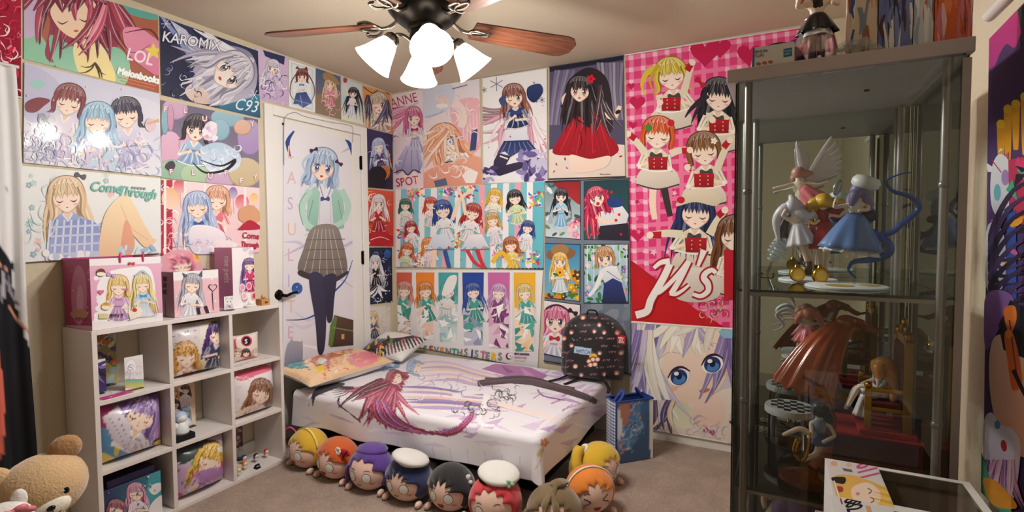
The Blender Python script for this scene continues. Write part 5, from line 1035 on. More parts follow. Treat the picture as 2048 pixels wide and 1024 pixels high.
# top row, bear side: file sheet at the back, cards on the board, cut-out stand
y0, y1, z0, z1 = cell(0, 0)
q = qx(-2.725, y0 + .004, y0 + .17, z0 + .012, z1 - .005); A = Art(q).bg('#8a8f6a', '#b9a05a'); bx_ = (q[0][0], q[0][1], q[2][0], q[2][1])
A.scatter(bx_, 44, ['#d9702c', '#e0b03c', '#6a8c4a', '#9cb4c4', '#c9503c', '#5a4a7c', '#e6e0c4'], 6, 15, 'leaf').scatter(bx_, 20, ['#fff', '#3a3050', '#e8c86a'], 3, 8, 'swirl')
standee('art_sheet', 'colourful orange and green art sheet leaning at the compartment back', A, -2.728, 0, y0 + .004, y0 + .17, z0 + .003, z1 - .005, 'art sheet')
q = qx(-2.63, y0 + .006, y0 + .085, z0 + .004, z0 + .15); A = Art(q); bx_ = (q[0][0], q[1][1], q[2][0], q[3][1])
A.S([q[3], (q[0][0], q[0][1] + 15), ((q[0][0] + q[1][0]) / 2, q[0][1] + 4), (q[1][0] - 4, q[1][1] + 20), q[2]], '#2a2048', '#40306c').locks((bx_[0] + bx_[2]) / 2, bx_[1] + 14, 12, -20, 140, 40, 5, ['#30265a', '#4a3a80', '#1c1634', '#8c6cb0'], .5)
standee('acrylic_stand', 'dark violet swirling acrylic stand in the top row', A, -2.63, 0, y0 + .01, y0 + .08, z0, z0 + .12)
q = qx(-2.56, y0 + .125, y0 + .2, z0 + .004, z0 + .15); A = Art(q); a, b, c, d = q; cx = (a[0] + b[0]) / 2
A.S([(d[0] + 4, d[1]), (a[0] + 2, a[1] + 26), (a[0] + 6, a[1] + 6), (cx + 4, a[1] + 2), (b[0] - 2, b[1] + 14), (b[0] - 1, b[1] + 40), (c[0], c[1])], '#e9e4ec').S([(a[0] + 3, a[1] + 24), (a[0] + 8, a[1] + 7), (cx, a[1] + 5), (cx + 5, a[1] + 22), (cx - 4, a[1] + 28)], '#fbfbff').scatter((a[0] + 2, a[1] + 24, b[0] - 3, c[1] - 12), 18, ['#c9b4d2', '#9cb8d6', '#e6c4d0', '#fff'], 3, 8, 'swirl').R(d[0], c[1] - 14, c[0], c[1] + 4, '#5ab4a8', '#e8d05a')
standee('acrylic_stand', 'white and pastel cut-out acrylic stand in the top row', A, -2.56, 0, y0 + .125, y0 + .2, z0, z0 + .135)
def card(label, x, y, z, sx, sy, rz, cols, seed):
    g = random.Random(seed); mb = MB(); c, s = math.cos(rz), math.sin(rz); f = lambda a, b, k: (x + (a * c - b * s), y + (a * s + b * c), z + k)
    mb.add([f(a, b, k) for a in (-sx, sx) for b in (-sy, sy) for k in (0, .0012)], [(0, 1, 3, 2), (4, 6, 7, 5), (0, 4, 5, 1), (2, 3, 7, 6), (0, 2, 6, 4), (1, 5, 7, 3)], cols[0])
    for i in range(9):
        a, b, r = g.uniform(-sx, sx) * .7, g.uniform(-sy, sy) * .7, g.uniform(.2, .45) * sx
        mb.add([f(a + r * .6 * math.cos(t * 1.05), b + r * .5 * math.sin(t * 1.05), .0013 + .00003 * i) for t in range(6)], [tuple(range(6))], cols[1 + i % (len(cols) - 1)])
    return tag(mb.build('art_card', m_paper, org=(x, y, z)), label, 'card')
card('magenta and teal art card lying flat in the top compartment', -2.535, y0 + .075, z0 + .0005, .025, .06, .1, ['#c93c84', '#3aa4a8', '#e8d8e8', '#2c2440', '#8c5cb0'], 1)
card('white and violet art card lying under the cut-out stand', -2.6, y0 + .14, z0 + .0005, .012, .05, -.1, ['#e6dfe8', '#7a4c9c', '#3a2c50', '#c9a43c'], 2)
y0, y1, z0, z1 = cell(0, 2)
q = qx(-2.735, y0 + .004, y0 + .12, z0 + .01, z1 - .004); A = Art(q).bg('#8f9078', '#7a7a60').scatter((q[0][0], q[0][1], q[1][0], q[2][1]), 26, ['#a8ac90', '#5c6048', '#c4c0a0', '#6a7a8c'], 3, 8, 'leaf')
standee('art_sheet', 'grey-green art sheet at the back of the compartment by the door', A, -2.738, 0, y0 + .004, y0 + .12, z0 + .003, z1 - .004, 'art sheet')
card('pale card with red corner lying before the badge cushion', -2.53, y0 + .07, z0 + .0005, .022, .05, .2, ['#e0d8d4', '#b83c4c', '#c9b8b4', '#8c7a7c'], 4)
card('pale pink card lying beside the badge cushion', -2.535, y0 + .19, z0 + .0005, .02, .045, -.2, ['#e6d4d2', '#c97a84', '#efe8e4', '#a8908c'], 5)
# middle compartment: printed panel, small white figure on a dark box
y0, y1, z0, z1 = cell(1, 1)
q = qx(-2.68, y0 + .03, y0 + .2, z0 + .006, z0 + .245); A = Art(q).bg('#e6c9a0', '#ead6c6'); X0, Y0, X1, Y1 = q[0][0], q[1][1], q[1][0], q[3][1]
for u, v, c in ((.75, .2, '#5a3c34'), (.4, .25, '#e8a05c'), (.45, .45, '#3a3450'), (.75, .6, '#8cb4dc'), (.2, .65, '#e894a8'), (.5, .8, '#c9a050')): A.girl(X0 + u * (X1 - X0), Y0 + v * (Y1 - Y0), 9, c, None, '#f0ecf0', '#c9b8d6', SKIN, face=False, ln=.4, body=1.2)
A.scatter((X0, Y0, X1, Y1), 26, ['#f4e090', '#e8b0c0', '#fff', '#e8903c', '#a8cfe0'], 2, 6, 'leaf')
standee('acrylic_picture', 'printed acrylic panel of many small figures in the middle compartment', A, -2.68, 0, y0 + .03, y0 + .2, z0, z0 + .245, 'picture')
z0 += .001; b = empty('figurine', (-2.55, y0 + .055, z0), 'small white and pale blue figurine on a black stand', 'figurine')
MB().bx(-2.59, -2.515, y0 + .012, y0 + .1, z0, z0 + .028).build('stand', m_bk, b, bevel=.003)
MB().lathe([(0, .028), (.03, .028), (.034, .04), (.022, .075), (.014, .085), (0, .088)], (-2.55, y0 + .055, z0), 16).ball((-2.55, y0 + .055, z0 + .105), (.024, .024, .023), 14, 8).ball((-2.552, y0 + .03, z0 + .07), (.012, .01, .018), 10, 6).ball((-2.552, y0 + .082, z0 + .065), (.012, .01, .02), 10, 6).build('body', M('white_plastic', '#e8ecf2', .4), b, smooth=True)
MB().ball((-2.556, y0 + .055, z0 + .113), (.026, .027, .022), 14, 8).tube([(-2.57, y0 + .04, z0 + .11), (-2.575, y0 + .03, z0 + .06), (-2.57, y0 + .028, z0 + .035)], [.01, .012, .003], 8).build('hair', M('pale_blue_plastic', '#b9cbe6', .4), b, smooth=True)
# bottom row: dark gift box, miniature dolls
y0, y1, z0, z1 = cell(2, 0)
gb = empty('gift_box', (-2.6, y0 + .13, z0), 'dark navy box with a teal printed front in the bottom row', 'box')
bm_ = MB().bx(-2.72, -2.525, y0 + .012, y1 - .04, z0 + .001, z0 + .2); bm_.build('body', M('navy_card', '#1c1c34', .5), gb, bevel=.002)
MB().bx(-2.7, -2.535, y0 + .03, y1 - .06, z0 + .2, z0 + .232).build('lid', M('navy_lid', '#1b1a38', .5), gb, bevel=.002)
q = qx(-2.525, y0 + .013, y1 - .041, z0 + .002, z0 + .199); A = Art(q).bg('#2a2650', '#2f8c9c', (1, .4))
A.P([(300, 935), (334, 925), (340, 1040), (280, 1060)], '#3f94a8', '#4aa8a8').S([(297, 975), (320, 965), (326, 975), (308, 990)], '#dfe6ea').girl(272, 985, 17, '#d99cb8', '#b06c90', '#e9e4ee', '#c9b8d6', SKIN, face=False, tilt=-6, ln=.8, body=1).girl(232, 1018, 17, '#a86070', '#7c3c50', '#e9e4ee', '#c9b8d6', SKIN, face=False, tilt=10, ln=.2, body=.8).S([(300, 1010), (325, 990), (332, 1030), (300, 1040)], '#e9e6ec').scatter((205, 940, 330, 1030), 20, ['#cfd6f0', '#5a6ab0', '#f0c8d6'], 1, 2.5)
A.mesh(Vector((-2.525, 0, 0)), Vector((1, 0, 0)), .0002, .0005).build('printed_front', m_paper, gb)
y0, y1, z0, z1 = cell(2, 2)
q = qx(-2.722, y0 + .135, y0 + .19, z0 + .07, z1 - .01); A = Art(q).bg('#4a3a3c', '#6a4c48').scatter((q[0][0], q[0][1], q[1][0], q[2][1]), 22, ['#b89c90', '#8c5a60', '#2c2428', '#c9b4ac', '#7a5c74'], 3, 8, 'leaf')
standee('photo_strip', 'narrow dark picture strip standing behind the miniature dolls', A, -2.722, 0, y0 + .135, y0 + .19, z0, z1 - .01, 'picture')
def mini(x, y, hair, dress, lab):
    z = z0; r = empty('miniature_doll', (x, y, z), lab, 'figurine', 'miniature dolls in the bottom compartment', rz=0)
    MB().lathe([(0, 0), (.011, 0), (.011, .002), (0, .002)], (x, y, z), 14).build('base', M('mini_base', '#dcdcdc', .3), r)
    MB().lathe([(0, .002), (.004, .002), (.0045, .012), (.009, .013), (.006, .024), (.003, .027), (0, .028)], (x, y, z), 12).tube([(x + .003, y - .006, z + .024), (x + .007, y - .011, z + .017)], .002, 6).tube([(x + .003, y + .006, z + .024), (x + .007, y + .011, z + .017)], .002, 6).build('dress', M('mini_' + dress, dress, .4), r, smooth=True)
    MB().ball((x + .001, y, z + .037), (.012, .0125, .0115), 12, 8).build('head', M('mini_skin', '#f2d6c0', .4), r, smooth=True)
    MB().ball((x - .0025, y, z + .0395), (.0125, .0142, .0122), 12, 8).ball((x - .003, y - .012, z + .03), (.004, .004, .01), 8, 6).ball((x - .003, y + .012, z + .03), (.004, .004, .01), 8, 6).build('hair', M('mini_' + hair, hair, .4), r, smooth=True)
minis = [(-2.53, y0 + .03, '#d9c23c', '#e8e4da', 'yellow'), (-2.6, y0 + .055, '#5a4a8c', '#e0d8e8', 'violet'), (-2.57, y0 + .095, '#e07a2c', '#efe6dc', 'orange'), (-2.66, y0 + .06, '#8c5a2c', '#d8b04a', 'brown'), (-2.64, y0 + .14, '#2f3a78', '#e6e2ea', 'navy'), (-2.6, y0 + .185, '#2a2430', '#ecdfe4', 'black'), (-2.6, y0 + .25, '#c42c34', '#ece8e4', 'red')]
for x, y, h, d, nm in minis: mini(x, y, h, d, 'tiny doll with %s hair on a white disc in the shelf' % nm)
tb = empty('tent_card', (-2.53, y0 + .135, z0), 'tiny black folded tent card before the miniature dolls', 'card')
MB().prism([(-2.545, y0 + .125, z0), (-2.515, y0 + .125, z0), (-2.53, y0 + .125, z0 + .024)], (0, .026, 0)).build('card', m_bk, tb); MB().bx(-2.524, -2.522, y0 + .13, y0 + .146, z0 + .009, z0 + .014).build('mark', M('white_plastic'), tb)

# ---------------------------------------------------------------- on top of the shelf
ZT = SH_
def gift_bag(name, label, x0, x1, y0, y1, h, side, front, sart, fart, cat='gift bag', handles=None, cuff=None, open_top=True):
    root = empty(name, ((x0 + x1) / 2, (y0 + y1) / 2, ZT), label, cat)
    t = .0015; mb = MB()
    for b in [(x0, x1, y0, y0 + t), (x0, x1, y1 - t, y1), (x0, x0 + t, y0 + t, y1 - t), (x1 - t, x1, y0 + t, y1 - t)]: mb.bx(*b, ZT + .0005, ZT + h)
    mb.bx(x0, x1, y0, y1, ZT + .0005, ZT + .002)
    if not open_top: mb.bx(x0, x1, y0, y1, ZT + h - .002, ZT + h)
    mb.build('bag_body' if open_top else 'body', M(name + side, side, .35, coat=.3), root)
    fart.mesh(Vector((x1, 0, 0)), Vector((1, 0, 0)), .0002, .0004, front).build('printed_front', m_paper, root)
    sart.mesh(Vector((0, y0, 0)), Vector((0, -1, 0)), .0002, .0004, side).build('printed_side', m_paper, root)
    if handles:
        for yy in handles[1]:
            MB().tube(smooth_pts([(x1 + .001, yy, ZT + h - .02), (x1 + .004, yy, ZT + h + .012), (x1 - .012, yy + .01, ZT + h + .02)], 5), .004, 6).build('handle', M('handle' + handles[0], handles[0], .6), root, smooth=True)
    return root
def qs(y, x0, x1, z0, z1): return [wproj((x0, y, z1)), wproj((x1, y, z1)), wproj((x1, y, z0)), wproj((x0, y, z0))]
x0, x1, ya, yb, h = -2.735, -2.508, 1.07, 1.345, .298
q = qx(x1, ya, yb, ZT + .001, ZT + h); F_ = Art(q).bg('#e6b4cf', '#dea4c6'); X0, X1 = q[0][0], q[1][0]
F_.P([q[0], q[1], (q[1][0], q[1][1] + 14), (q[0][0], q[0][1] + 14)], '#f2eef2').P([(q[3][0], q[3][1] - 20), (q[2][0], q[2][1] - 16), q[2], q[3]], '#f0ecf0')
F_.S([(195, 570), (215, 545), (260, 535), (302, 540), (306, 620), (240, 640), (200, 640), (196, 600)], '#f6f2f6').scatter((192, 540, 200, 640), 8, ['#f6f2f6'], 5, 8)
F_.girl(237, 572, 19, '#efd590', '#cfa65c', '#d9b0d4', '#b98cc0', SKIN, face=False, ln=.4, body=1.15, bow='#c98cb8').girl(284, 568, 17, '#efe0a4', '#cdb46c', '#8fc0e0', '#e9eef4', SKIN, face=False, tilt=-4, ln=1.6, body=1.2, bow='#4a9cd0').bow(222, 550, 9, '#cfa4d6', .3).L([(268, 552), (284, 542), (300, 556)], 4, '#b8c8dc', 4)
for x, y, c in ((201, 545, '#7a4a30'), (211, 612, '#e8b85a'), (270, 628, '#efe0cf')): F_.E(x, y, 9, 8, 0, c).E(x, y + 3, 9, 4, 0, '#f4e9d8').E(x, y - 4, 6, 3, 0, dark(c, .7))
F_.heart(201, 584, 6, '#e0709c').heart(252, 580, 4, '#e0709c').bow(262, 527, 6, '#c8283c').P([(255, 625), (275, 612), (285, 620), (282, 632), (260, 640)], '#f4ece0').E(268, 620, 5, 4, 0, '#d02c3c')
F_.T('モザイク', 218, 634, 8, '#2a2024', -2, .9, 0, .4).R(197, 627, 215, 637, '#d9cf9c')
q2 = qs(ya, x0, x1, ZT + .001, ZT + h); S_ = Art(q2).bg('#b8487c', '#a03468').E(158, 590, 16, 60, 0, '#cf7aa4').E(160, 600, 7, 30, 0, '#e0a4c4').P([(132, 650), (190, 652), (190, 668), (132, 664)], '#d9a0bc').S([(142, 624), (165, 618), (176, 628), (165, 640), (146, 636)], '#c98c80').T('モザイク', 150, 641, 8, '#2a1a22', 2, .75, 0, .4).scatter((132, 520, 182, 640), 10, ['#f0d0e0', '#fff'], .6, 1.4)
gift_bag('gift_bag', 'large pink gift bag with cake pictures at the end of the shelf top', x0, x1, ya, yb, h, '#b8487c', '#e6b4cf', S_, F_, handles=('#d83c78', (ya + .11, ya + .2)))
x0, x1, ya, yb, h = -2.715, -2.54, 1.415, 1.635, .218
q = qx(x1, ya, yb, ZT + .001, ZT + h); F_ = Art(q).bg('#ecc4cc', '#e8b8c4').P([q[0], q[1], (q[1][0], q[1][1] + 17), (q[0][0], q[0][1] + 17)], '#efeef0').scatter((345, 555, 440, 635), 16, ['#f6e2e6', '#fff'], 1, 2.5)
F_.girl(384, 568, 18, '#b9b6c4', '#8a8698', '#f0f0f4', '#c9c9d8', SKIN, face=False, tilt=4, ln=1.2, body=1.2).P([(368, 556), (364, 545), (376, 552)], '#5a5664').P([(396, 550), (404, 540), (404, 554)], '#5a5664').heart(425, 575, 9, '#3a2430').heart(425, 575, 7, '#e8b8c4').L([(424, 585), (426, 620)], 2, '#3a2430', 1).L([(395, 615), (400, 640)], 7, '#2a2430', 6).L([(410, 612), (418, 634)], 7, '#2a2430', 6)
q2 = qs(ya, x0, x1, ZT + .001, ZT + h); S_ = Art(q2).bg('#aaa6a6', '#9c9898')
for k in range(16): S_.E(314 + k * .15, 550 + 5.5 * k, 1, col='#2c2828', n=6)
for k, t in enumerate('猫奈姫'): S_.T(t, 325, 562 + 13 * k, 11, '#2c2828', 0, .85, 0, .3)
S_.L([(330, 596), (332, 634)], 1, '#4a4646', 1)
gift_bag('gift_bag', 'grey and pink paper bag with silver-haired picture on the shelf top', x0, x1, ya, yb, h, '#a8a4a4', '#ecc4cc', S_, F_)
# hand fan standing in the bag
fan_ = empty('hand_fan', (-2.66, 1.5, ZT + .003), 'round printed hand fan with pink hair sticking out of the grey bag', 'fan')
A = Art([(320, 480), (430, 480), (430, 600), (320, 600)]).bg('#e2a4b4')
cc = Vector((-2.66, 1.515, 1.128)); rr = .105
A.scatter((325, 490, 430, 560), 26, ['#d9708c', '#f0b8c4', '#c4506c', '#e894a8'], 5, 13, 'swirl').girl(365, 530, 20, '#e0849c', '#b85474', '#fff', '#ccc', SKIN, face=False, tilt=-8, ln=.3, body=0).S([(385, 500), (400, 498), (404, 518), (390, 522)], '#efc43c').E(396, 514, 3, 2, 0, '#d8442c').S([(408, 505), (428, 515), (425, 540), (408, 530)], '#5a9c6a').scatter((405, 505, 430, 540), 8, ['#e6efe4', '#2c5a3c'], 2, 4, 'leaf')
Tt = A.table(); V = [cc] + [cc + Vector((0, rr * 1.1 * k / 8 * math.cos(t * PI / 18), rr * k / 8 * math.sin(t * PI / 18))) for k in range(1, 9) for t in range(36)]
fs = [(0, 1 + t, 1 + (t + 1) % 36) for t in range(36)] + [(1 + (k - 1) * 36 + t, 1 + k * 36 + t, 1 + k * 36 + (t + 1) % 36, 1 + (k - 1) * 36 + (t + 1) % 36) for k in range(1, 8) for t in range(36)]
o = MB().add(V, fs, [A.at(*wproj(p), Tt) for p in V]).build('leaf', m_paper, fan_); o.modifiers.new('s', 'SOLIDIFY').thickness = .002
MB().bx(-2.664, -2.656, 1.508, 1.522, ZT + .003, 1.03).build('handle', m_rodw, fan_, bevel=.002)
# tall box with a pink spine
x0, x1, ya, yb, h = -2.70, -2.552, 1.72, 1.845, .325
q = qx(x1, ya, yb, ZT + .001, ZT + h); F_ = Art(q).bg('#f0e9ee').scatter((478, 490, 515, 560), 10, ['#e2d4e0', '#d6c4d8'], 4, 8, 'flower').girl(498, 530, 12, '#7c5c9c', '#553c78', '#d83c78', '#a8245c', SKIN, face=False, tilt=-4, ln=2.2, body=1.4)
for x, y, c in ((484, 575, '#e29cc0'), (497, 572, '#d86c8c'), (489, 596, '#8c2030'), (508, 592, '#c8303c'), (488, 592, '#e8b8c8')): F_.E(x, y, 6, 8, 0, mixc(c, '#fff', .5)).E(x, y, 4, 5.5, 0, c)
q2 = qs(ya, x0, x1, ZT + .001, ZT + h); S_ = Art(q2).bg('#dc90bc', '#d47cb0').T('nae petit', 449, 512, 16, '#f6eaf2', 90, .95, 0, .3)
gift_bag('display_box', 'tall pink-spined box with purple-haired picture beside the door', x0, x1, ya, yb, h, '#d884b4', '#f0e9ee', S_, F_, 'box', open_top=False)
# small things at the shelf edge
q = qx(-2.53, 1.655, 1.71, ZT + .006, ZT + .075); A = Art(q); a, b, c, d = q; cx = (a[0] + b[0]) / 2
A.S([(d[0] + 2, d[1]), (a[0] + 4, a[1] + 14), (a[0] + 2, a[1] + 2), (cx, a[1] + 3), (b[0] - 2, b[1] + 2), (b[0] - 4, b[1] + 14), (c[0] - 2, c[1])], '#cfcad0').E(cx, a[1] + 10, 7, 6, 0, '#e9e4e8').E(cx - 3, a[1] + 10, 1, 1.4, 0, '#444').E(cx + 3, a[1] + 10, 1, 1.4, 0, '#444').L([(cx - 2, c[1] - 6), (cx + 4, c[1] - 2)], 2, '#222', 1)
standee('acrylic_stand', 'small grey acrylic stand on a pink foot on the shelf edge', A, -2.53, 0, 1.655, 1.71, ZT, ZT + .07)
d_ = empty('candle_dish', (-2.515, 1.79, ZT), 'small round white lidded dish on the shelf edge', 'dish')
MB().lathe([(0, 0), (.026, 0), (.028, .004), (.028, .014), (.025, .016), (0, .016)], (-2.525, 1.80, ZT), 24).build('dish', m_white, d_, smooth=.6); MB().ball((-2.525, 1.80, ZT + .024), (.013, .013, .011), 12, 8).build('lid_knob', m_white, d_, smooth=True)
k_ = empty('cardboard_box', (-2.56, 1.9, ZT), 'tiny cardboard box with a little cat head popping out', 'box')
MB().bx(-2.585, -2.535, 1.875, 1.925, ZT, ZT + .034).build('box', M('cardboard', '#b8864e', .8, var=.08), k_, bevel=.001)
MB().ball((-2.56, 1.905, ZT + .046), (.012, .014, .012), 12, 8).lathe([(.004, 0), (0, .008)], (-2.56, 1.896, ZT + .055), 6).lathe([(.004, 0), (0, .008)], (-2.56, 1.914, ZT + .055), 6).build('cat_head', M('cat_tan', '#caa878', .7), k_, smooth=.6)
MB().bx(-2.5352, -2.5345, 1.895, 1.912, ZT + .01, ZT + .02).build('mark', M('brown_ink', '#4a2c18', .8), k_)
# ================================================================== PLUSH DOLLS ROUND THE BED
m_plskin = M('plush_skin', '#e8c4b4', .85, bump=.15, scale=400, sheen=.3)
def plush_mat(c): return M('plush_' + c, c, .85, bump=.3, scale=300, sheen=.5, var=.06)
HA, HB, HC = .112, .104, .108        # head half sizes: across, front-back, up
def onhead(x, z, k=1.0):
    """a point of the face surface (front is -y) at face coordinates x, z"""
    y = math.sqrt(max(.02, 1 - (x / HA) ** 2 - (z / HC) ** 2)) * HB
    return Vector((x, -y, z)) * k
def face_patch(mb, cx, cz, pts, k, col=None):
    V = [onhead(cx, cz, k)]; n = len(pts)
    for t in (.5, 1): V += [onhead(cx + a * t, cz + b * t, k) for a, b in pts]
    mb.add(V, [(0, 1 + (i + 1) % n, 1 + i) for i in range(n)] + [(1 + i, 1 + (i + 1) % n, 1 + n + (i + 1) % n, 1 + n + i) for i in range(n)], col)
def ell(a, b, n=16): return [(a * math.cos(2 * PI * i / n), b * math.sin(2 * PI * i / n)) for i in range(n)]
def face_line(mb, pts, r=.0016, k=1.008):
    mb.tube(smooth_pts([onhead(a, b, k) for a, b in pts], 4), r, 5)
def hair_cap(mb, fr=26, zig=11, nz=7, side=70, bot=128, k0=1.012, k1=1.09, n=84, m=14, seed=0):
    g = random.Random(seed); ph = g.random() * 6
    V = []
    for i in range(n):
        p = 2 * PI * i / n; s = abs(((p + PI) % (2 * PI)) - PI)          # 0 at the crown, pi under the chin
        top = fr + zig * (1 - 2 * abs((p * nz / (2 * PI) * 2.2 + ph) % 1 - .5))
        t = max(0, min(1, (s - math.radians(62)) / math.radians(30))); t = t * t * (3 - 2 * t)
        u = max(0, min(1, (s - math.radians(120)) / math.radians(40)))
        a0 = math.radians((top * (1 - t) + side * t) * (1 - u) + bot * u)
        for j in range(m + 1):
            f = j / m; al = a0 + (PI - a0) * max(0, f - .06) / .94; k = k0 + (k1 - k0) * min(1, f * 9) if j else .99
            if j == 0: al = a0
            V.append(Vector((math.sin(al) * math.sin(p) * HA, -math.cos(al) * HB, math.sin(al) * math.cos(p) * HC)) * k)
    w_ = m + 1
    mb.add(V, [(i * w_ + j, i * w_ + j + 1, ((i + 1) % n) * w_ + j + 1, ((i + 1) % n) * w_ + j) for i in range(n) for j in range(m)])
def plush(x, y, rz, hair, label, eyes='round', mouth='open', acc=None, tilt=0, cap={}, scale=.97, body=True, lift=0.0):
    r = empty('plush_doll', (x, y, 0), label, 'plush toy', rz=rz); r.scale = (scale,) * 3
    HZ = HC * .97 + lift; T_ = Matrix.Translation((0, 0, HZ)) @ Matrix.Rotation(math.radians(tilt), 4, 'Y') @ Matrix.Rotation(math.radians(-4), 4, 'X')
    def out(mb, nm, mat, sm=True, par=None):
        mb.xf(T_); return mb.build(nm, mat, par or r, smooth=sm, local=True)
    fl = lambda q, d: Vector((q.x, q.y, q.z * (1 if q.z > 0 else .96)))
    hd = out(MB().ball((0, 0, 0), (HA, HB, HC), 32, 20, fn=fl), 'head', m_plskin)
    hm = plush_mat(hair); mb = MB(); hair_cap(mb, seed=int(x * 100), **cap); hr = out(mb, 'hair', hm)
    ex, ez = .042, -.012
    dk = M('plush_line', '#2a2226', .7); wh = M('plush_white', '#eeece8', .7)
    for s in (-1, 1):
        e_ = eyes if not isinstance(eyes, tuple) else eyes[0 if s < 0 else 1]
        if e_ == 'round':
            mb = MB(); face_patch(mb, ex * s, ez, ell(.0228, .025), 1.004); e1 = out(mb, 'eye_outline', dk, True, hd)
            mb = MB(); face_patch(mb, ex * s, ez, ell(.0205, .0227), 1.010); out(mb, 'eye', wh, True, hd)
        elif e_ == 'wink':
            mb = MB(); face_line(mb, [(ex * s - .02, ez + .004), (ex * s, ez - .01), (ex * s + .02, ez + .006)], .0022); out(mb, 'eye', dk, True, hd)
        elif e_ == 'squeeze':
            mb = MB(); face_line(mb, [(ex * s + .016 * s, ez + .018), (ex * s - .012 * s, ez), (ex * s + .016 * s, ez - .016)], .0022); out(mb, 'eye', dk, True, hd)
        mb = MB(); face_line(mb, [(ex * s - .014, ez + .034), (ex * s, ez + .039), (ex * s + .014, ez + .035)], .0011); out(mb, 'eyebrow', dk, True, hd)
        mb = MB(); face_patch(mb, .064 * s, -.042, ell(.011, .006, 10), 1.004); out(mb, 'blush', M('plush_blush', '#e08c90', .8), True, hd)
        mb = MB().ball((.1 * s, -.055, -HZ + .018), (.015, .024, .017), 12, 8); mb.build('paw', m_plskin, r, smooth=True, local=True).location = (0, 0, HZ)
    if mouth == 'open':
        mb = MB(); face_patch(mb, 0, -.052, [(-.018, .008), (-.008, .009), (.008, .009), (.018, .008), (.013, -.006), (.005, -.014), (-.005, -.014), (-.013, -.006)], 1.006); mo = out(mb, 'mouth', M('plush_mouth', '#a83038', .7), True, hd)
        mb = MB(); face_patch(mb, 0, -.060, ell(.007, .004, 10), 1.011); out(mb, 'tongue', M('plush_tongue', '#e0786c', .7), True, mo)
    elif mouth == 'smile':
        mb = MB(); face_line(mb, [(-.013, -.048), (0, -.054), (.013, -.048)], .0014); out(mb, 'mouth', dk, True, hd)
    if body:
        mb = MB(); mb.tube(smooth_pts([(0, .07, .072), (0, .12, .06), (0, .18, .055), (0, .21, .05)], 4), [.05] * 3 + [.06] * 4 + [.062] * 4 + [.03] * 2, 14); mb.build('body', M('plush_dress', '#c4c0cc', .85), r, smooth=True, local=True)
    if acc: acc(r, out, HZ)
    return r
def band(col):
    def f(r, out, HZ):
        pts = [Vector((math.cos(t) * HA * 1.1, -.018, math.sin(t) * HC * 1.1)) for t in [math.radians(15 + 150 * k / 16) for k in range(17)]]
        out(MB().tube(pts, .008, 8, flat=.45), 'headband', M('band_' + col, col, .8))
    return f
def ribbon_flower(r, out, HZ):
    c = onhead(.075, .062, 1.12); red = M('ribbon_red', '#b82030', .8)
    b = out(MB().ball(c + Vector((.03, 0, .008)), (.035, .01, .02), 12, 8).ball(c + Vector((.0, 0, -.03)), (.018, .01, .03), 12, 8), 'ribbon', red)
    out(MB().tube([c + Vector((.02, -.008, -.01)), c + Vector((.05, -.008, .02))], .004, 6), 'ribbon_stripe', m_bk, True, b)
    mb = MB()
    for k in range(6): mb.ball(c + Vector((.014 * math.cos(k * 1.047) - .012, -.014, .014 * math.sin(k * 1.047) + .01)), (.009, .004, .009), 8, 6)
    out(mb, 'flower', M('plush_white'), True)
def side_lock(col, s=-1, ln=.11):
    def f(r, out, HZ):
        out(MB().tube(smooth_pts([(.085 * s, -.03, .05), (.118 * s, -.04, 0), (.125 * s, -.03, -.05), (.135 * s, -.03, -.05 - ln * .45)], 5), [.01] * 4 + [.02] * 4 + [.017] * 4 + [.012] * 3 + [.004], 8, flat=.6), 'side_lock', plush_mat(col)); r.children
        out(MB().ball((0, .01, .1), (.085, .075, .028), 20, 8), 'hair_crown', plush_mat(col))
    return f
def beret(col, big=False):
    def f(r, out, HZ):
        R_ = E3(math.radians(8 if big else -6), math.radians(12), 0)
        out(MB().lathe([(0, .0), (.062, .002), (.07, .01), (.09, .02), (.098, .03), (.09, .042), (.06, .05), (0, .053)], (.012, .02 if big else -.012, .088 if big else .082), 28, rot=R_), 'hat', M('hat_' + col, col, .8, bump=.2, scale=300))
        if big:
            out(MB().lathe([(.075, 0), (.083, .003), (.083, .016), (.075, .018), (.075, 0)], (.008, .012, .084), 28, rot=R_), 'hat_band', m_bk)
            mb = MB()
            for k in range(3): mb.ball((.09 + .012 * math.cos(k * 2.1), -.05, .098 + .012 * math.sin(k * 2.1)), (.011, .004, .008), 8, 6)
            out(mb, 'leaf_clip', M('leaf_mint', '#9fd0b4', .7))
    return f
def small_ribbons(r, out, HZ):
    out(MB().ball((.098, -.01, .07), (.014, .01, .02), 10, 6, rot=E3(0, .6, 0)).ball((.112, -.01, .052), (.013, .01, .011), 10, 6), 'ribbon', M('ribbon_pale', '#d6d8d4', .8))
def top_knot(col):
    def f(r, out, HZ):
        m = plush_mat(col)
        out(MB().tube(smooth_pts([(0, -.06, .095), (.01, -.02, .125), (.03, .05, .11)], 5), [.012] * 5 + [.03] * 6, 10, flat=.5), 'side_tie', m)
        out(MB().tube(smooth_pts([(-.01, -.06, .098), (-.028, -.095, .07), (-.03, -.112, .02)], 5), [.012] * 3 + [.016] * 4 + [.01] * 3 + [.003], 10, flat=.5), 'hair_tuft', m)
        out(MB().tube(smooth_pts([(.0, -.06, .1), (.018, -.1, .06), (.028, -.115, .02)], 5), [.01] * 4 + [.015] * 4 + [.003] * 3, 10, flat=.5), 'hair_tuft', m)
        out(MB().tube(smooth_pts([(.09, -.02, .04), (.118, -.03, -.01), (.115, -.035, -.06)], 5), [.014] * 4 + [.016] * 5 + [.006] * 2, 8), 'side_lock', m); out(MB().tube(smooth_pts([(-.09, -.02, .04), (-.118, -.03, -.01), (-.115, -.035, -.06)], 5), [.014] * 4 + [.016] * 5 + [.006] * 2, 8), 'side_lock', m)
    return f
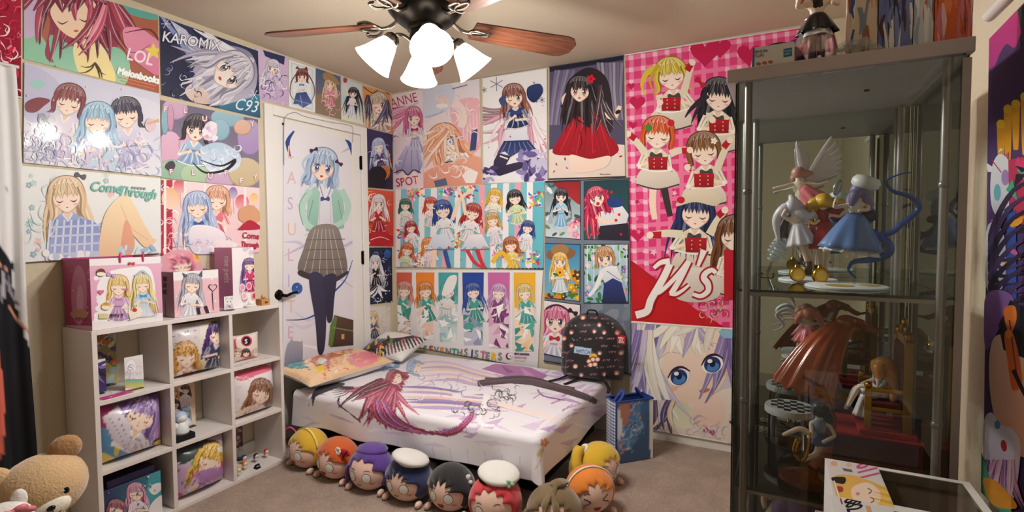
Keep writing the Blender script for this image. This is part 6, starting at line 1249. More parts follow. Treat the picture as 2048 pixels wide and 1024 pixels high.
def ponytail(r, out, HZ):
    m = plush_mat('#d9b22c')
    out(MB().lathe([(.02, -.008), (.026, 0), (.02, .008)], (-.07, .03, .095), 14, rot=E3(0, -.8, 0)), 'hair_tie', M('plush_white'))
    out(MB().tube(smooth_pts([(-.07, .03, .095), (-.115, .03, .09), (-.145, .02, .04), (-.15, .02, -.04), (-.14, .015, -.085)], 5), [.014] * 4 + [.028] * 6 + [.034] * 5 + [.024] * 4 + [.008] * 2, 12), 'ponytail', m)
def lilac_lock(col): return side_lock(col)
PY = 1.97
plush(-2.33, PY + .02, math.radians(-8), '#d8ac2c', 'yellow-haired plush head with a pale yellow headband by the shelf', acc=band('#e0cf70'), cap=dict(fr=30))
plush(-2.085, PY, math.radians(-2), '#c85a1c', 'orange-haired plush head with a red ribbon and white flower', acc=ribbon_flower, cap=dict(fr=24, nz=5), tilt=3)
plush(-1.84, PY - .01, math.radians(6), '#56348c', 'purple-haired plush head with a long side lock', mouth='smile', acc=lilac_lock('#56348c'), cap=dict(fr=34, zig=16, nz=3))
plush(-1.598, PY - .01, math.radians(2), '#1e2a5c', 'navy-haired plush head under a white hat', mouth='smile', acc=beret('#dedcd8'), cap=dict(fr=20, zig=16, nz=6, side=58))
plush(-1.358, PY + .01, math.radians(2), '#17151a', 'black-haired plush head with a small pale ribbon', acc=small_ribbons, cap=dict(fr=22, zig=16, nz=5, side=62))
plush(-1.11, PY - .005, math.radians(10), '#d23a44', 'red-haired winking plush head in a white sailor cap', eyes=('round', 'wink'), mouth='none', acc=beret('#e2e0dc', True), cap=dict(fr=36, zig=12, nz=5, side=58), scale=1.0, tilt=-4)
plush(-.838, PY + .03, math.radians(16), '#75603f', 'brown-haired plush head with tied-up tufts at the bed corner', mouth='none', acc=top_knot('#75603f'), cap=dict(fr=36, zig=8), scale=1.0, body=False)
plush(-.765, PY + .285, math.radians(38), '#e8862c', 'orange-haired plush head with squeezed eyes and a white headband', eyes='squeeze', acc=band('#dcd6c8'), cap=dict(fr=24, zig=14, nz=4), body=False, tilt=-6)
plush(-.80, PY + .535, math.radians(62), '#d9b22c', 'yellow-haired plush head with a ponytail beside the blue bag', acc=ponytail, cap=dict(fr=24, zig=12, nz=4), body=False, lift=.012)

# ================================================================== TEDDY BEAR
bear = empty('teddy_bear', (-2.02, .7, 0), 'large beige teddy bear sitting beside the shelf', 'teddy bear', rz=0)
m_fur = M('beige_fur', '#d3b184', .95, bump=.9, scale=140, var=.1, sheen=.6); m_fur2 = M('brown_fur', '#a67a50', .95, bump=1, scale=120, var=.12, sheen=.6); m_muz = M('muzzle_fur', '#ece4d6', .9, bump=.4, scale=200)
Rb = Matrix.Rotation(math.radians(75), 4, 'Z') @ Matrix.Rotation(math.radians(-17), 4, 'Y') @ Matrix.Rotation(math.radians(6), 4, 'X')
HCn = on(0, -1.97, 84, 975); Tb = Matrix.Translation(HCn) @ Rb @ Matrix.Scale(.60, 4)      # head space: front is -y
fz = random.Random(2)
def bpart(mb, nm, mat, par=bear): mb.xf(Tb); return mb.build(nm, mat, par, smooth=True)
bpart(MB().ball((0, 0, 0), (.185, .165, .162), 40, 26, fn=lambda q, d: q * (1 + .012 * fz.random())), 'head', m_fur)
for s in (-1, 1):
    bpart(MB().ball((.14 * s, .02, .135), (.07, .04, .065), 24, 14, fn=lambda q, d: q * (1 + .05 * fz.random())), 'ear', m_fur2 if s > 0 else m_fur)
    e = bpart(MB().ball((.07 * s, -.142, .0), (.019, .014, .022), 14, 10), 'eye', M('bear_eye', '#0c0a09', .12))
    bpart(MB().ball((.066 * s, -.155, .008), (.004, .003, .004), 8, 6), 'eye_glint', M('white_plastic'), e)
mz = bpart(MB().ball((0, -.148, -.05), (.078, .045, .05), 24, 14), 'muzzle', m_muz)
bpart(MB().ball((0, -.192, -.028), (.018, .01, .014), 14, 8), 'nose', M('bear_eye'), mz)
mth = MB()
for s in (-1, 1): mth.tube(smooth_pts([(0, -.194, -.045), (.0, -.194, -.062), (.016 * s, -.191, -.07), (.03 * s, -.185, -.06)], 4), .0022, 6)
bpart(mth, 'mouth', M('bear_eye'), mz)
MB().ball((-2.0, .7, .225), (.15, .15, .222), 32, 20).build('body', m_fur, bear, smooth=True)
for a, b in (((-1.95, .83, .34), (-1.85, .82, .16)), ((-1.97, .57, .34), (-1.87, .56, .2))):
    MB().tube(smooth_pts([a, ((a[0] + b[0]) / 2 + .06, (a[1] + b[1]) / 2, (a[2] + b[2]) / 2 + .03), b], 5), [.035] + [.045] * 8 + [.05, .04], 14).build('arm', m_fur, bear, smooth=True)
for y in (.6, .81): MB().tube(smooth_pts([(-1.95, y, .075), (-1.84, y + .01, .066), (-1.74, y + .02, .075)], 5), [.06] + [.06] * 8 + [.068, .05], 16).build('leg', m_fur, bear, smooth=True)
# white plush friend with a pink ribbon on the bear's lap
wp = empty('white_plush', (-1.7, .5, .0), 'white plush toy with a pink ribbon leaning on the teddy bear', 'plush toy')
c0 = on(0, -1.70, 6, 1046)
MB().ball(c0, (.05, .06, .048), 24, 14).ball((c0.x, c0.y, c0.z * .52), (.055, .055, c0.z * .5), 20, 12).ball((c0.x, c0.y - .03, c0.z + .045), (.014, .018, .03), 12, 8).ball((c0.x - .01, c0.y + .035, c0.z + .04), (.014, .018, .028), 12, 8).build('body', M('white_fur', '#e4e0dc', .95, bump=.6, scale=160), wp, smooth=True)
MB().tube(smooth_pts([(c0.x + .04, c0.y - .02, c0.z + .03), (c0.x + .042, c0.y + .015, c0.z + .036), (c0.x + .03, c0.y + .05, c0.z + .02)], 5), .007, 8).ball((c0.x + .044, c0.y + .02, c0.z + .038), (.008, .016, .01), 10, 6).ball((c0.x + .046, c0.y - .01, c0.z + .036), (.008, .016, .01), 10, 6).build('ribbon', M('pink_satin', '#d87c88', .4), wp, smooth=True)

# ================================================================== BACKPACK
bp = empty('backpack', (-1.055, 3.1, BZ + .005), 'black patterned backpack lettered WITCH standing on the bed', 'backpack')
A = Art([(1080, 600), (1280, 600), (1280, 790), (1080, 790)]).bg('#131116')
gq = random.Random(8)
for r_ in range(9):
    for c_ in range(6):
        x = 1118 + 23 * c_ + (r_ % 2) * 11 + gq.uniform(-2, 2); y = 636 + 14 * r_ + gq.uniform(-2, 2)
        if 1146 < x < 1196 and 688 < y < 732: continue
        k = gq.random()
        if k < .5: A.R(x - 7, y - 2.6, x + 7, y + 2.6, '#3c1c28').T('WITCH', x - 6.5, y + 2, 4.6, '#c98a98', -4, .95)
        elif k < .65: A.E(x, y, 5.5, 5, 0, '#c06a4c').E(x, y + 1, 3.2, 3, 0, '#efd6c4')
        elif k < .78: A.E(x, y, 5, 5, 0, '#8c4a5c').E(x, y + 1, 3, 2.8, 0, '#efd6c4')
        else: A.scatter((x - 9, y - 5, x + 9, y + 5), 4, ['#d6dcd8', '#e8c87c', '#8cb4b0', '#c9c9d4'], 1, 1.8, 'star')
A.P([(1149, 692), (1183, 697), (1182, 711), (1148, 706)], '#a9bcd2').T('WITCH', 1151, 705, 10, '#3c5a8c', 6, .9, 0, .4).E(1186, 712, 8, 5, 0, '#d8b23c')
for x, y in ((1178, 722), (1186, 718), (1195, 718), (1181, 729), (1190, 728)): A.E(x, y, 5.5, 5.5, 0, '#8c4030').E(x, y + 1, 4, 3.6, 0, '#f0d4c0')
Tt = A.table()
def pack_shell(cx, w, z0, h, yb, d, n=46, m=46, cl=True, rnd=.5):
    V = []
    for j in range(m + 1):
        for i in range(n + 1):
            a = 2 * i / n - 1; v = j / m
            hw = w * (1 if v < .55 else max(0, 1 - ((v - .55) / .46) ** 2.6) ** .5) * (1 - .04 * (1 - min(1, v / .1)))
            bul = (1 - abs(a) ** 4) * (1 - abs(2 * v - 1) ** 6)
            V.append(Vector((cx + a * hw, yb - d * (.0 + 1.0 * max(0, bul) ** .45), z0 + h * v)))
    return V, [(j * (n + 1) + i, j * (n + 1) + i + 1, (j + 1) * (n + 1) + i + 1, (j + 1) * (n + 1) + i) for j in range(m) for i in range(n)]
V, fs = pack_shell(-1.055, .205, BZ + .006, .405, 3.16, .15, 120, 120)
lean = lambda v: v + Vector((0, .05 * (v.z - BZ) / .4, 0))
V = [lean(v) for v in V]
MB().add(V, fs, [A.at(*wproj(p), Tt) for p in V]).build('front_shell', m_soft, bp, smooth=True)
Vb = [Vector((v.x, 3.163 + .05 * (v.z - BZ) / .4, v.z)) for v in V]
MB().add(Vb, [q[::-1] for q in fs]).build('back_panel', m_bk, bp)
V2, f2 = pack_shell(-1.06, .135, BZ + .03, .19, 3.035, .05, 80, 70); V2 = [lean(v) for v in V2]
fp = MB().add(V2, f2, [A.at(*wproj(p), Tt) for p in V2]).build('front_pocket', m_soft, bp, smooth=True)
MB().tube(smooth_pts([lean(Vector((-1.06 + .132 * a, 3.03, BZ + .03 + .19 * z))) for a, z in ((-1, .1), (-1, .55), (-.85, .85), (-.4, .98), (.4, .98), (.85, .85), (1, .55), (1, .1))], 5), .004, 6).build('zip', m_blk, fp, smooth=True)
MB().tube(smooth_pts([(-1.09, 3.16, BZ + .40), (-1.08, 3.15, BZ + .435), (-1.03, 3.15, BZ + .435), (-1.02, 3.16, BZ + .40)], 6), .009, 8, flat=.4).build('handle', m_bk, bp, smooth=True)
for pts in ([(-1.19, 3.06, BZ + .02), (-1.22, 2.99, BZ + .012), (-1.26, 2.93, BZ + .009)], [(-1.1, 3.02, BZ + .02), (-1.13, 2.96, BZ + .012), (-1.15, 2.91, BZ + .009)], [(-.93, 3.03, BZ + .02), (-.88, 2.94, BZ + .012), (-.86, 2.86, BZ + .009)]):
    MB().tube(smooth_pts(pts, 5), .012, 6, flat=.3).build('strap', m_bk, bp)
V_, F_t = text_tris('宮'); c0 = on(1, 3.02, 1236, 685); mb = MB(); mb.add([(c0.x + (a - .1) * .042, 3.028, c0.z + b * .042) for a, b in V_], F_t, '#e9e2de')
ch = MB().bx(c0.x - .008, c0.x + .042, 3.0292, 3.033, c0.z - .01, c0.z + .042, '#a81c28').build('charm', m_matte, bp); mb.build('charm_letter', m_matte, ch)
MB().tube(smooth_pts([(c0.x + .015, 3.031, c0.z + .042), (c0.x, 3.05, c0.z + .06), (c0.x - .03, 3.08, c0.z + .07)], 4), .0015, 5).build('charm_cord', M('red_cord', '#a01c2c', .7), ch)

# ================================================================== BLUE BAG, PINK HOOP
bb = empty('tote_bag', (-.745, 2.905, 0), 'blue tote bag with gingham side standing at the foot of the bed', 'bag')
m_blue = M('blue_cloth', '#27418c', .7, bump=.2, scale=400)
BGR = Matrix.Rotation(math.radians(-44), 3, 'Z')
def bagpt(u, v, w): return Vector((-.745, 2.905, 0)) + BGR @ Vector((-.055 + .11 * u, -.12 + .24 * w, .004 + .35 * v))
A = Art([(1160, 760), (1300, 760), (1300, 940), (1160, 940)]).bg('#35649c', '#2f5078').S([(1222, 800), (1262, 780), (1280, 800), (1275, 880), (1230, 900)], '#4a74a8').scatter((1225, 790, 1278, 900), 50, ['#8fb0d0', '#c98c80', '#e6e2e6', '#2c4470', '#6a94bc', '#b0a4b8'], 5, 14, 'swirl').S([(1240, 800), (1256, 795), (1258, 840), (1244, 850)], '#a8705c').S([(1236, 815), (1244, 850), (1240, 880), (1228, 860)], '#d6dce6')
Tt = A.table()
for nm, fn in (('printed_panel', lambda u, v: bagpt(1 + .1 * math.sin(PI * u) * math.sin(PI * v), v, u)), ('back_panel', lambda u, v: bagpt(0, v, 1 - u)), ('far_side', lambda u, v: bagpt(1 - u, v, 1))):
    V = [fn(i / 24, j / 36) for j in range(37) for i in range(25)]
    fs = [(j * 25 + i, j * 25 + i + 1, (j + 1) * 25 + i + 1, (j + 1) * 25 + i) for j in range(36) for i in range(24)]
    if nm == 'printed_panel': MB().add(V, fs, [A.at(*wproj(p), Tt) for p in V]).build(nm, m_soft, bb, smooth=True)
    else: MB().add(V, fs).build(nm, m_blue, bb, smooth=True)
gm = MB(); n1, n2 = 12, 38
for j in range(n2):
    for i in range(n1):
        c = mixc('#eef0f4', '#2c4690', ((i % 2) + (j % 2)) / 2)
        gm.add([bagpt((i + a) / n1, (j + b) / n2, 0) + Vector((0, -.012 * math.sin(PI * (i + a) / n1), 0)) for a, b in ((0, 0), (1, 0), (1, 1), (0, 1))], [(0, 1, 2, 3)], c)
gm.build('gingham_side', m_soft, bb)
MB().add([bagpt(0, 0, 0), bagpt(1, 0, 0), bagpt(1, 0, 1), bagpt(0, 0, 1)], [(0, 1, 2, 3)]).build('bottom', m_blue, bb)
for w_ in (0, 1): MB().tube(smooth_pts([bagpt(.3, .86, w_), bagpt(.33, 1.06, w_ * .5 + .25), bagpt(.5, 1.13, w_ * .4 + .3), bagpt(.68, 1.06, w_ * .5 + .25), bagpt(.7, .86, w_)], 6), .013, 8, flat=.35).build('handle', m_blue, bb, smooth=True)
MB().tube([bagpt(0, 1, 0), bagpt(1, 1, 0), bagpt(1, 1, 1), bagpt(0, 1, 1), bagpt(0, 1, 0)], .006, 6).build('rim', m_blue, bb)
MB().tube([bagpt(1, .02, 0) , bagpt(1, .98, 0)], .005, 6).build('edge_piping', m_blue, bb)
hp = MB().tube(smooth_pts([(-2.545, 2.0, .004), (-2.55, 2.0, .09), (-2.53, 2.0, .16), (-2.5, 2.01, .185), (-2.475, 2.03, .15), (-2.475, 2.06, .03), (-2.48, 2.1, .005)], 6), .005, 8)
tag(hp.build('charging_cord', M('pink_rubber', '#d84c94', .5), smooth=True, org=(-2.52, 2.01, 0)), 'thin pink cord looping up beside the shelf foot', 'cord')
# ================================================================== FIGURINES IN THE CABINET
m_fskin = M('figure_skin', '#f2d8c4', .4); m_clear = glass_mat('clear_plastic', (.93, .93, .94), None)
def pm(c, rough=.35, metal=0): return M('figure_%s_%s' % (c, metal), c, rough, metal=metal)
EDG = [(0, 1), (1, 2), (2, 3), (1, 4), (4, 5), (5, 6), (1, 7), (7, 8), (8, 9), (0, 10), (10, 11), (11, 12), (0, 13), (13, 14), (14, 15)]
def person(root, c, s=1.0, lean=(0, 0), arms=None, legs=None, head=(0, 0), mat=None, rz=0):
    """pelvis at c, standing height about .16 * s; returns joint positions (a small plastic doll)"""
    c = Vector(c); R_ = Matrix.Rotation(rz, 3, 'Z'); lx, ly = lean
    P = lambda x, y, z: c + R_ @ Vector((x * s, y * s, z * s))
    J = [P(0, 0, 0), P(lx * .6, ly * .6, .032), P(lx * .9, ly * .9, .047), P(lx + head[0], ly + head[1], .068)]
    A_ = arms or [((-.022, 0, .036), (-.034, -.01, .016), (-.03, -.024, .004)), ((.022, 0, .036), (.034, -.01, .016), (.03, -.024, .004))]
    L_ = legs or [((-.01, 0, -.005), (-.011, 0, -.042), (-.011, 0, -.08)), ((.01, 0, -.005), (.011, 0, -.042), (.011, 0, -.08))]
    for ch in A_: J += [P(ch[0][0] + lx * .6, ch[0][1] + ly * .6, ch[0][2])] + [P(*q) for q in ch[1:]]
    for ch in L_: J += [P(*q) for q in ch]
    rad = [.013, .013, .006, .0165, .006, .005, .0045, .006, .005, .0045, .011, .008, .005, .011, .008, .005]
    o0 = ORG[root.name]
    skin_body('body', [(*(j - o0), r * s) for j, r in zip(J, rad)], EDG, mat or m_fskin, root, 0, 1)
    return J
def skirt(root, top, bot, r0, r1, mat, name='dress', pl=9, amp=.07):
    top, bot = Vector(top), Vector(bot); ax = (bot - top); L_ = ax.length; q = Vector((0, 0, 1)).rotation_difference(ax.normalized()).to_matrix(); mb = MB(); n = 54
    V = []
    for j in range(9):
        t = j / 8; r = r0 + (r1 - r0) * t ** .8
        for i in range(n):
            a = 2 * PI * i / n; k = 1 + amp * t * math.cos(pl * a)
            V.append(top + q @ Vector((r * k * math.cos(a), r * k * math.sin(a), L_ * t)))
    mb.add(V, [(j * n + i, j * n + (i + 1) % n, (j + 1) * n + (i + 1) % n, (j + 1) * n + i) for j in range(8) for i in range(n)])
    o = mb.build(name, mat, root, smooth=True); o.modifiers.new('s', 'SOLIDIFY').thickness = .0012
    return o
def hairdo(root, h, s, mat, back=(0, .6, 0), tails=(), seed=1):
    g = random.Random(seed); h = Vector(h); b = Vector(back); mb = MB().ball(h + b * .004 * s + Vector((0, 0, .004 * s)), (.0195 * s, .0195 * s, .0185 * s), 16, 10)
    for pts in tails:
        q = smooth_pts([h] + [h + Vector(p) * s for p in pts], 5); n = len(q)
        mb.tube(q, [s * (.004 + .008 * math.sin(PI * min(1, i / n + .12))) for i in range(n)], 8)
    return mb.build('hair', mat, root, smooth=True)
def disc(root, c, r, h, mat, name='base', n=40):
    return MB().lathe([(0, 0), (r, 0), (r * 1.0, h * .7), (r * .97, h), (0, h)], c, n).build(name, mat, root, smooth=.6)
def flatribbon(root, pts, w, mat, name='ribbon', wd=(0, 1, 0)):
    q = smooth_pts(pts, 7); n = len(q); w0 = Vector(wd); V = []
    for i, p in enumerate(q):
        k = w * (.25 + .75 * math.sin(PI * min(1, .15 + i / n))); t = q[min(i + 1, n - 1)] - q[max(i - 1, 0)]; pr = Vector((-t.z, 0, t.x)).normalized(); sgn = 1 if i == 0 or pr.dot(pv) > 0 else -1; pv = pr * sgn; V += [p - pv * k - w0 * k * .5, p + pv * k + w0 * k * .5]
    o = MB().add(V, [(2 * i, 2 * i + 1, 2 * i + 3, 2 * i + 2) for i in range(n - 1)]).build(name, mat, root, smooth=True); o.modifiers.new('s', 'SOLIDIFY').thickness = .0016
    return o
Z1, Z2, Z3 = SHZ[0] + .0004, SHZ[1] + .0004, SHZ[2] + .0004
wht = pm('#e6e6ea'); gold = pm('#c9962c', .25, 1)
# --- upper shelf: dancer in blue with streaming ribbons
f = empty('figurine', (.15, 1.5, Z1), 'figurine in a blue dress and white hat with streaming blue ribbons', 'figurine')
disc(f, (.15, 1.5, Z1), .088, .005, wht)
MB().lathe([(0, .0051), (.03, .0051), (.03, .006), (0, .006)], (.135, 1.47, Z1), 24).lathe([(0, .0051), (.022, .0051), (.022, .006), (0, .006)], (.2, 1.5, Z1), 24).build('gold_inlay', pm('#c9a83c'), f)
MB().tube([(.17, 1.52, Z1 + .005), (.172, 1.52, 1.3)], .003, 8).build('support_rod', m_clear, f)
blue = pm('#5e7eb8'); navy = pm('#1d4fa0', .25)
person(f, (.163, 1.505, 1.335), .95, (.012, 0), [((-.022, 0, .036), (-.044, -.012, .03), (-.036, -.016, .062)), ((.022, 0, .036), (.03, -.02, .022), (.006, -.03, .02))], [((-.01, 0, -.005), (-.034, -.012, -.05), (-.066, -.018, -.085)), ((.008, 0, -.005), (-.006, -.01, -.058), (-.012, -.012, -.1))])
skirt(f, (.168, 1.505, 1.35), (.158, 1.505, 1.262), .014, .066, blue, pl=8); skirt(f, (.164, 1.505, 1.3), (.156, 1.505, 1.252), .03, .06, wht, 'petticoat', 15, .1)
MB().ball((.167, 1.505, 1.366), (.015, .013, .02), 14, 10).build('bodice', wht, f, smooth=True)
hairdo(f, (.174, 1.505, 1.4), 1.1, pm('#8a86b4'), (.6, .4, 0), [((-.008, -.016, -.004), (-.016, -.014, -.03)), ((.014, 0, -.01), (.022, .004, -.04)), ((.006, .012, -.012), (.018, .014, -.04)), ((-.01, .01, -.01), (-.018, .012, -.034))])
MB().lathe([(0, 0), (.02, 0), (.03, .008), (.031, .02), (.024, .03), (0, .034)], (.182, 1.507, 1.408), 24, rot=E3(.1, .35, 0)).build('hat', wht, f, smooth=.9)
flatribbon(f, [(.172, 1.52, 1.335), (.2, 1.525, 1.3), (.24, 1.525, 1.3), (.262, 1.52, 1.322), (.275, 1.515, 1.335), (.292, 1.51, 1.36), (.275, 1.505, 1.385), (.24, 1.5, 1.4), (.228, 1.5, 1.425), (.255, 1.5, 1.44), (.275, 1.5, 1.442)], .006, navy)
flatribbon(f, [(.175, 1.52, 1.33), (.21, 1.52, 1.3), (.238, 1.515, 1.275), (.236, 1.51, 1.25), (.2, 1.5, 1.236), (.165, 1.495, 1.23), (.155, 1.49, 1.21), (.17, 1.487, 1.192)], .009, navy)
MB().ball((.196, 1.515, 1.342), (.02, .008, .014), 12, 8).ball((.178, 1.52, 1.345), (.016, .008, .012), 12, 8).build('bow', pm('#232a4c'), f, smooth=True)
MB().ball((.128, 1.49, 1.412), (.009, .003, .02), 14, 8, rot=E3(0, .25, 0)).tube([(.126, 1.49, 1.392), (.124, 1.49, 1.372)], .0025, 6).build('hand_mirror', pm('#a8b4c4', .15, .6), f, smooth=True)
# --- yellow-haired one in red behind
f = empty('figurine', (.09, 1.64, Z1), 'yellow-haired figurine in red standing on a round white base', 'figurine')
disc(f, (.075, 1.66, Z1), .073, .005, wht)
person(f, (.106, 1.61, 1.315), .95, (0, -.006), [((-.022, 0, .036), (-.044, -.01, .042), (-.06, -.02, .05)), ((.022, 0, .036), (.04, -.01, .03), (.052, -.018, .046))], [((-.01, 0, -.005), (-.008, 0, -.06), (.0, .0, -.14)), ((.01, 0, -.005), (.014, 0, -.062), (.008, 0, -.142))])
skirt(f, (.106, 1.61, 1.34), (.108, 1.61, 1.26), .014, .042, pm('#b01c2c'), pl=7)
MB().ball((.106, 1.608, 1.348), (.017, .014, .022), 14, 10).ball((.135, 1.61, 1.355), (.022, .01, .02), 12, 8).build('jacket', pm('#a01826'), f, smooth=True)
hairdo(f, (.106, 1.604, 1.382), 1.15, pm('#dcae34'), (0, .5, 0), [((-.02, 0, .0), (-.03, .004, -.02)), ((.02, 0, 0), (.04, .006, -.004), (.05, .01, -.01)), ((.0, -.014, .004), (.02, -.016, -.01)), ((-.008, .012, -.01), (-.01, .02, -.05))])
# --- silver-haired one with little wings
f = empty('figurine', (.035, 1.6, Z1), 'silver-haired figurine in white with small grey wings and boots', 'figurine')
person(f, (.05, 1.6, 1.305), .95, (-.012, 0), [((-.022, 0, .036), (-.044, -.012, .046), (-.034, -.02, .066)), ((.022, 0, .036), (.038, -.012, .02), (.05, -.016, .034))], [((-.01, 0, -.005), (.012, -.01, -.05), (.03, -.01, -.12)), ((.01, 0, -.005), (.026, -.004, -.056), (.046, 0, -.132))], rz=.1)
skirt(f, (.048, 1.6, 1.33), (.06, 1.6, 1.27), .013, .036, pm('#dcd4dc'), pl=9, amp=.12)
hairdo(f, (.037, 1.6, 1.37), 1.15, pm('#d3ccd6'), (0, .5, 0), [((-.018, 0, 0), (-.036, .004, -.03), (-.03, .006, -.08)), ((.014, .01, 0), (.03, .014, -.02)), ((0, -.012, .012), (-.008, -.01, .03)), ((.012, -.006, -.01), (.03, -.008, -.02), (.044, -.01, -.012))])
MB().tube([(.075, 1.59, 1.19), (.074, 1.59, 1.225)], .0085, 10).tube([(.1, 1.6, 1.178), (.095, 1.6, 1.215)], .0085, 10).build('boots', pm('#4a3834'), f, smooth=True)
for s in (-1, 1):
    mb = MB()
    for k in range(4): mb.ball((.01 - .008 * k, 1.615 + .004 * s, 1.262 - .008 * k + .012 * s), (.022 - .003 * k, .002, .005), 10, 6, rot=E3(0, .5, 0))
    mb.build('wing', pm('#c4ccd4'), f, smooth=True)
skirt(f, (.02, 1.62, 1.345), (.008, 1.625, 1.29), .006, .016, pm('#574a5e'), 'cape', 5, .1)
MB().tube([(.045, 1.61, Z1 + .0055), (.05, 1.61, 1.28)], .003, 8).build('support_rod', m_clear, f)
for x, y, z in ((.048, 1.585, Z1 + .03), (.1, 1.565, Z1 + .03)):
    c = empty('toy_clock', (x, y, Z1), 'little gold toy clock beside the %s figurine base' % ('white' if x < .07 else 'brown-booted'), 'toy clock')
    Rk = E3(PI / 2, 0, .25); MB().lathe([(0, -.008), (.018, -.008), (.02, -.004), (.02, .004), (.018, .008), (0, .008)], (x, y, z - .008), 24, rot=Rk).build('case', gold, c, smooth=.6)
    MB().lathe([(0, .0082), (.013, .0082), (.013, .009), (0, .009)], (x, y, z - .008), 20, rot=Rk).build('dial', pm('#e8c860', .2, .8), c); MB().lathe([(0, 0), (.008, 0), (.006, .006), (0, .008)], (x, y, z + .011), 12).build('bell', gold, c, smooth=.6)
# --- winged pink one at the back
f = empty('figurine', (-.035, 1.77, Z1), 'pink figurine with tall white feathered wings at the back', 'figurine')
disc(f, (-.028, 1.762, Z1), .02, .004, m_clear); MB().tube([(-.028, 1.762, Z1 + .004), (.055, 1.74, 1.42)], .003, 8).build('support_rod', m_clear, f)
person(f, (.06, 1.73, 1.415), .85, (-.01, 0), [((-.022, 0, .036), (-.05, -.012, .03), (-.09, -.016, .022)), ((.022, 0, .036), (.05, -.004, .03), (.08, -.006, .04))], [((-.01, 0, -.005), (.016, 0, -.04), (.05, 0, -.06)), ((.01, 0, -.005), (.03, 0, -.034), (.07, 0, -.04))])
skirt(f, (.06, 1.73, 1.435), (.09, 1.73, 1.395), .012, .034, pm('#d8707c'), pl=8); hairdo(f, (.05, 1.728, 1.474), .95, pm('#c98c84'), (0, .5, 0), [((.02, 0, 0), (.04, 0, .0))])
for (ax_, dx, dz, n) in ((0, .0, .1, 6), (1, .12, .075, 7)):
    mb = MB()
    for k in range(n):
        t = k / (n - 1); a = (math.radians(100 - 16 * t) if ax_ == 0 else math.radians(62 - 46 * t)); L_ = (.125 if ax_ == 0 else .15) * (1 - .35 * t)
        c = Vector((.066, 1.742 + .002 * k, 1.45)); e = c + Vector((math.cos(a), 0, math.sin(a))) * L_
        mb.ball((c + e) / 2, (L_ / 2, .0014, .0075), 12, 6, rot=Matrix.Rotation(-a, 3, 'Y'))
    mb.build('wing', pm('#e9dcdc'), f, smooth=True)
# --- middle shelf: red pedestal with a golden throne
f = empty('throne', (.215, 1.58, Z2), 'gold and crimson toy throne on a red carpeted pedestal', 'toy throne')
red = pm('#a8141c', .8); drk = pm('#5a1016', .6)
MB().bx(.128, .31, 1.488, 1.65, Z2, .8).build('pedestal', drk, f, bevel=.002); MB().bx(.126, .312, 1.486, 1.652, .8, .806).build('carpet', red, f, bevel=.002)
MB().bx(.185, .3, 1.495, 1.64, .806, .82).build('step', red, f, bevel=.002)
MB().bx(.195, .285, 1.51, 1.62, .868, .884).build('seat', drk, f, bevel=.004); MB().bx(.27, .284, 1.515, 1.615, .884, 1.03).build('backrest', drk, f, bevel=.004)
for y in (1.508, 1.622):
    MB().bx(.272, .29, y - .006, y + .006, .82, 1.04).ball((.281, y, 1.052), (.01, .01, .014), 10, 8).build('back_post', gold, f, bevel=.001)
    MB().bx(.196, .21, y - .006, y + .006, .82, .92).ball((.203, y, .928), (.009, .009, .009), 10, 8).build('front_post', gold, f, bevel=.001)
    MB().bx(.203, .28, y - .005, y + .005, .914, .924).bx(.2, .28, y - .004, y + .004, .866, .876).build('armrest', gold, f, bevel=.001)
MB().bx(.275, .287, 1.508, 1.622, 1.03, 1.05).ball((.281, 1.565, 1.062), (.008, .03, .018), 14, 8).ball((.281, 1.565, 1.08), (.007, .008, .012), 10, 8).build('crest', gold, f, smooth=.6)
# seated doll
f = empty('figurine', (.23, 1.56, .885), 'amber-haired figurine in white gloves sitting on the golden throne', 'figurine')
person(f, (.245, 1.56, .9), 1.0, (-.006, 0), [((0, -.022, .036), (-.02, -.036, .016), (-.014, -.03, .04)), ((0, .022, .036), (-.03, .03, .018), (-.05, .016, .01))], [((-.004, -.01, -.002), (-.056, -.012, .014), (-.08, -.012, -.045)), ((-.004, .01, -.002), (-.06, .012, .004), (-.082, .014, -.06))])
MB().ball((.237, 1.56, .928), (.014, .017, .02), 14, 10).build('bodice', wht, f, smooth=True); MB().ball((.226, 1.56, .918), (.006, .012, .014), 12, 8).build('sash', red, f, smooth=True)
skirt(f, (.243, 1.56, .91), (.195, 1.555, .892), .014, .024, wht, pl=7); skirt(f, (.2, 1.54, .895), (.19, 1.535, .84), .008, .014, wht, 'drape', 5, .2)
for y in (1.528, 1.588): MB().tube([(.24, y, .935), (.222, y - .006, .918), (.228, y, .938)], .0065, 8).build('glove', wht, f, smooth=True)
hairdo(f, (.238, 1.56, .965), 1.2, pm('#d8924c'), (.8, 0, 0), [((.012, -.01, -.01), (.018, -.012, -.04), (.016, -.012, -.075)), ((.014, .008, -.01), (.02, .01, -.05), (.016, .01, -.08)), ((.018, 0, -.01), (.022, 0, -.05), (.02, 0, -.085)), ((-.008, -.016, 0), (-.006, -.02, -.03)), ((-.008, .016, 0), (-.006, .02, -.03))])
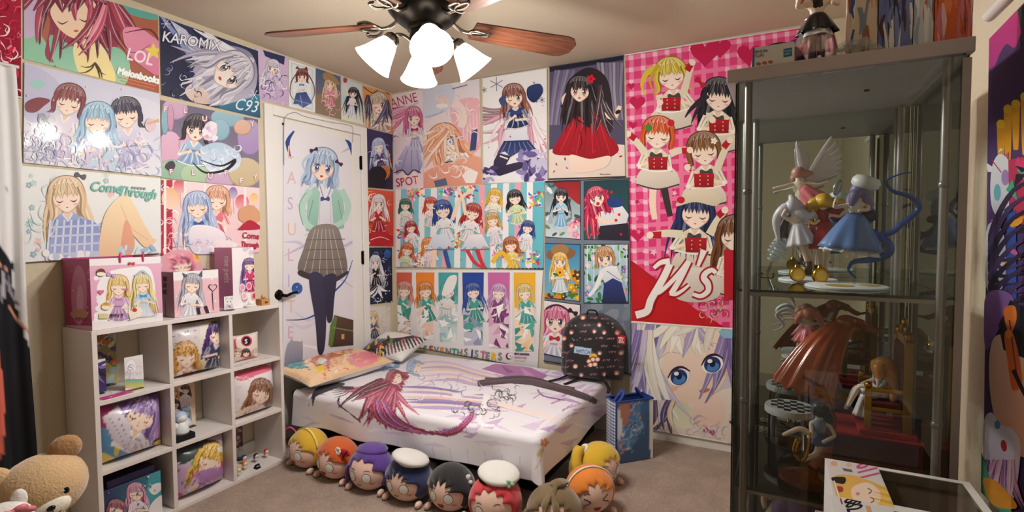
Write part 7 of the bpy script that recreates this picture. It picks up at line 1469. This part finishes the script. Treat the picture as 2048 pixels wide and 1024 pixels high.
# checkerboard riser and the copper cape
f = empty('figurine', (.06, 1.68, Z2), 'figurine wrapped in a huge flowing copper mantle on a checkerboard disc', 'figurine')
disc(f, (.04, 1.69, Z2), .058, .09, m_clear, 'riser'); disc(f, (.04, 1.69, Z2 + .0905), .068, .018, pm('#e8e8ea'), 'disc')
mb = MB(); zt = Z2 + .1092
for i in range(-5, 5):
    for j in range(-5, 5):
        if (i + j) % 2: continue
        x0_, y0_ = .04 + i * .017, 1.69 + j * .017
        if math.hypot(x0_ + .0085 - .04, y0_ + .0085 - 1.69) < .054: mb.bx(x0_, x0_ + .017, y0_, y0_ + .017, zt, zt + .0006)
mb.build('black_squares', pm('#141416'), f)
person(f, (.13, 1.66, .95), 1.0, (.01, 0), [((-.022, 0, .036), (-.03, -.014, .02), (-.02, -.024, .03)), ((.022, 0, .036), (.05, -.004, .05), (.08, 0, .058))], [((-.01, 0, -.005), (-.05, -.006, -.05), (-.1, -.01, -.1)), ((.01, 0, -.005), (-.004, 0, -.07), (-.02, 0, -.15))], mat=pm('#3a2c30'))
cop = M('copper_mantle', '#a84a2c', .22, coat=.6, var=.15, scale=25)
def mantle(u, v):
    a = (u - .5) * 2.7; t = v; r = .022 + .06 * t ** .9
    c = Vector((.165 - .1 * t, 1.645 - .03 * t, 1.062 - .19 * t)) + Vector((0, 0, .02 * math.sin(PI * t)))
    return c + Vector((.75 * math.cos(a * 1.0 + PI * .5) * r * 1.25, -math.cos(a) * r * .8, .28 * math.cos(a + PI * .5) * -r + .006 * math.sin(14 * a + 3 * t) * t))
o = MB().grid(mantle, 60, 30).build('mantle', cop, f, smooth=True); o.modifiers.new('s', 'SOLIDIFY').thickness = .002
MB().ball((.168, 1.64, 1.06), (.025, .023, .02), 18, 12).tube(smooth_pts([(.175, 1.64, 1.066), (.205, 1.65, 1.055), (.23, 1.65, 1.04), (.255, 1.65, 1.043)], 6), [.012] * 7 + [.008] * 7 + [.004] * 5, 8).build('mantle_hood', cop, f, smooth=True)
# pale coral figurine behind
f = empty('figurine', (-.035, 1.772, Z2), 'pale coral and white figurine on a clear stand behind the mantle', 'figurine')
disc(f, (-.03, 1.768, Z2), .02, .004, m_clear); MB().tube([(-.03, 1.768, Z2 + .004), (.05, 1.767, .93)], .004, 8).build('support_rod', m_clear, f); disc(f, (.055, 1.765, .925), .04, .004, wht, 'platform')
person(f, (.085, 1.765, 1.0), .85, (0, 0), [((-.022, 0, .036), (-.05, -.006, .05), (-.085, -.006, .048)), ((.022, 0, .036), (.05, -.006, .04), (.08, -.006, .03))], [((-.01, 0, -.005), (-.02, 0, -.04), (-.03, 0, -.08)), ((.01, 0, -.005), (.02, 0, -.04), (0, 0, -.07))])
skirt(f, (.085, 1.765, 1.02), (.085, 1.765, .975), .012, .04, pm('#c9606c'), pl=9, amp=.15); hairdo(f, (.085, 1.762, 1.056), 1.0, pm('#e0907c'), (0, .5, 0), [((.02, 0, 0), (.04, 0, -.03)), ((-.02, 0, 0), (-.036, 0, -.03))])
flatribbon(f, [(.07, 1.76, 1.04), (.03, 1.758, 1.07), (.0, 1.757, 1.05), (.02, 1.757, 1.02), (-.01, 1.757, 1.0)], .005, wht); flatribbon(f, [(.05, 1.76, 1.08), (.03, 1.757, 1.11), (.0, 1.757, 1.12)], .004, wht)
# amber base with a reclining musician
f = empty('figurine', (.07, 1.43, Z2), 'reclining figurine with gold saxophone on a clear amber base', 'figurine')
amb = M('amber_plastic', '#8a3c10', .08, trans=.55, ior=1.3); 
MB().lathe([(0, 0), (.05, 0), (.058, .008), (.056, .02), (.03, .03), (0, .032)], (.075, 1.43, Z2), 32, sx=1.15, sy=.8).build('base', amb, f, smooth=.8)
MB().tube(smooth_pts([(.09, 1.45, Z2 + .03), (.115, 1.47, .78), (.12, 1.48, .86), (.1, 1.49, .91), (.06, 1.5, .935)], 6), [.024] * 6 + [.02] * 6 + [.014] * 7 + [.006] * 6, 12, flat=.4).build('amber_arch', amb, f, smooth=True)
person(f, (.098, 1.41, .815), .95, (-.004, -.004), [((-.02, 0, .034), (-.02, -.02, .012), (-.03, -.03, .0)), ((.02, 0, .034), (.03, -.014, .012), (.0, -.03, -.005))], [((-.008, 0, -.005), (-.046, -.01, .018), (-.086, -.006, -.01)), ((.004, 0, -.005), (-.01, -.02, -.04), (-.045, -.026, -.062))])
MB().ball((.095, 1.408, .842), (.016, .014, .022), 14, 10).build('vest', pm('#8c98b4'), f, smooth=True); skirt(f, (.098, 1.41, .825), (.102, 1.41, .8), .013, .024, pm('#2c3c78'), pl=7)
hairdo(f, (.094, 1.405, .878), 1.05, pm('#2c2a34'), (.4, .4, 0), [((.016, .004, -.01), (.02, .006, -.03))])
MB().tube(smooth_pts([(.075, 1.385, .83), (.07, 1.382, .79), (.062, 1.38, .765), (.05, 1.38, .765), (.046, 1.38, .785), (.052, 1.38, .81)], 6), [.003] * 8 + [.005] * 8 + [.007] * 7 + [.009] * 8, 10).build('saxophone', gold, f, smooth=True)
MB().tube([(.02, 1.385, .758), (.038, 1.39, .766), (.06, 1.395, .775)], [.003, .004, .008], 8).build('bottle', pm('#2c3c24', .15), f, smooth=True)
gl = empty('toy_glass', (.098, 1.375, Z2), 'tiny toy wine glass beside the saxophone figurine', 'toy glass')
MB().lathe([(0, 0), (.009, 0), (.009, .001), (.0015, .003), (.0015, .03), (.006, .036), (.0085, .05), (.008, .066), (.0078, .066), (.006, .05), (.001, .036), (0, .034)], (.1, 1.372, Z2 + .0), 18).build('bowl', m_clear, gl, smooth=.9); MB().lathe([(0, .036), (.0055, .04), (.0075, .05), (0, .051)], (.1, 1.372, Z2), 14).build('drink', pm('#d8b45c'), gl, smooth=.9)
# lower shelf: two more, glimpsed under the amber base
for x, y, c, d, nm in ((.06, 1.5, '#8c70b0', '#e0dce6', 'violet-haired'), (.03, 1.715, '#d0704c', '#d8d2c4', 'rust-haired')):
    f = empty('figurine', (x, y, Z3), '%s figurine on the lowest glass shelf' % nm, 'figurine'); disc(f, (x, y, Z3), .04, .005, wht)
    person(f, (x, y, Z3 + .17), 1.7, (0, 0), None, None); skirt(f, (x, y, Z3 + .2), (x, y, Z3 + .12), .022, .06, pm(d)); hairdo(f, (x, y, Z3 + .287), 1.9, pm(c), (0, .5, 0), [((-.02, 0, 0), (-.03, .004, -.06)), ((.02, 0, 0), (.03, .004, -.06))])

# ================================================================== ON TOP OF THE CABINET
ZK = CT + .0004
b = empty('clip_box', (-.03, 1.37, ZK), 'white box lettered BINDER CLIPS on the cabinet top', 'box')
q0 = on(1, 1.345, 1505, 128); q1 = on(1, 1.345, 1589, 100)
bx0, bx1, bh = q0.x, q1.x, .05
MB().bx(bx0, bx1, 1.345, 1.385, ZK, ZK + bh).build('carton', M('white_card', '#dcdad8', .5), b, bevel=.001)
q = [wproj((bx0, 1.345, ZK + bh)), wproj((bx1, 1.345, ZK + bh)), wproj((bx1, 1.345, ZK)), wproj((bx0, 1.345, ZK))]; A = Art(q).bg('#d6d4d2')
A.T('BINDER', 1510, 107, 8, '#3a3838', -7, .95, 0, .2).T('CLIPS', 1510, 115, 8, '#3a3838', -7, .95, 0, .2).P([(1567, 98), (1584, 95), (1584, 112), (1567, 115)], '#1f6c94').T('GOOD', 1569, 104, 5, '#cfe2ec', -7, .9).T('GEAR', 1569, 110, 5, '#cfe2ec', -7, .9)
for k in range(3): A.E(1517 + 12 * k, 128 - 2 * k, 5, 3.5, 0, '#b06a34')
A.P([q[0], (q[0][0] + 4, q[0][1]), (q[3][0] + 4, q[3][1]), q[3]], '#3c6c9c')
A.mesh(Vector((0, 1.345, 0)), Vector((0, -1, 0)), .0002, .0004).build('printed_front', m_paper, b)
h_ = empty('plastic_case', (-.02, 1.42, ZK), 'arched dark plastic case with purple tip behind the clip box', 'case')
MB().tube(smooth_pts([(-.06, 1.43, ZK + .004), (-.055, 1.43, ZK + .05), (-.02, 1.43, ZK + .072), (.02, 1.43, ZK + .066), (.045, 1.43, ZK + .03), (.05, 1.43, ZK + .004)], 6), .008, 10).add([(-.055, 1.43, ZK + .002), (.045, 1.43, ZK + .002), (.04, 1.43, ZK + .05), (.015, 1.43, ZK + .066), (-.02, 1.43, ZK + .07), (-.05, 1.43, ZK + .05)], [(0, 1, 2, 3, 4, 5)]).build('case', M('dark_plastic', '#2a2026', .3), h_, smooth=.8)
MB().ball((.03, 1.42, ZK + .07), (.014, .012, .009), 12, 8).build('tip', M('purple_plastic', '#5a2c74', .3), h_, smooth=True)
# dancer figurine
fx, fy = on(1, 1.385, 1634, 60).x, 1.385
f = empty('figurine', (fx, fy, ZK), 'figurine in a black and white dress with pink ruffles on the cabinet top', 'figurine')
disc(f, (fx, fy, ZK), .03, .004, m_clear)
person(f, (fx, fy, ZK + .1), 1.12, (0, -.004), [((-.022, 0, .036), (-.038, -.012, .03), (-.03, -.02, .05)), ((.022, 0, .036), (.036, -.014, .022), (.022, -.028, .024))], [((-.009, 0, -.005), (-.009, 0, -.045), (-.008, 0, -.084)), ((.009, 0, -.005), (.009, 0, -.045), (.008, 0, -.084))])
skirt(f, (fx, fy, ZK + .115), (fx, fy, ZK + .072), .016, .04, pm('#17151a'), pl=8, amp=.12); skirt(f, (fx, fy - .004, ZK + .095), (fx, fy - .006, ZK + .06), .02, .03, wht, 'apron', 5, .1)
MB().ball((fx, fy, ZK + .136), (.018, .015, .022), 14, 10).build('bodice', pm('#1c1a20'), f, smooth=True)
m_frill = glass_mat('pink_frill', (.93, .78, .83), .2, .25)
skirt(f, (fx - .002, fy + .006, ZK + .11), (fx - .004, fy + .008, ZK + .02), .025, .047, m_frill, 'ruffle', 22, .1)
hairdo(f, (fx, fy - .004, ZK + .18), 1.3, pm('#c8744c'), (0, .5, 0), [((-.02, 0, -.002), (-.03, .004, -.03)), ((.02, .002, .006), (.04, .006, .004), (.05, .008, -.016)), ((.0, -.015, .002), (.008, -.016, -.01))])
for s in (-1, 1): MB().tube([(fx + .009 * s, fy, ZK + .06), (fx + .0085 * s, fy, ZK + .004)], .0085, 10).build('stocking', pm('#5c5c68'), f, smooth=True)
# crumpled clear film with beads
fl = empty('plastic_film', (.135, 1.37, ZK), 'crumpled clear plastic film with beads lying on the cabinet edge', 'film')
g = random.Random(12); mb = MB(); n = 14; H_ = [[(.012 + .03 * g.random()) if 0 < i < n and 0 < j < n else .001 for i in range(n + 1)] for j in range(n + 1)]
mb.add([(.088 + .11 * i / n, 1.33 + .05 * j / n, ZK + H_[j][i] * (1 - abs(2 * i / n - 1) ** 2)) for j in range(n + 1) for i in range(n + 1)], [(j * 15 + i, j * 15 + i + 1, (j + 1) * 15 + i + 1, (j + 1) * 15 + i) for j in range(n) for i in range(n)])
mb.build('film', glass_mat('film', (.85, .84, .85), .12, .15), fl)
for x in (.075, .09, .11): MB().ball((x, 1.333, ZK + .004), .004, 10, 6).build('bead', wht, fl, smooth=True)
# tall printed boards standing in a row
spans = [(1694, 1756, 'slim pale board with blue and brown brush strokes on the cabinet', ['#c9b49c', '#8c6a50', '#2f56a4', '#e6dccf', '#b0503c', '#7d8ca0', '#d8a070'], '#d8c4b0'), (1757, 1826, 'tall blue and black streaked art board on the cabinet', ['#5a6cae', '#22222c', '#e6e4dc', '#4a2c28', '#7c88bc', '#2c3468'], '#6a78b4'), (1827, 1868, 'narrow white and orange streaked art board on the cabinet', ['#c4cedc', '#e8eaf0', '#d8743c', '#8c5238', '#9cb0cc'], '#ccd4e0'), (1869, 1946, 'wide orange and pink streaked art board on the cabinet', ['#e2662c', '#f08a4c', '#d87c94', '#c04a20', '#efc4cc', '#8c3416'], '#dc6428')]
yk = 1.385
for x0_, x1_, lab, cols, bgc in spans:
    a = on(1, yk, x0_, 60).x; c = on(1, yk, x1_, 60).x
    r = empty('art_board', ((a + c) / 2, yk, ZK), lab, 'art board')
    MB().bx(a, c - .001, yk, yk + .03, ZK, ZK + .27).build('board', M('board_' + cols[0], dark(cols[0], .8), .5), r, bevel=.001)
    q = [wproj((a, yk, ZK + .27)), wproj((c - .001, yk, ZK + .27)), wproj((c - .001, yk, ZK)), wproj((a, yk, ZK))]; A = Art(q).bg(bgc)
    A.rng = random.Random(x0_)
    for k in range(int((x1_ - x0_) / 2.6)):
        x = A.rng.uniform(x0_, x1_); y = A.rng.uniform(-130, 60); l = A.rng.uniform(40, 110); w_ = A.rng.uniform(-10, 10)
        A.L([(x, y), (x + w_, y + l * .5), (x + w_ * .4, y + l)], 4, A.rng.choice(cols), 2, mid=A.rng.uniform(5, 11))
    A.mesh(Vector((0, yk, 0)), Vector((0, -1, 0)), .0002, .0004).build('printed_front', m_paper, r)

# ================================================================== FIGURE BOXES IN FRONT OF THE CABINET
ct = empty('carton', (.2, .98, 0), 'plain brown carton holding up the figure boxes', 'carton')
MB().bx(.075, .345, .76, 1.185, 0, .742).build('box', M('brown_card', '#9c7a54', .8, var=.06), ct, bevel=.002); MB().bx(.195, .225, .759, 1.186, .7422, .7426).build('tape', M('tan_tape', '#b89868', .4), ct)
def fig_box(label, x0, x1, y0, y1, z0, z1, num, ncol, art):
    r = empty('figure_box', ((x0 + x1) / 2, (y0 + y1) / 2, z0), label, 'box')
    m = M('white_card'); t = .002
    MB().bx(x0, x1, y0, y1, z0, z0 + t).bx(x0, x0 + t, y0, y1, z0, z1).bx(x1 - t, x1, y0, y1, z0, z1).bx(x0, x1, y0, y0 + t, z0, z1).bx(x0, x1, y1 - t, y1, z0, z1).build('carton', m, r)
    wx = x0 + (x1 - x0) * .39; k = .012
    MB().bx(x0, wx, y0, y1, z1, z1 + .001).bx(x1 - k, x1, y0, y1, z1, z1 + .001).bx(wx, x1 - k, y1 - k, y1, z1, z1 + .001).bx(wx, x1 - k, y0, y0 + k, z1, z1 + .001).build('lid_frame', m, r)
    MB().bx(wx, x1 - k, y0 + k, y1 - k, z1 - .0006, z1).build('window', glass_mat('smoky_film', (.72, .69, .66), .12, .05), r)
    MB().bx(x0 + .004, x1 - .004, y0 + .004, y1 - .004, z0 + t, z0 + .098).build('inner_tray', M('tray', '#8c7c72', .5), r)
    art.mesh(Vector((0, 0, z1 + .001)), Vector((0, 0, 1)), .0001, .0003).build('printed_lid', m_paper, r)
    return r
ZB = .863
bx = (.088, .306, .992, 1.155)
qz = lambda x0, x1, y0, y1, z: [wproj((x0, y1, z)), wproj((x1, y1, z)), wproj((x1, y0, z)), wproj((x0, y0, z))]
q = qz(bx[0] + .001, bx[0] + .218 * .385, bx[2] + .001, bx[3] - .001, ZB); A = Art(q).bg('#d6d0ce')
A.E(1668, 927, 7, 5, 12, '#d8a888').E(1698, 930, 6, 4, 12, '#dcb494').P([(1684, 936), (1703, 939), (1706, 945), (1688, 942)], '#6a625c')
A.T('611', 1712, 929, 62, '#c4548c', 76, .36, 0, .8)
A.S([(1666, 955), (1700, 950), (1740, 962), (1790, 985), (1830, 1015), (1800, 1040), (1680, 1030), (1672, 990)], '#e0b060', '#e8c04c').S([(1664, 955), (1690, 955), (1688, 968), (1668, 964)], '#2c2420').S([(1705, 975), (1735, 965), (1760, 985), (1755, 1010), (1720, 1012), (1705, 995)], '#f2d8c4')
for k in range(9): A.L([(1752 - 2 * k, 972 + 6 * k), (1790, 985 + 6 * k), (1830, 1008 + 5 * k)], 1, ['#d89c3c', '#f0d070'][k % 2], 1, mid=3)
for x, y in ((1741, 982), (1746, 1000)): A.L([(x - 6, y - 5), (x + 2, y), (x - 4, y + 6)], 1.4, '#5a3c30', 1.4)
A.E(1715, 988, 4, 3, 0, '#d88c7c').S([(1673, 974), (1684, 974), (1686, 982), (1676, 984)], '#b83038').L([(1668, 962), (1680, 1000)], 3, '#e8e4e2', 3)
fig_box('white figure box numbered 611 in pink with a dark window', *bx, .7435, ZB - .001, '611', 0, A)
bx = (.083, .301, .79, .985)
q = qz(bx[0] + .001, bx[0] + .218 * .385, bx[2] + .001, bx[3] - .001, ZB + .004); A = Art(q).bg('#dad8d8')
X_, Y_ = q[0]; A.T('882', X_ + 27, Y_ + 9, 46, '#17151a', 72, .4, 0, .9).P([(X_ + 70, Y_ + 20), (X_ + 80, Y_ + 22), (X_ + 84, Y_ + 36), (X_ + 74, Y_ + 35)], '#d8a07c').L([(X_ + 20, Y_ + 6), (X_ + 24, Y_ + 18)], 3, '#a02c3c', 3)
fig_box('white figure box numbered 882 in black', *bx, .7435, ZB + .003, '882', 0, A)
